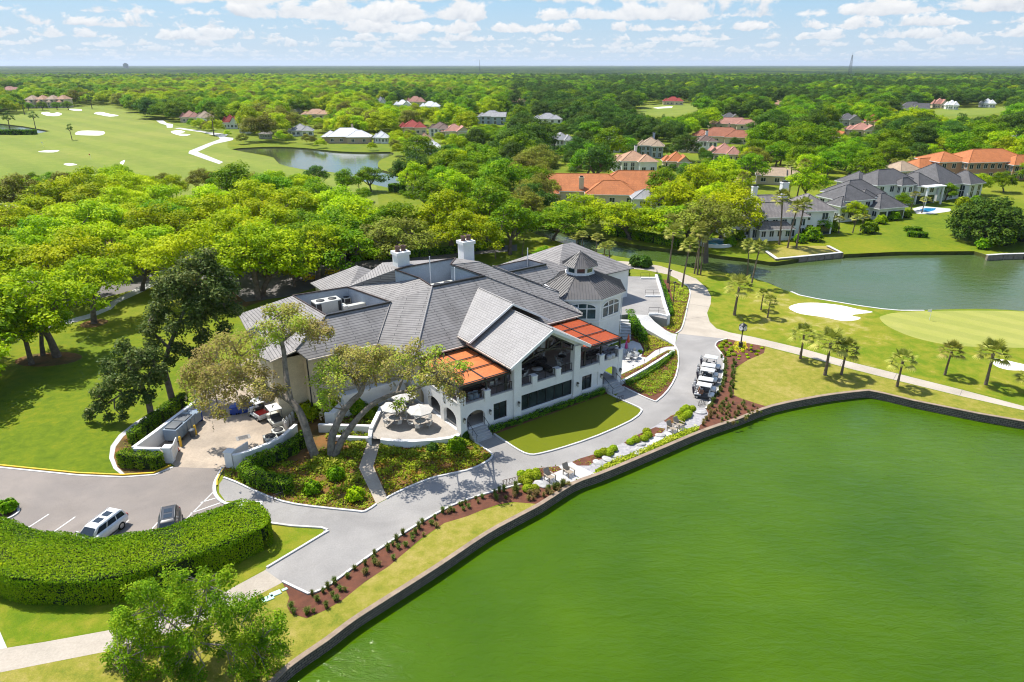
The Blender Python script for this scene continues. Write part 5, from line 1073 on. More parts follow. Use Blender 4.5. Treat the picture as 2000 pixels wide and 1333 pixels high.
# ------------------------------------------------------------------ hedges
def hedge(line, w, h, label, lm=L_HEDGE2, dens=95, leaf=.16, name='hedge', closed_end=True, base=None, bevel=.0, seed=5, wob=.12):
    line = [Vector((p.x, p.y, 0)) for p in line]; o = line[0].copy(); r = empty(name, o, 0, label, 'hedge'); ln = [p-o for p in line]
    b = MB(); strip(b, ln, w-.3, 0, h-.14)
    for p in (ln[0], ln[-1]): b.lathe([(w*.28*1.0, 0), (w*.28, h-.16), (.01, h-.15)], p, 14)
    b.build('hedge_core', m_twig, r)
    rng = np.random.default_rng(seed); C_, N_, T_ = [], [], []
    for p, q in zip(ln, ln[1:]):
        d = q-p; L = d.length; d.normalize(); nn = Vector((-d.y, d.x, 0)); D, NN = np.array(d), np.array(nn)
        for area, f in ((L*w, 'top'), (L*h, 1), (L*h, -1)):
            k = int(area*dens); s = rng.uniform(-.02, 1.02, k)*L; a = rng.random(k)
            wv = wob*(np.sin(s*2.1+p.x)+.6*np.sin(s*5.3+p.y*2))
            if f == 'top':
                pt = np.array(p)+np.outer(s, D)+np.outer((a-.5)*w, NN); e = np.abs(a-.5)*2; pt[:, 2] = h+wv*.5-.22*np.clip(e-.75, 0, 1)*2+rng.normal(0, .07, k)+.05*np.sin(s*7+a*9)*np.sin(a*21+s*3); n_ = np.tile([0, 0, 1.], (k, 1))+rng.normal(0, .35, (k, 3))
            else:
                z = a*h; pt = np.array(p)+np.outer(s, D)+np.outer(f*(w/2+wv-.05*(1-a)+rng.normal(0, .05, k)), NN); pt[:, 2] = z; n_ = np.tile(NN*f+np.array([0, 0, .35]), (k, 1))
            C_.append(pt); N_.append(n_); T_.append(np.clip(.5+.25*np.sin(s*.9+a*4)+rng.normal(0, .2, k), 0, 1))
    for p, d in ((ln[0], ln[0]-ln[1]), (ln[-1], ln[-1]-ln[-2])):
        d = d.normalized(); nn = np.array((-d.y, d.x, 0)); k = int(w*h*dens); a = rng.uniform(-.5, .5, k)
        pt = np.array(p)+np.outer(a*w, nn)+np.outer(.05*np.ones(k)+(.28*w)*np.sqrt(np.clip(1-(2*a)**2, 0, 1))+rng.normal(0, .05, k), np.array(d)); pt[:, 2] = rng.random(k)*h
        C_.append(pt); N_.append(np.tile(np.array(d)+np.array([0, 0, .3]), (k, 1))); T_.append(np.clip(rng.normal(.5, .2, k), 0, 1))
        k2 = int(w*w*.22*dens); a = rng.uniform(-.5, .5, k2); f = rng.random(k2)*.28*w*np.sqrt(np.clip(1-(2*a)**2, 0, 1)); pt = np.array(p)+np.outer(a*w, nn)+np.outer(f, np.array(d)); pt[:, 2] = h-.08+rng.normal(0, .05, k2); C_.append(pt); N_.append(np.tile([0, 0, 1.], (k2, 1))); T_.append(np.clip(rng.normal(.55, .2, k2), 0, 1))
    leaf_obj('foliage', np.concatenate(C_), np.concatenate(N_), leaf, np.concatenate(T_), lm, r, rng=rng, jit=.45)
    return r
HH = 2.35
bk = GP([(-60, 1000), (0, 1020), (53, 1034), (106, 1050), (160, 1058), (213, 1055), (284, 1041), (355, 1021), (426, 998), (472, 983)], HH); ft = GP([(-60, 1095), (0, 1119), (71, 1130), (140, 1131), (190, 1126), (248, 1115), (319, 1097), (390, 1074), (461, 1045), (494, 1026)], HH)
mid = [(p+q)/2 for p, q in zip(bk, ft)]; wd = sum((p-q).length for p, q in zip(bk, ft))/len(bk)
hedge(smooth_line(mid, 14), wd*.93, HH, 'massive curved bright green clipped hedge along the parking bays', L_HEDGE, 215, .122, wob=.16)
hedge(GP([(484, 926), (510, 914), (545, 899), (575, 884), (597, 866)], 0), 1.1, 1.5, 'dark clipped hedge along the outside of the white yard wall')
hedge(GP([(483, 928), (492, 941), (515, 950), (545, 957), (562, 959)], 0), 1.5, 1.35, 'rounded clipped hedge turning the corner by the shaded drive', L_HEDGE2)
hedge(GP([(243, 907), (275, 911), (312, 913)], 0), 1.3, 1.55, 'square clipped hedge block in front of the left yard wall')
hedge(GP([(262, 868), (290, 842), (330, 812), (362, 790)], 0), 1.0, 1.5, 'dark shrubs in a strip behind the left yard wall')
hedge([W(-3.6, -.62, 0), W(2, -.72, 0), W(8, -.72, 0), W(13.6, -.62, 0)], .55, .62, 'low clipped box hedge along the foot of the front wall', L_HEDGE2, 160, .11)
hedge(GP([(1226, 752), (1260, 735), (1290, 715), (1314, 692)], 0), .7, .5, 'dark low hedge below the white curved terrace wall', L_HEDGE2, 130, .12)
hedge(GP([(1229, 622), (1236, 640), (1247, 656), (1256, 668)], 0), 1.2, 1.5, 'tall dark shrub hedge beside the turret stairs', L_HEDGE2)
hedge(GP([(745, 508), (830, 500), (905, 492), (980, 484)], 0), 1.6, 1.4, 'long clipped hedge across the lawn behind the chimneys', L_HEDGE2, 40, .3)
hedge(GP([(1770, 452), (1795, 452)], 0), 1.6, 1.0, 'small square clipped hedge on the lagoon lawn, farther one', L_HEDGE2, 60, .22)
hedge(GP([(1776, 462), (1806, 464)], 0), 1.8, 1.2, 'small square clipped hedge on the lagoon lawn, nearer one', L_HEDGE2, 60, .22)
hedge(GP([(-40, 263), (0, 263), (35, 263.5), (68, 263)], 0), 4.0, 2.6, 'long dark hedge along the near side of the left pond', L_HEDGE2, 8, .7)
hedge(GP([(765, 374), (788, 375)], 0), 3.0, 2.4, 'dark clipped hedge block at the end of the pond', L_HEDGE2, 30, .35)
hedge(GP([(1195, 459), (1240, 466), (1300, 478), (1350, 484)], 0), 2.2, 1.8, 'bright creeper-covered hedge along the far channel bank', L_HEDGE, 40, .3)
hedge(GP([(1285, 545), (1296, 570), (1304, 592), (1309, 618)], 0), .8, .9, 'low hedge outside the white ramp wall', L_HEDGE2, 80, .16)
# ------------------------------------------------------------------ small shrubs, each an object
def make_ball(lm, r=.5, n=900, leaf=.1, name='ball_shrub', flat=.85, cat='shrub'):
    def make():
        rng = np.random.default_rng(int(r*1000)+n); root = empty(name, cat=cat); d = rng.normal(0, 1, (n, 3)); d[:, 2] = np.abs(d[:, 2])*1.1-.25; d /= np.linalg.norm(d, axis=1, keepdims=True)
        rr = r*(.86+.16*rng.random(n)-(.3*rng.random(n)**3 if r > .9 else 0))*(1+(.2 if r > .9 else .07)*np.sin(d[:, 0]*(5 if r > .9 else 7)+1)*np.cos(d[:, 1]*6+d[:, 2]*4)); p = d*rr[:, None]; p[:, 2] = p[:, 2]*flat+r*flat*.55
        leaf_obj('foliage', p, d+np.array([0, 0, .3]), leaf, np.clip(.5+.3*d[:, 2]*0+rng.normal(0, .22, n), 0, 1), lm, root, rng=rng)
        b = MB(); b.lathe([(r*.55, 0), (r*.8, r*.4*flat), (r*.72, r*.9*flat), (r*.35, r*1.3*flat), (.01, r*1.38*flat)], n=10); b.build('core', m_twig, root); return root
    return Kind(make)
BALL = make_ball(L_BALL)
sets = [((1018, 926), (1034, 924), (1047, 921), (1031, 932), (1047, 930), (1030, 943), (1021, 938), (1030, 955), (1044, 954)), ((1168, 886), (1179, 883), (1190, 881), (1198, 876), (1190, 885)), ((1231, 863), (1241, 859), (1258, 856), (1265, 850), (1263, 843)), ((1328, 823), (1322, 817), (1334, 815), (1341, 811), (1326, 809), (1335, 802), (1345, 807), (1352, 798), (1340, 798))]
nm = ['beside the bike rack', 'left of the stepping boulders', 'above the lone boulder', 'nearest the parked carts']
for si, st in enumerate(sets):
    st = sorted(st)
    for i, (u, v) in enumerate(st): BALL.place(G(u, v+4), u*.3 % 6, .9+.25*((u*7+v) % 10)/10, f'round clipped lime shrub, {ORD[i]} from left in the bed {nm[si]}', 'round clipped shrubs of the lakeside beds')
MOUND = make_ball(L_BALL, .34, 420, .1, 'mound_shrub', .7)
rm = np.random.default_rng(4); isl = [(1402, 670), (1400, 676), (1409, 687), (1418, 698), (1432, 698), (1436, 690), (1432, 680), (1428, 672), (1418, 667)]
pl = gpoly(isl); pts = []
for _ in range(4000):
    x, y = rm.uniform(min(p[0] for p in pl), max(p[0] for p in pl)), rm.uniform(min(p[1] for p in pl), max(p[1] for p in pl))
    if inpoly(x, y, pl) and all((x-a)**2+(y-c)**2 > .9**2 for a, c in pts): pts.append((x, y))
    if len(pts) > 34: break
for x, y in pts: MOUND.place((x, y, 0), rm.uniform(0, 6), rm.uniform(.85, 1.2), 'lime mound shrub among others in the bed left of the street clock', 'lime mounds beside the street clock')
MOUND2 = make_ball(L_YEL, .26, 260, .09, 'mound_shrub', .6); pl = gpoly([(1452, 672), (1478, 676), (1492, 679), (1488, 689), (1462, 700), (1446, 706), (1440, 700), (1444, 690)]); pts = []
for _ in range(4000):
    x, y = rm.uniform(min(p[0] for p in pl), max(p[0] for p in pl)), rm.uniform(min(p[1] for p in pl), max(p[1] for p in pl))
    if inpoly(x, y, pl) and all((x-a)**2+(y-c)**2 > 1.05**2 for a, c in pts): pts.append((x, y))
    if len(pts) > 34: break
for x, y in pts: MOUND2.place((x, y, 0), rm.uniform(0, 6), rm.uniform(.8, 1.15), 'small yellowish mound plant in the mulch right of the street clock', 'yellowish mounds beside the street clock')
def make_tuft(lm, h=.6, n=90, seed=3, spread=.33, name='grass_tuft'):
    def make():
        rng = np.random.default_rng(seed); root = empty(name, cat='grass clump'); vs, fs, tn = [], [], []
        for i in range(n):
            a = rng.uniform(0, 6.28); t = rng.random()**.7; L = h*rng.uniform(.7, 1.15); ox, oy = rng.normal(0, .05, 2); d = Vector((math.cos(a), math.sin(a), 0)); s = d.cross(Vector((0, 0, 1)))*.017
            p0 = Vector((ox, oy, 0)); p1 = p0+d*spread*t*.35+Vector((0, 0, L*.65)); p2 = p0+d*spread*t+Vector((0, 0, L*(1-.35*t)))
            o = len(vs); vs += [p0+s, p0-s, p1-s, p1+s, p2]; fs += [(o, o+1, o+2, o+3), (o+3, o+2, o+4)]; tn += [rng.uniform(.1, .9)]*2
        me = bpy.data.meshes.new('blades'); me.from_pydata([tuple(v) for v in vs], [], fs); at = me.attributes.new('tint', 'FLOAT', 'FACE'); at.data.foreach_set('value', tn); me.materials.append(lm); me.update()
        o = bpy.data.objects.new('blades', me); COL.objects.link(o); o.parent = root; KIDS.setdefault(root.name, []).append(o); return root
    return Kind(make)
TUFTS = [make_tuft(L_TUFT, .72, 110, 3), make_tuft(L_TUFT, .5, 90, 4), make_tuft(L_TUFTB, .55, 90, 5)]
def tufts(line, n, label, group, jit=.15, ks=(0, 1), sc=(.8, 1.25)):
    line = [Vector(p) for p in line]; seg = [(q-p).length for p, q in zip(line, line[1:])]; tot = sum(seg)
    for i in range(n):
        s = (i+.5)/n*tot+rm.normal(0, jit); j = 0
        while j < len(seg)-1 and s > seg[j]: s -= seg[j]; j += 1
        p = line[j]+(line[j+1]-line[j])*max(0, min(1, s/seg[j])); TUFTS[ks[rm.integers(len(ks))]].place((p.x+rm.normal(0, jit), p.y+rm.normal(0, jit), 0), rm.uniform(0, 6), rm.uniform(*sc), label, group)
g1 = 'grass clumps in the mulch strip below the drive'
tufts(GP([(598, 1170), (632, 1160), (669, 1135), (715, 1101), (762, 1069), (824, 1029), (886, 994), (948, 972), (1008, 955)]), 30, 'dark grass clump in the row along the white kerb of the lake drive', g1, .2, (0, 0, 1))
tufts(GP([(620, 1180), (665, 1153), (713, 1119), (762, 1087), (824, 1041), (872, 1008), (930, 986), (990, 970)]), 24, 'smaller grass clump in the second row of the mulch strip below the lake drive', g1, .3, (1, 1, 2))
tufts(GP([(566, 1176), (567, 1192), (600, 1203), (634, 1188), (668, 1167)]), 9, 'grass clump around the rounded lower end of the mulch strip', g1, .2, (0, 1))
g2 = 'grass clumps above the sea wall below the bike rack'
tufts(GP([(1010, 962), (1040, 962), (1080, 958), (1112, 944)]), 11, 'tan grass clump below the wooden seats beside the sea wall', g2, .3, (2, 0), (1, 1.5)); tufts(GP([(1005, 972), (1040, 972), (1060, 972), (1095, 954)]), 10, 'tan grass clump in the last row above the sea wall cap', g2, .25, (2, 1, 2), (1, 1.4))
g3 = 'grass clumps in the long mulch bed beside the parked carts'
tufts(GP([(1414, 690), (1417, 705), (1415, 733), (1410, 757), (1398, 777), (1384, 800)]), 26, 'green clump in the dense row along the kerb beside the parked carts', g3, .12, (0, 1), (.9, 1.3))
tufts(GP([(1434, 705), (1432, 733), (1430, 760), (1424, 778), (1405, 800)]), 20, 'green clump in the inner row of the bed beside the parked carts', g3, .15, (0, 1), (.9, 1.3))
g4 = 'young clumps in the wide mulch corner by the sea wall'
for j in range(6):
    t = j/5; a = Vector(G(1388+6*j, 806+5*j)); c = Vector(G(1444+9*j, 781+4.5*j)) if j else Vector(G(1425, 790)); e_ = Vector(G(1378+2*j, 838-2*j)) if j == 0 else a
    tufts([a, c], 9, 'young sparse clump in the wide mulch corner between drive and sea wall', g4, .2, (1, 2), (.7, 1))
tufts(GP([(1372, 835), (1384, 815), (1392, 800)]), 8, 'tan clump at the end of the lime ground cover', g4, .3, (2,), (1, 1.3))
# loose shrubs in the beds
SHRUB = make_ball(L_MID, 1.0, 1500, .2, 'garden_shrub', .95); SHRUBL = make_ball(L_LIME, 1.0, 1500, .2, 'garden_shrub', .95); SHRUBD = make_ball(L_DARK, 1.0, 1400, .22, 'garden_shrub', .95)
for u, v, s, lb, k in [(611, 962, .85, 'round shrub in the straw bed left of the footpath, left of three', SHRUB), (657, 935, .85, 'round shrub in the straw bed, behind the other two by the footpath', SHRUB), (695, 975, .85, 'yellow-green round shrub nearest the footpath and the drive', SHRUBL), (893, 878, .95, 'deep green round shrub in the bed below the patio wall', SHRUB), (908, 855, .55, 'bushy shrub at the foot of the arcade steps', SHRUBD), (845, 880, .6, 'low shrub in the middle of the bed below the patio wall', SHRUBD), (603, 818, 1.4, 'yellow-green bush against the inner yard wall', SHRUBL), (640, 806, 1.5, 'tall bright bush between the low white walls', SHRUBL), (668, 800, 1.7, 'big light bush in front of the terrace wall', SHRUBL), (700, 806, 1.3, 'green bush in the planter behind the leaning trunks', SHRUB), (725, 815, .9, 'green bush at the corner of the white planter wall', SHRUB), (1225, 640, .6, 'red-tipped bush beside the turret stairs', SHRUB), (1250, 690, .35, 'little shrub in the cafe terrace edge', SHRUB), (1585, 470, 2.2, 'round clipped bush right of the lagoon house, larger one', SHRUB), (1562, 474, 1.4, 'round clipped bush right of the lagoon house, smaller one', SHRUB), (1620, 452, 2.0, 'round bush beneath the garage openings', SHRUB), (1697, 455, 2.0, 'round bush beside the feathery palms', SHRUB), (1440, 468, 1.7, 'bush beside the round spa wall', SHRUB), (1425, 480, 1.4, 'bush at the lagoon bank below the spa', SHRUB), (1720, 437, 1.5, 'low bush left of the pool terrace', SHRUBL), (1745, 430, 1.6, 'second low bush left of the pool terrace', SHRUB), (1768, 425, 1.4, 'bush at the left end of the pool terrace', SHRUB), (1880, 405, 2.0, 'bush right of the pool terrace', SHRUBL), (1905, 398, 1.6, 'bush by the glass corner of the dark-roofed house', SHRUB), (1919, 486, 1.6, 'bush at the bank beside the big round tree', SHRUB), (1955, 478, 2.4, 'creeping bush on the bulkhead at the right edge', SHRUBL), (1990, 470, 2.6, 'big bush at the right edge above the bulkhead', SHRUB), (1243, 520, 1.5, 'spiky dark bush on the channel bank, left one', SHRUBD), (1258, 522, 1.6, 'spiky dark bush on the channel bank, right one', SHRUBD), (1218, 540, 1.2, 'dark shrub in the white planter behind the turret', SHRUBD), (18, 998, .8, 'olive shrub on the parking island at the left edge', SHRUB)]:
    p = G(u, v); k.place(p, u % 6, s, lb)
bt = G(1928, 474); oak_kind(17, L_DARK, name='round_tree', h=10.5, wid=15, fork=.08, base=.1, lob=95, per=70, leaf=.45).place(bt, 1, 1.05, 'big round dark magnolia-like tree on the bank at the right edge'); placed.append((bt.x, bt.y, 14))
# ------------------------------------------------------------------ ground cover nobody could count
def cover(pts, lm, dens, leaf, hgt, z=0, name='ground_cover', seed=2, flatn=1., clump=.35):
    poly = gpoly(pts, z); rng = np.random.default_rng(seed); x0, x1 = min(p[0] for p in poly), max(p[0] for p in poly); y0, y1 = min(p[1] for p in poly), max(p[1] for p in poly)
    n = int((x1-x0)*(y1-y0)*dens); q = np.stack([rng.uniform(x0, x1, n), rng.uniform(y0, y1, n)], 1); w = np.sin(q[:, 0]*1.9+q[:, 1]*.7)*np.sin(q[:, 1]*2.3-q[:, 0]*.9)+.6*np.sin(q[:, 0]*.8+1)*np.sin(q[:, 1]*.9)
    keep = [i for i in range(n) if rng.random() < .5+clump*w[i]+.3*(1-clump) and inpoly(q[i, 0], q[i, 1], poly)]
    q = q[keep]; w = w[keep]; c = np.column_stack([q, z+.03+hgt*rng.random(len(q))*(.7+.4*w).clip(.2, 1.2)])
    tag(leaf_obj(name, c, np.tile([0, 0, 1.], (len(c), 1)), leaf, np.clip(.5+.28*w+rng.normal(0, .2, len(c)), 0, 1), lm, rng=rng, jit=.6), kind='stuff')
cover([(746, 860), (731, 911), (759, 970), (800, 949), (850, 930), (912, 917), (943, 904), (958, 894), (958, 888), (943, 876), (926, 866), (895, 856), (800, 864)], L_COVER2, 85, .2, .32, clump=.35)
cover([(746, 862), (735, 890), (800, 900), (900, 895), (950, 885), (926, 868), (895, 858), (800, 866)], L_COVER, 60, .24, .42, clump=.5, seed=8)
cover([(440, 918), (440, 932), (461, 941), (504, 961), (553, 979), (605, 988), (690, 997), (712, 998), (732, 985), (699, 914), (718, 862), (690, 855), (600, 900), (500, 900)], L_COVER2, 70, .2, .28, clump=.45, seed=3)
cover([(620, 880), (700, 862), (716, 860), (697, 914), (712, 945), (650, 940), (600, 915)], L_COVER, 60, .24, .42, clump=.5, seed=13)
cover([(635, 860), (720, 862), (724, 842), (640, 835)], L_COVER, 40, .25, .5, seed=14); cover([(640, 828), (724, 832), (744, 797), (700, 780)], L_COVER, 40, .25, .6, seed=15)
cover([(1117, 941), (1160, 927), (1162, 919), (1200, 899), (1258, 877), (1300, 857), (1341, 839), (1358, 835), (1368, 840), (1296, 871), (1232, 898), (1168, 924)], L_LIMEC, 120, .17, .38, clump=.1)
cover([(1228, 754), (1262, 735), (1300, 708), (1322, 690), (1324, 708), (1318, 736), (1300, 762), (1272, 775), (1250, 768)], L_COVER2, 60, .17, .25, seed=4, clump=.25); cover([(1240, 752), (1290, 722), (1318, 705), (1316, 730), (1296, 758), (1262, 768)], L_COVER, 40, .18, .3, seed=17)
cover([(1216, 738), (1262, 714), (1303, 688), (1316, 685), (1303, 686), (1262, 711), (1216, 735)], L_LIMEC, 80, .15, .3, seed=5)
cover([(1255, 650), (1300, 667), (1315, 677), (1298, 677), (1278, 684), (1262, 697), (1256, 694), (1259, 684), (1252, 668)], L_LIMEC, 75, .17, .32, seed=6, clump=.2)
cover([(1269, 618), (1280, 629), (1301, 643), (1317, 650), (1328, 640), (1338, 601), (1342, 594), (1312, 590), (1308, 622)], L_LIMEC, 75, .17, .32, seed=7, clump=.2)
for pts in MB_BEDS: cover(pts, L_COVER2, 16, .16, .2, seed=9)
cover([(1306, 550), (1326, 553), (1345, 574), (1341, 592), (1314, 589)], L_LIMEC, 75, .17, .3, seed=21)
cover([(1436, 668), (1456, 668), (1460, 684), (1440, 690), (1430, 682)], L_FLOWER, 90, .13, .25, name='flower_bed', seed=10, clump=.2)
cover([(634, 538), (660, 536), (662, 528), (636, 528)], L_FLOWER, 30, .3, .4, name='flower_bed', seed=11); cover([(592, 552), (616, 546), (616, 538), (594, 540)], L_ORANGEF, 30, .3, .4, name='flower_bed', seed=12)
cover([(266, 866), (300, 838), (352, 796), (330, 800), (290, 826), (250, 856), (232, 880), (245, 890)], L_COVER2, 20, .2, .25, seed=16)
cover([(1242, 658), (1252, 664), (1258, 676), (1250, 672)], L_COVER, 40, .2, .4, seed=18); cover([(1226, 655), (1236, 662), (1250, 668), (1246, 660), (1230, 640)], L_COVER2, 30, .2, .3, seed=19)
# ================================================================== houses
def tile(name, c, c2): return shingle_mat(name, c, c2, .42, .3, tuple(x*.45 for x in c), .05, .45)
T_ORA = tile('orange_tiles', (.56, .20, .065), (.48, .155, .05)); T_TER = tile('terracotta_tiles', (.42, .16, .085), (.34, .12, .065)); T_RED = tile('red_tiles', (.40, .055, .04), (.33, .045, .035))
T_PINK = tile('pink_tiles', (.52, .26, .19), (.45, .215, .16)); T_PEACH = tile('peach_tiles', (.55, .33, .20), (.48, .28, .17)); T_TAN = tile('tan_tiles', (.50, .37, .25), (.43, .32, .22))
T_GREY = shingle_mat('charcoal_tiles', (.145, .14, .14), (.115, .11, .112), .4, .35, (.05, .05, .05), .05, .4); T_GREY2 = shingle_mat('warm_grey_tiles', (.27, .24, .225), (.225, .2, .19), .4, .35, (.1, .095, .09), .05, .4)
T_LG = shingle_mat('light_grey_shingles', (.36, .36, .37), (.31, .31, .32), .3, .4, (.15, .15, .15), .03, .4); T_BR = shingle_mat('brown_shingles', (.19, .12, .095), (.155, .1, .08), .3, .4, (.07, .05, .04), .03, .4)
T_WH = shingle_mat('white_roof_tiles', (.72, .72, .73), (.66, .66, .67), .4, .4, (.45, .45, .45), .04, .25)
m_cream = mat('cream_wall', (.68, .58, .42), (.6, .5, .36), .3, .85); m_salmon = mat('salmon_wall', (.56, .32, .22), (.5, .28, .19), .3, .85); m_bluew = mat('blue_grey_siding', (.36, .42, .50), (.3, .36, .43), .3, .8); m_tanw = mat('tan_wall', (.48, .38, .26), (.42, .33, .22), .3, .85); m_greyw = mat('grey_wall', (.42, .41, .39), (.36, .35, .33), .3, .85)
m_pool = mat('pool_water', (.03, .30, .55), (.02, .22, .45), .6, .05, spec=.5)
def house(loc, rz, vols, rm, wm, label, cat='house', chim=(), porch=(), wfl=True, name='house'):
    r = empty(name, loc, rz, label, cat)
    for vi, vv in enumerate(vols):
        cx, cy, w, d, ze, zr = vv[:6]; op = vv[6] if len(vv) > 6 else {}
        rmm = op.get('roof', rm); wmm = op.get('wall', wm); hx, hy = w/2, d/2; ov = .55
        b = MB(); b.prism([(cx-hx, cy-hy), (cx+hx, cy-hy), (cx+hx, cy+hy), (cx-hx, cy+hy)], 0, ze-.01, False); b.build('wall', wmm, r)
        b = MB(); X, Y = hx+ov, hy+ov; z0 = ze-.12
        P = lambda x, y, z: Vector((cx+x, cy+y, z))
        g = op.get('gable')
        if X >= Y: q = 0 if g else Y; r0, r1 = P(-X+q, 0, zr), P(X-q, 0, zr); fs = [[P(-X, -Y, z0), P(X, -Y, z0), r1, r0], [P(X, Y, z0), P(-X, Y, z0), r0, r1]]+([] if g else [[P(X, -Y, z0), P(X, Y, z0), r1], [P(-X, Y, z0), P(-X, -Y, z0), r0]])
        else: q = 0 if g else X; r0, r1 = P(0, -Y+q, zr), P(0, Y-q, zr); fs = [[P(X, -Y, z0), P(X, Y, z0), r1, r0], [P(-X, Y, z0), P(-X, -Y, z0), r0, r1]]+([] if g else [[P(-X, -Y, z0), P(X, -Y, z0), r0], [P(X, Y, z0), P(-X, Y, z0), r1]])
        for f in fs: b.slab(f, .14)
        b.tube(r0, r1, .13, n=6)
        if not g:
            for a_, c_ in ((P(-X, -Y, z0), r0), (P(X, Y, z0), r1), (P(X, -Y, z0), r1 if X >= Y else r0), (P(-X, Y, z0), r0 if X >= Y else r1)): b.tube(a_+Vector((0, 0, .03)), c_+Vector((0, 0, .03)), .1, n=6)
        rf_ = b.build('roof', rmm, r)
        if g:
            for s in (-1, 1):
                b = MB(); b.add([P(s*hx, -hy, ze-.02), P(s*hx, hy, ze-.02), P(s*hx, 0, zr-.15)] if X >= Y else [P(-hx, s*hy, ze-.02), P(hx, s*hy, ze-.02), P(0, s*hy, zr-.15)], [(0, 1, 2)]); b.build('gable_wall', wmm, r)
        b = MB()
        for s, (p_, q_) in enumerate((((-X, -Y), (X, -Y)), ((X, -Y), (X, Y)), ((-X, Y), (-X, -Y)))): b.beam(P(*p_, z0-.1), P(*q_, z0-.1), .1, .2)
        b.build('fascia', m_trim, r)
        floors = [(1.0, 2.3)] if ze < 4.6 else [(.5, 2.4), (ze-2.35, ze-.75)]
        for side in op.get('sides', 'fl'):
            L = w if side == 'f' else d; n = op.get('n', max(1, int(L/3.4)))
            for fi, (a, c) in enumerate(floors):
                dk = op.get('dark') and fi == 0 and side == 'f'
                for k in range(n):
                    t = -L/2+L*(k+.5)/n; wd_ = L/n*.8 if dk else min(1.5, L/n*.5); a2 = .05 if dk else a
                    b = MB(); fr = MB()
                    def bx(m_, x0, x1, dd0, dd1, za, zb):
                        if side == 'f': m_.box(cx+x0, cx+x1, cy-hy-dd1, cy-hy-dd0, za, zb)
                        elif side == 'l': m_.box(cx-hx-dd1, cx-hx-dd0, cy+x0, cy+x1, za, zb)
                        else: m_.box(cx+hx+dd0, cx+hx+dd1, cy+x0, cy+x1, za, zb)
                    bx(b, t-wd_/2, t+wd_/2, .0, .03, a2, c); win = b.build('window', m_glass, r)
                    if not dk:
                        bx(fr, t-wd_/2-.1, t+wd_/2+.1, .0, .07, c, c+.1); bx(fr, t-wd_/2-.1, t+wd_/2+.1, .0, .09, a-.1, a); bx(fr, t-.04, t+.04, .031, .06, a, c); bx(fr, t-wd_/2-.09, t-wd_/2, 0, .06, a, c); bx(fr, t+wd_/2, t+wd_/2+.09, 0, .06, a, c); fr.build('frame', m_trim, win)
    for c in chim:
        x, y, z0, z1 = c[:4]; s = c[4] if len(c) > 4 else .55
        b = MB(); b.box(x-s, x+s, y-s*.8, y+s*.8, z0, z1); b.box(x-s-.1, x+s+.1, y-s*.8-.1, y+s*.8+.1, z1+.001, z1+.25); ch = b.build('chimney', wm if wm is not m_salmon else m_trim, r)
        b = MB(); b.box(x-s*.7, x+s*.7, y-s*.55, y+s*.55, z1+.251, z1+.6); b.build('cap', m_dark, ch)
    for p in porch:
        x0, x1, y0, y1, z = p; b = MB()
        for x in (x0, x1): b.box(x-.22, x+.22, y0-.22, y0+.22, 0, z)
        b.build('porch_column', m_trim, r); b = MB(); b.box(x0-.5, x1+.5, y0-.5, y1, z+.002, z+.35); b.build('porch_roof', m_trim, r)
    return r
def mpp(v, z=0): d = ray(1000, v); return (z-H)/d[2]
HZR = R(33)
house(G(1520, 468), R(8), [(0, 4.5, 14, 8, 5.4, 8.0, dict(n=6, sides='fl', roof=T_GREY2)), (-8.5, 5.5, 6, 8, 3.4, 5.2, dict(n=2, sides='fl', roof=T_GREY2)), (-1.5, .2, 8, 2.6, 2.9, 4.3, dict(n=4, sides='f', roof=T_GREY2)), (11, 8.5, 9, 10, 6.0, 9.0, dict(n=2, sides='fr', dark=1, roof=T_GREY2)), (2, 12, 15, 8, 5.6, 8.4, dict(n=4, sides='l', roof=T_GREY2))], T_GREY2, m_stucco, 'white lagoon house with brown-grey roof, tall windows and two white chimneys', chim=((-3.5, 8, 6, 11, .6), (5.5, 10.5, 8, 11.4, .85)))
house(G(1690, 428), R(20), [(-3.5, 4.5, 10, 9, 5.4, 8.6, dict(n=3)), (5.5, 1, 9, 8, 3.4, 6.4, dict(n=3, dark=1, sides='fl')), (3.5, 9, 13, 9, 5.6, 8.9, dict(n=4)), (-8, 1.2, 4.6, 4.6, 4.4, 6.4, dict(n=2)), (1.5, 3.2, 4, 4, 5.6, 7.4, dict(n=1, sides='f'))], T_GREY, m_stucco, 'white lagoon house with many-faceted charcoal hip roof, second from the left')
house(G(1772, 402), R(22), [(-2, 8, 16, 10, 6.2, 9.6, dict(n=4)), (7.5, 5, 8, 9, 5.6, 8.6, dict(n=2, dark=1)), (-8, 12, 8, 8, 5.8, 8.8, dict(n=2)), (0, 2.6, 5, 3, 6.0, 7.8, dict(n=2))], T_GREY, m_stucco, 'long white two-storey house with charcoal roof behind the swimming pool', porch=((4.5, 11, -2, 0.4, 5.2),))
house(G(1868, 392), R(28), [(0, 9, 14, 14, 4.8, 10.2, dict(n=3)), (7.8, 3.5, 7, 8, 4.8, 8, dict(n=2)), (-7, 11, 7, 8, 4.4, 7.6, dict(n=2))], T_GREY, m_stucco, 'house with a very tall dark pyramid roof, right of the pool house')
house(G(1950, 352), R(10), [(0, 8, 26, 14, 6.4, 10.0, dict(n=9)), (-16, 10, 12, 12, 6.4, 9.2, dict(n=3)), (10, 2, 14, 8, 5.6, 8.4, dict(n=5))], T_ORA, m_salmon, 'salmon-walled mansion with vivid orange tile roof at the right edge')
house(G(1995, 320), R(12), [(4, 12, 22, 12, 6.4, 10.5, dict(n=5))], T_LG, m_stucco, 'pale grey roofed house just behind the orange mansion')
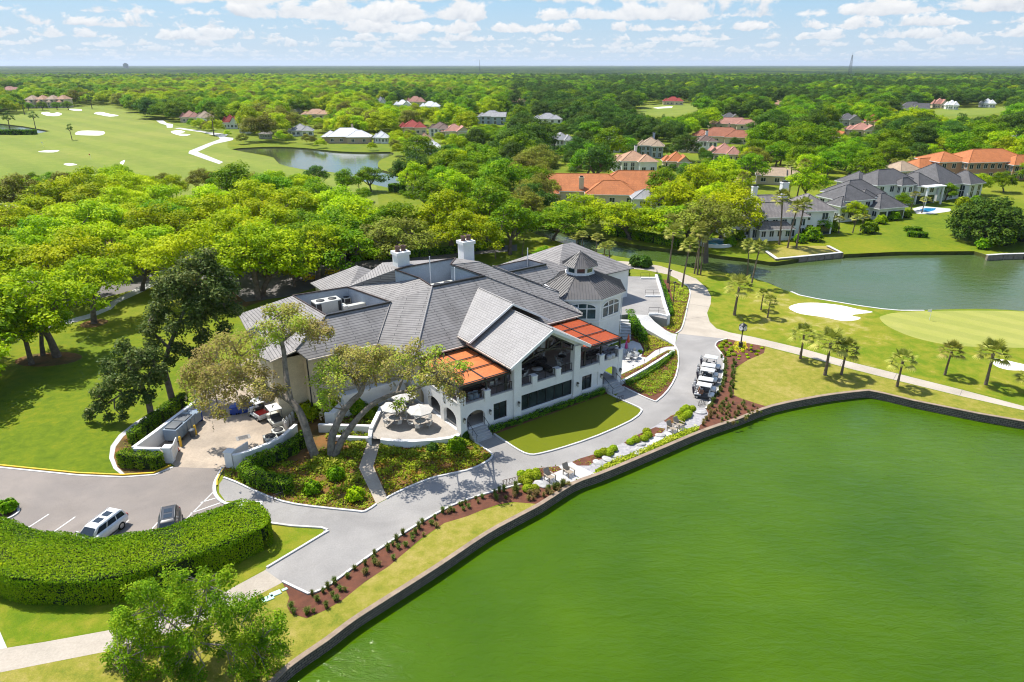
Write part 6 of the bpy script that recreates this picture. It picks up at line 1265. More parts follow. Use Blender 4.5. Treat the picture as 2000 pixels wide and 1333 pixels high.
house(G(1828, 352), R(20), [(0, 6, 16, 10, 4, 7, dict(n=3))], T_ORA, m_cream, 'low orange roof peeping between the dark-roofed house and the mansion')
house(G(1792, 365), R(20), [(0, 8, 9, 8, 5, 7.6, dict(n=2))], T_TAN, m_cream, 'small tan roof wedged behind the pool house')
house(G(1503, 361), R(-18), [(0, 4, 9, 8, 3.2, 5.4, dict(n=2, gable=1)), (6, 6, 8, 8, 3.2, 5.6, dict(n=2))], T_TAN, m_cream, 'small beige house at the end of the curved street')
house(G(1180, 397), R(-4), [(-8, 7, 32, 14, 3.6, 7.6, dict(n=6)), (10, 9, 26, 15, 3.6, 8.4, dict(n=4)), (2, 1, 15, 10, 3.4, 6.6, dict(n=3)), (-18, 1, 8, 9, 3.4, 6, dict(n=2))], T_ORA, m_cream, 'sprawling low house with bright orange tile roof right behind the clubhouse trees', chim=((-7, 1, 3, 7.2, .7),))
house(G(1240, 405), R(0), [(4, 0, 10, 7, 3.2, 5.2, dict(n=2))], T_LG, m_stucco, 'pale grey roof corner below the sprawling orange roof')
# houses known by their roofs among the trees: x range, ridge row, heights, depth, turn, materials, label, open metres in front
NB = [(1352, 1472, 249, 3.6, 7.6, 16, -6, T_TER, m_cream, 'terracotta-roofed mansion with a white chimney amid the right-hand trees', 14, 1), (1384, 1480, 230, 3.6, 7, 13, 4, T_PINK, m_cream, 'pale terracotta roof just behind the terracotta mansion', 8, 0), (1404, 1446, 220, 3.6, 7, 12, 0, T_GREY, m_cream, 'dark grey roof above the pale terracotta roof', 8, 0),
      (1318, 1360, 268, 3.4, 6.6, 12, 5, T_BR, m_cream, 'brown shingled roof left of the white tower house', 10, 0), (1358, 1398, 264, 5.8, 8, 9, 8, T_BR, m_stucco, 'small white tower-like house with a brown roof', 14, 1), (1385, 1446, 280, 3.4, 7, 13, 0, T_PINK, m_cream, 'dusky pink roof in front of the white tower-like house', 12, 0), (1246, 1298, 268, 5.4, 8.4, 12, -5, T_TAN, m_bluew, 'beige-roofed house with blue-grey siding and a dormer', 16, 1),
      (1195, 1278, 295, 4.6, 7.6, 13, 12, T_PEACH, m_stucco, 'white-walled house with tan tile roof above the dark magnolia', 16, 1), (1075, 1116, 259, 5.2, 8, 12, 14, T_LG, m_stucco, 'white house with light grey roof among trees left of centre right', 16, 0), (1168, 1216, 261, 4.8, 8, 12, -8, T_LG, m_stucco, 'white gabled house with pale grey roof between two big oaks', 12, 1), (1040, 1100, 221, 5.4, 8.6, 14, 0, T_LG, m_stucco, 'large white house half hidden behind a brown tree', 12, 0), (1296, 1346, 297, 3.4, 6.4, 11, 3, T_ORA, m_cream, 'orange roof seen through a bare brown tree', 12, 0),
      (1295, 1335, 189, 4, 8, 14, 0, T_RED, m_cream, 'red roof beyond the shaded distant fairway', 16, 0), (1370, 1388, 189, 4, 8, 12, 0, T_GREY, m_greyw, 'little grey roof right of the distant red one', 12, 0), (996, 1030, 191, 4, 8, 14, 0, T_PEACH, m_cream, 'far peach roof left of the big white house', 12, 0),
      (626, 728, 250, 3.6, 7.4, 15, -2, T_WH, m_tanw, 'white-roofed pavilion house above the pond bank', 26, 1), (728, 760, 256, 3.2, 6, 10, 0, T_WH, m_stucco, 'white side wing right of the pavilion house', 20, 0), (560, 612, 242, 3.4, 6.6, 13, 6, T_LG, m_stucco, 'whitish grey roof among trees left of the pavilion house', 12, 0), (505, 530, 254, 3, 4.6, 10, 0, T_GREY2, m_greyw, 'grey screened pool cage house at the left pond end', 20, 0), (586, 648, 213, 3.6, 7, 14, 4, T_PEACH, m_cream, 'wide orange-pink roof beyond the pond oaks', 12, 0), (565, 590, 209, 3.6, 7, 12, 0, T_WH, m_stucco, 'small white roof left of the wide orange-pink roof', 10, 0),
      (778, 832, 234, 4.2, 8, 14, 8, T_RED, m_cream, 'crimson tile roof above the pond', 12, 0), (836, 882, 238, 5, 8.2, 12, -10, T_BR, m_stucco, 'white house with a brown gable beside the crimson roof', 12, 0), (858, 916, 242, 4, 7.4, 14, 10, T_PINK, m_cream, 'two-pitched pink roof right of the brown gable', 12, 0), (810, 846, 260, 3.6, 7, 12, 0, T_PEACH, m_tanw, 'peach-roofed house behind the right end of the pond', 14, 0), (790, 822, 282, 3, 5.6, 9, 8, T_LG, m_bluew, 'low pale blue roof near the end of the pond', 14, 0), (826, 862, 274, 3.2, 6, 10, 0, T_WH, m_stucco, 'low white roof right of the pale blue one', 12, 0), (912, 956, 282, 3.4, 6.6, 12, 0, T_PEACH, m_cream, 'peach roof deep between the two giant oaks', 16, 0), (952, 992, 312, 3.4, 6.4, 12, 15, T_LG, m_stucco, 'grey roof showing right of the giant oaks', 18, 0), (930, 992, 216, 5.6, 9, 14, -6, T_LG, m_bluew, 'grey-blue house with an arched window on its gable', 20, 0),
      (768, 804, 195, 4, 8, 13, 0, T_WH, m_stucco, 'far white roof, left of the distant pair', 12, 0), (818, 862, 198, 4, 8, 13, 0, T_WH, m_stucco, 'far white roof, right of the distant pair', 12, 0), (790, 832, 188, 4, 9, 14, 0, T_PINK, m_cream, 'far pink roof above the distant white pair', 12, 0), (732, 754, 189, 4, 9, 13, 0, T_LG, m_stucco, 'far grey-white gable left of the pink roof', 12, 0), (876, 892, 191, 4, 8, 12, 0, T_WH, m_stucco, 'tiny far white roof right of the distant pair', 12, 0), (664, 708, 388, 2.8, 5.2, 9, 25, T_GREY2, m_tanw, 'small shelter roof among palms in the grove', 14, 0),
      (1752, 1812, 199, 4, 8.6, 15, 0, T_GREY, m_stucco, 'dark-roofed white house by the right-hand distant fairway', 16, 0), (1824, 1848, 192, 4, 9, 13, 0, T_PINK, m_cream, 'pink gabled far house right of the dark-roofed one', 16, 0), (1850, 1870, 196, 4, 8, 12, 0, T_WH, m_stucco, 'far white house beside the pink gabled one', 16, 0), (1918, 1942, 193, 4, 8, 12, 0, T_WH, m_stucco, 'farthest right white roof above the distant fairway', 16, 0), (1632, 1680, 221, 4.5, 8.2, 14, 0, T_GREY, m_greyw, 'grey roofed house in the dark woods at right', 14, 0), (1694, 1718, 224, 4, 8, 12, 0, T_RED, m_cream, 'small red roof in the dark woods', 12, 0), (1614, 1648, 252, 3.6, 7, 12, 10, T_ORA, m_cream, 'orange roof at the lower edge of the dark woods', 12, 0), (1656, 1712, 240, 3.6, 7, 13, 0, T_PINK, m_cream, 'long salmon roof below the small red roof', 8, 0), (1506, 1532, 196, 3.6, 7, 12, 0, T_PEACH, m_cream, 'peach roof in a dark clearing of the far woods', 10, 0),
      (0, 36, 169, 4, 9, 16, 0, T_PINK, m_cream, 'pink roofs at the far left edge', 14, 0), (350, 388, 216, 4, 8, 14, 6, T_PINK, m_cream, 'pink roof at the end of the fairway, left of the red one', 18, 0), (382, 416, 217, 4, 8, 13, -8, T_TAN, m_stucco, 'tan roof touching the pink one at the fairway', 18, 0), (432, 464, 224, 4, 8.4, 14, 4, T_RED, m_stucco, 'bright red roof of a white house at the fairway edge', 20, 0), (466, 492, 236, 4, 7, 12, 0, T_LG, m_stucco, 'white house behind trees right of the red roof', 12, 0)]
for x0, x1, yt, ze, zr, dp, turn, rmx, wmx, lb, opn, ch in NB:
    hp = zr/mpp(yt, zr)*(-1 if mpp(yt, zr) < 0 else 1); opened([(x0+2, yt+2), ((x0+x1)/2, yt-1), (x1-2, yt+2), (x1-2, yt+hp*(.58 if opn < 20 else .9)), (x0+2, yt+hp*(.58 if opn < 20 else .9))])
    c = G((x0+x1)/2, yt, zr); w = (x1-x0)*mpp(yt, zr)/(zr-H)*(zr-H); w = max(7, abs(w)*.95)
    vols = [(0, 0, w*.72, dp*.8, ze, zr, dict(n=4, sides='fl')), (w*.26, -dp*.28, w*.44, dp*.6, ze*.98, zr-.9, dict(n=2, sides='fr', gable=(x0 % 3 == 0))), (-w*.34, dp*.1, w*.3, dp*.55, ze*.9, zr-1.5, dict(n=1, sides='f', gable=(x0 % 4 == 1)))]
    house((c.x, c.y, 0), R(turn)-math.atan2(c.x, c.y)*.5, vols, rmx, wmx, lb, chim=((w*.1, dp*.15, zr-2, zr+1.4, .5),) if ch else ())
    a = math.atan2(c.x, c.y); ux, uy = math.sin(a), math.cos(a); px_, py_ = uy, -ux; hw = w*.5+1
    NOTREE.append([(c.x+px_*s*hw+ux*t, c.y+py_*s*hw+uy*t) for s, t in ((-1, -dp*.5-2), (1, -dp*.5-2), (1.05, dp*.6), (-1.05, dp*.6))])
for pts in ([(1068, 402), (1312, 402), (1312, 352), (1068, 352)], [(1470, 372), (1545, 372), (1545, 335), (1470, 335)], [(1180, 385), (1310, 375), (1420, 362), (1420, 346), (1300, 348), (1180, 360)], [(640, 400), (735, 385), (735, 340), (640, 345)]): NOTREE.append(gpoly(pts))
# cream townhouses behind the golf course
for i in range(4):
    c = G(60+i*20, 212-i*.3); house(c, R(-6), [(0, 6, 8.6, 11, 8.0, 11.5, dict(n=2)), (0, -.5, 4, 3, 5.5, 7.5, dict(n=1))], T_PEACH if i % 2 else T_TAN, m_cream, f'cream townhouse at the far end of the golf course, {ORD[i]} from the left', 'townhouse')
NOTREE.append(gpoly([(40, 222), (135, 220), (135, 205), (40, 207)]))
# ------------------------------------------------------------------ middle-distance trees, each its own object
PINE = oak_kind(19, L_DARK, name='pine_tree', h=15, wid=7.5, lob=16, fork=.55, base=.5, limbs=5, lr=(.9, 1.5), per=70, r0=.3); PINEB = oak_kind(19, L_OLIVE, name='pine_tree')
for u, v, s, k, lb in ((141, 274, .62, PINE, 'lone small pine in the middle of the fairway'), (22, 263, .95, PINE, 'dark pine in front of the left pond'), (70, 253, .8, PINE, 'bushy pine at the right end of the left pond'), (418, 266, 1.0, PINEB, 'brownish pine beside the bend of the cart path'), (48, 224, .9, PINE, 'thin leaning pine by the far left fairway edge'), (180, 213, 1, PINE, 'pine right of the cream townhouses'), (33, 218, .7, PINE, 'small pine at the far left fairway edge')):
    p = G(u, v); k.place(p, u % 6, s, lb); placed.append((p.x, p.y, 6))
mids = []; rg = np.random.default_rng(11)
MIDP = gpoly([(600, 300), (760, 322), (960, 330), (1080, 330), (1300, 320), (1480, 300), (1700, 312), (1860, 300), (1560, 345), (1470, 400), (1440, 470), (1350, 490), (1180, 470), (1000, 440), (950, 400), (860, 380), (800, 372), (745, 350), (640, 338), (520, 330)], 4)
xs, ys = [p[0] for p in MIDP], [p[1] for p in MIDP]
for _ in range(40000):
    x, y = rg.uniform(min(xs), max(xs)), rg.uniform(min(ys), max(ys)); d = 9.4+2.4*rg.random()
    if inpoly(x, y, MIDP) and free(x, y, d) and clear(x, y) and sees(x, y): placed.append((x, y, d)); mids.append((x, y, d))
    if len(mids) >= 85: break
mids.sort(key=lambda q: -q[1]); rws = {}
for q in mids: rws.setdefault(int((max(ys)-q[1])//22), []).append(q)
for ri, rk in enumerate(sorted(rws)):
    for i, (x, y, d) in enumerate(sorted(rws[rk], key=lambda q: q[0]/q[1])):
        cn = ['lime-green', 'yellow-green', 'mid-green', 'dark green', 'olive-brown'][rg.choice(5, p=[.3, .1, .36, .12, .12])]; s = rg.uniform(.78, 1.05)
        KINDS[cn, [11, 12, 13, 14][rg.integers(4)]].place((x, y, 0), rg.uniform(0, 6.3), s, f'{cn} tree, {ORD[i]} from left in the {ORD[ri]} neighbourhood row beyond the clubhouse', 'neighbourhood trees behind the clubhouse')
# ------------------------------------------------------------------ the woods beyond, which read as one mass
def woods(name, pts, lm, shapes, kinds):
    me = bpy.data.meshes.new(name); me.vertices.add(len(pts)); me.vertices.foreach_set('co', np.array([(x, y, 0) for x, y, *_ in pts], np.float32).ravel())
    for nm, ix in (('rz', 2), ('sc', 3)):
        at = me.attributes.new(nm, 'FLOAT', 'POINT'); at.data.foreach_set('value', np.array([p[ix] for p in pts], np.float32))
    at = me.attributes.new('pick', 'INT', 'POINT'); at.data.foreach_set('value', np.array([p[4] for p in pts], np.int32))
    o = bpy.data.objects.new(name, me); COL.objects.link(o); tag(o, kind='stuff')
    ng = bpy.data.node_groups.new(name, 'GeometryNodeTree'); ng.interface.new_socket('Geometry', in_out='INPUT', socket_type='NodeSocketGeometry'); ng.interface.new_socket('Geometry', in_out='OUTPUT', socket_type='NodeSocketGeometry')
    gi, go_ = ng.nodes.new('NodeGroupInput'), ng.nodes.new('NodeGroupOutput'); jn = ng.nodes.new('GeometryNodeJoinGeometry')
    for ob in shapes:
        oi = ng.nodes.new('GeometryNodeObjectInfo'); oi.inputs[0].default_value = ob; sm = ng.nodes.new('GeometryNodeSetMaterial'); sm.inputs['Material'].default_value = lm
        g2 = ng.nodes.new('GeometryNodeGeometryToInstance'); ng.links.new(oi.outputs['Geometry'], sm.inputs[0]); ng.links.new(sm.outputs[0], g2.inputs[0]); ng.links.new(g2.outputs[0], jn.inputs[0])
    ip = ng.nodes.new('GeometryNodeInstanceOnPoints'); ng.links.new(gi.outputs[0], ip.inputs['Points']); ng.links.new(jn.outputs[0], ip.inputs['Instance']); ip.inputs['Pick Instance'].default_value = True
    def na(nm, tp): n = ng.nodes.new('GeometryNodeInputNamedAttribute'); n.data_type = tp; n.inputs[0].default_value = nm; return n.outputs[0]
    ng.links.new(na('pick', 'INT'), ip.inputs['Instance Index']); cx = ng.nodes.new('ShaderNodeCombineXYZ'); ng.links.new(na('rz', 'FLOAT'), cx.inputs[2]); er = ng.nodes.new('FunctionNodeEulerToRotation'); ng.links.new(cx.outputs[0], er.inputs[0]); ng.links.new(er.outputs[0], ip.inputs['Rotation'])
    ng.links.new(na('sc', 'FLOAT'), ip.inputs['Scale']); ng.links.new(ip.outputs[0], go_.inputs[0])
    md = o.modifiers.new('scatter', 'NODES'); md.node_group = ng; return o
crowns = [next(c for c in KIDS[KINDS[cn, s].root.name] if c.name.startswith('crown')) for cn, s in (('lime-green', 11), ('mid-green', 12), ('mid-green', 13), ('mid-green', 14))]
pinec = next(c for c in KIDS[PINE.root.name] if c.name.startswith('crown'))
rg = np.random.default_rng(23); cell = {}
for a, b_, r_ in placed: cell.setdefault((int(a//14), int(b_//14)), []).append((a, b_, r_))
BX = [(min(p[0] for p in q), max(p[0] for p in q), min(p[1] for p in q), max(p[1] for p in q)) for q in NOTREE]
woodp = {k: [] for k in ('lime', 'yel', 'mid', 'dark', 'olive', 'pine')}
def nz(x, y, f): return math.sin(x*f+1.3*math.sin(y*f*.7))*math.cos(y*f*.9+1.7*math.sin(x*f*.6))
y = 128.0
while y < 2150:
    st = 10.2 if y < 450 else (11.2 if y < 800 else 12.5 if y < 1400 else 15.5); x = -(.82*y+30)
    while x < .82*y+30:
        X, Y = x+rg.uniform(-.42, .42)*st, y+rg.uniform(-.42, .42)*st; x += st
        if any(b0_ <= X <= b1_ and c0 <= Y <= c1 and inpoly(X, Y, q) for (b0_, b1_, c0, c1), q in zip(BX, NOTREE)): continue
        u, v = proj((X, Y, 0))
        if v > 400 and u < 900: continue
        if Y < 420 and any((X-a)**2+(Y-b_)**2 < (4.2+r_*.42)**2 for i in (-1, 0, 1) for j in (-1, 0, 1) for a, b_, r_ in cell.get((int(X//14)+i, int(Y//14)+j), ())): continue
        sm_ = 1.0; s0 = .62+.78*rg.random()**.8
        if not sees(X, Y, 12.2*s0, 12*s0):
            sm_ = .62 if sees(X, Y, 8*s0, 7.6*s0) else .42
            if Y > 900 or sm_ < .5 and not sees(X, Y, 5.4*s0, 5.2*s0): continue
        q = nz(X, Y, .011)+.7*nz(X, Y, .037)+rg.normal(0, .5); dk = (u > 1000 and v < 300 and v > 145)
        if dk: q -= 1.05  # cloud shadow put into the leaf colours: darker tree kinds in this zone
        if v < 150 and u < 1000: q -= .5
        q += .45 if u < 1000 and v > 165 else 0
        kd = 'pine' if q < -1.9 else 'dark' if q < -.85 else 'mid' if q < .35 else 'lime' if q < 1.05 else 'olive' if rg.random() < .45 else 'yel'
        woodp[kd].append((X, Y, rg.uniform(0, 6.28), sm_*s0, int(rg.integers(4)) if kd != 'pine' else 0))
    y += st
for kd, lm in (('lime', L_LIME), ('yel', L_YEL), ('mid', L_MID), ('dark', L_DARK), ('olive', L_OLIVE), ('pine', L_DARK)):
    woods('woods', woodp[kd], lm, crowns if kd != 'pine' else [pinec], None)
print('WOODS', {k: len(v) for k, v in woodp.items()}, 'grove', len(grove), 'mids', len(mids))
# far rolling canopy to the horizon
def canopy():
    na, nr = 760, 420; th = np.linspace(-R(44), R(44), na); rr = 2080*np.exp(np.linspace(0, math.log(12), nr)); T, Q = np.meshgrid(th, rr); rng = np.random.default_rng(2)
    X, Y = Q*np.sin(T), Q*np.cos(T); Z = 7.5+rng.random(X.shape)**1.4*7.5+2.2*np.sin(X*.004+np.sin(Y*.003))*np.cos(Y*.0037)
    Z = (Z+.35*np.roll(Z, 1, 0)+.35*np.roll(Z, 1, 1))/1.7; Z[0] = -1
    v = np.stack([X, Y, Z], -1).reshape(-1, 3).astype(np.float32); i = np.arange((nr-1)*(na-1)); a = (i//(na-1))*na+i % (na-1)
    f = np.stack([a, a+1, a+na+1, a+na], 1).astype(np.int32)
    me = bpy.data.meshes.new('far_woods'); me.vertices.add(len(v)); me.vertices.foreach_set('co', v.ravel()); me.loops.add(f.size); me.loops.foreach_set('vertex_index', f.ravel()); me.polygons.add(len(f)); me.polygons.foreach_set('loop_start', np.arange(0, f.size, 4, dtype=np.int32)); me.polygons.foreach_set('loop_total', np.full(len(f), 4, np.int32)); me.update()
    m = bpy.data.materials.new('far_canopy'); t = nt(m); co = obco(t); mp = N(t, 'ShaderNodeMapping'); mp.inputs['Scale'].default_value = (1, .5, 1); t.links.new(co, mp.inputs['Vector'])
    n1 = noise(t, mp.outputs[0], .0022, 5, .6); n2 = noise(t, co, .05, 3, .7)
    col = ramp(t, n1, [(.38, (.016, .038, .014)), (.5, (.032, .062, .014)), (.6, (.07, .105, .016)), (.7, (.10, .12, .025))]); col = mixc(t, .7, col, ramp(t, n2, [(.3, (.35, .4, .35)), (.7, (1.25, 1.2, 1.1))]), 'MULTIPLY'); fin(t, col, .95, None, spec=.1)
    me.materials.append(m); o = bpy.data.objects.new('far_woods', me); COL.objects.link(o); tag(o, kind='stuff')
canopy()
# radio masts and a far office block on the horizon
def mast(u, v0, v1, y, w, label):
    b = MB(); p = V(u, v0, y); q = V(u, v1, y); h = q.z; r = empty('radio_mast', (p.x, y, 0), 0, label, 'mast')
    n = 14
    for i in range(n):
        z0, z1 = h*i/n, h*(i+1)/n; w0, w1 = w*(1-.75*i/n), w*(1-.75*(i+1)/n)
        for sx, sy in ((-1, -1), (1, -1), (1, 1), (-1, 1)): b.beam((sx*w0, sy*w0, z0), (sx*w1, sy*w1, z1), .5, .5)
        for (sx, sy), (tx, ty) in (((-1, -1), (1, -1)), ((1, -1), (1, 1)), ((1, 1), (-1, 1)), ((-1, 1), (-1, -1))): b.beam((sx*w0, sy*w0, z0), (tx*w1, ty*w1, z1), .35, .35)
    b.build('lattice', m_mast, r); b = MB(); b.tube((0, 0, h*.98), (0, 0, h*1.12), .3); b.build('antenna', m_mast, r)
m_mast = mat('mast_steel', (.16, .16, .17), (.1, .1, .11), .3, .6)
mast(1662, 127, 108, 2600, 5.0, 'lattice radio mast standing on the horizon at right'); mast(937, 127, 119, 3600, 1.2, 'very thin distant mast near the middle of the horizon')
p = V(245, 126, 6000); b = MB(); b.box(-15, 15, -14, 14, 0, 46); b.box(-8, 8, -8, 8, 46.01, 52); tag(b.build('office_block', m_greyw, None, (p.x, 6000, 0)), 'tiny far office block breaking the left horizon', 'building')
# ================================================================== vehicles, furniture and small things
def plain(name, c, rough=.5, spec=.5, metal=0, coat=0):
    m = bpy.data.materials.new(name); t = nt(m); co = obco(t); n = noise(t, co, 6, 3, .6)
    fin(t, ramp(t, n, [(.3, tuple(x*.88 for x in c)), (.7, c)]), rough, None, spec=spec, metal=metal, **({'Coat Weight': coat} if coat else {})); return m
m_cart = plain('cart_white_plastic', (.62, .62, .6), .35); m_tyre = plain('tyre_rubber', (.018, .018, .018), .85, .2); m_rim = plain('rim_alloy', (.5, .5, .5), .35, .5, .6); m_seat = plain('cart_seat_dark', (.05, .05, .05), .6); m_seatb = plain('cart_seat_brown', (.30, .13, .06), .6)
m_carw = plain('car_paint_white', (.78, .78, .78), .25, .5, 0, .6); m_carg = plain('car_paint_graphite', (.03, .031, .033), .3, .5, 0, .4); m_carr = plain('car_paint_red', (.35, .02, .02), .3, .5, 0, .6); m_cglass = plain('car_glass', (.02, .03, .04), .04, .6); m_lite = plain('car_lamp', (.6, .6, .6), .15)
m_redlamp = plain('tail_lamp', (.3, .01, .01), .3); m_bag = plain('golf_bag_cloth', (.06, .05, .07), .8); m_bag2 = plain('golf_bag_white', (.6, .6, .62), .7)
m_blue = plain('blue_plastic', (.02, .06, .30), .5); m_greybin = plain('grey_plastic', (.09, .1, .11), .6); m_steelblue = plain('grey_blue_steel', (.20, .26, .32), .5); m_yel = plain('safety_yellow', (.75, .45, .02), .5); m_red = plain('signal_red', (.6, .03, .02), .5); m_teal = plain('teal_lid', (.42, .66, .58), .6)
m_ac = plain('ac_casing', (.52, .52, .46), .5); m_acd = plain('ac_grille', (.03, .03, .03), .6); m_wood = plain('chair_wood', (.34, .28, .21), .7); m_umb = mat('umbrella_cloth', (.60, .58, .54), (.52, .50, .46), .8, .9); m_iron = plain('white_iron', (.32, .32, .32), .5); m_sling = plain('sling_white', (.50, .50, .48), .8); m_brown = plain('rack_brown', (.12, .07, .05), .6); m_stone = mat('white_boulder', (.50, .49, .47), (.36, .355, .34), 2.0, .9, bump=.5, fine=10); m_rattan = plain('dark_rattan', (.035, .03, .027), .8); m_mag = plain('magenta_cloth', (.5, .05, .2), .8); m_orc = plain('orange_cloth', (.7, .12, .04), .8)
def wheel(x, y, z, r, w, parent):
    b = MB(); n = 18; pr = [(r*.62, -w/2), (r*.93, -w/2), (r, -w*.3), (r, w*.3), (r*.93, w/2), (r*.62, w/2)]
    vs = [(x+a*math.cos(2*math.pi*k/n), y+q, z+a*math.sin(2*math.pi*k/n)) for a, q in pr for k in range(n)]
    b.add(vs, [(i*n+k, (i+1)*n+k, (i+1)*n+(k+1) % n, i*n+(k+1) % n) for i in range(5) for k in range(n)], True); t = b.build('wheel', m_tyre, parent)
    b = MB(); b.tube((x, y-w*.42, z), (x, y+w*.42, z), r*.63, n=n)
    for k in range(5):
        a = 2*math.pi*k/5; b.box(-.01, .01, 0, 0, 0, 0) if False else b.beam((x, y, z), (x+r*.58*math.cos(a), y, z+r*.58*math.sin(a)), .05, w*.95, (0, 1, 0))
    b.build('rim', m_rim, t)
def make_cart(seat, bag, bags=True):
    def make():
        r = empty('golf_cart', cat='golf cart'); b = MB()
        b.bbox(-1.18, -.3, -.58, .58, .5, .68, .07); b.bbox(.62, 1.2, -.52, .52, .4, .78, .14); b.bbox(.5, .66, -.5, .5, .5, .98, .06); b.build('body', m_cart, r)
        b = MB(); b.bbox(-1.1, 1.12, -.56, .56, .26, .419, .06); b.bbox(-1.1, -.1, -.55, .55, .42, .5, .03); b.bbox(1.12, 1.25, -.5, .5, .3, .5, .05); b.bbox(-.12, .5, -.52, .52, .42, .46, .01); b.build('bumper', m_seat, r)
        b = MB(); b.bbox(-.62, -.1, -.52, .52, .68, .82, .06); b.build('seat', seat, r); b = MB(); b.bbox(-.74, -.6, -.52, .52, .84, 1.22, .06); b.build('seat_back', seat, r)
        b = MB(); b.bbox(-1.0, .78, -.6, .6, 1.78, 1.86, .05); b.bbox(-.92, .7, -.5, .5, 1.86, 1.89, .02); b.build('roof', m_cart, r)
        for sy in (-.5, .5):
            b = MB(); b.tube((.62, sy, .95), (.42, sy, 1.8), .025, n=6); b.build('roof_post', m_seat, r); b = MB(); b.tube((-.86, sy, .66), (-.84, sy, 1.8), .025, n=6); b.build('roof_post', m_seat, r)
        b = MB(); b.tube((.48, .22, .9), (.28, .22, 1.1), .02, n=6); b.lathe([(.15, 0), (.17, .02), (.15, .04), (.13, .02)], (.26, .22, 1.1), 12); b.build('steering_wheel', m_seat, r)
        for sx in (-.8, .82):
            for sy in (-.5, .5): wheel(sx, sy, .23, .23, .18, r)
        for sy in (-.33, .33):
            b = MB(); b.bbox(1.16, 1.22, sy-.1, sy+.1, .58, .68, .02); b.build('headlight', m_lite, r)
        b = MB(); b.bbox(-1.3, -1.15, -.45, .45, .42, .5, .02); b.tube((-1.2, -.45, .5), (-1.1, -.45, 1.1), .02, n=6); b.tube((-1.2, .45, .5), (-1.1, .45, 1.1), .02, n=6); b.tube((-1.1, -.45, 1.1), (-1.1, .45, 1.1), .02, n=6); b.build('bag_rack', m_seat, r)
        return r
    return Kind(make)
def make_bag(m):
    def make():
        r = empty('golf_bag', cat='golf bag'); b = MB(); b.lathe([(.1, 0), (.13, .05), (.13, .75), (.15, .8), (.15, .86)], n=12); b.build('bag', m, r); b = MB()
        for k in range(6): a = k*1.05; b.tube((.08*math.cos(a), .08*math.sin(a), .6), (.1*math.cos(a), .1*math.sin(a), 1.08+.05*(k % 3)), .012, n=5); b.bbox(.1*math.cos(a)-.03, .1*math.cos(a)+.03, .1*math.sin(a)-.05, .1*math.sin(a)+.05, 1.06+.05*(k % 3), 1.13+.05*(k % 3), .02)
        b.build('clubs', m_rim, r); return r
    return Kind(make)
CARTB = make_cart(m_seatb, m_bag); CARTD = make_cart(m_seat, m_bag); BAGS = [make_bag(m_bag), make_bag(m_bag2)]
hd = G(1387, 772.6)-G(1360, 767.7); hz_ = math.atan2(hd.y, hd.x)
for i, (u, v, lb, k) in enumerate([(1391, 697, 'white golf cart with an open cab, farthest from the sea wall in the kerb row', CARTD), (1386, 713, 'golf cart squeezed second in the kerb row, mostly roof showing', CARTD), (1384.5, 722, 'golf cart in the middle of the kerb row of five', CARTD), (1381, 740, 'golf cart just behind the brown-seated one', CARTD), (1377.5, 751, 'nearest golf cart of the row, with brown seats', CARTB)]):
    p = G(u, v, 1.87); q = Vector((p.x, p.y, 0)); a = hz_+(-.02, .03, -.01, .04, 0)[i]; k.place(q, a, 1, lb, 'golf carts parked along the kerb')
    for j, sy in enumerate((-.24, .24)):
        e = q+Matrix.Rotation(a, 3, 'Z') @ Vector((-1.24, sy, .5)); BAGS[(i+j) % 2].place(e, a, 1, 'golf bag strapped behind the %s cart of the kerb row, %s side' % (ORD[i], ('near', 'far')[j]), 'golf bags on the carts').rotation_euler = (0, -.18, a)
for u, v, a, lb in ((506, 815, 2.4, 'utility cart with white canopy and red load in the service yard'), (539, 828, 2.2, 'tan utility cart with white canopy nearer the yard wall')):
    def mk(lb=lb, red='red' in lb):
        r = empty('utility_cart', cat='utility cart'); b = MB(); b.bbox(-1.3, 1.15, -.6, .6, .3, .45, .05); b.bbox(-1.35, -.1, -.62, .62, .5, .8, .04); b.bbox(.6, 1.2, -.55, .55, .42, .85, .14); b.build('body', m_cart if red else m_ac, r)
        b = MB(); b.bbox(-1.25, -.2, -.52, .52, .802, .86, .02); b.build('bed_liner', m_red if red else m_seat, r); b = MB(); b.bbox(-.05, .35, -.5, .5, .6, .78, .05); b.bbox(-.12, 0, -.5, .5, .8, 1.15, .05); b.build('seat', m_seat, r)
        b = MB(); b.bbox(-.75, .85, -.62, .62, 1.8, 1.88, .05); b.build('canopy', m_cart, r)
        for x in (-.6, .7):
            for y in (-.55, .55): b = MB(); b.tube((x, y, .7), (x, y, 1.8), .025, n=6); b.build('canopy_post', m_seat, r)
        for sx in (-.85, .82):
            for sy in (-.52, .52): wheel(sx, sy, .25, .25, .2, r)
        return r
    Kind(mk).place(G(u, v), a, 1.15, lb)
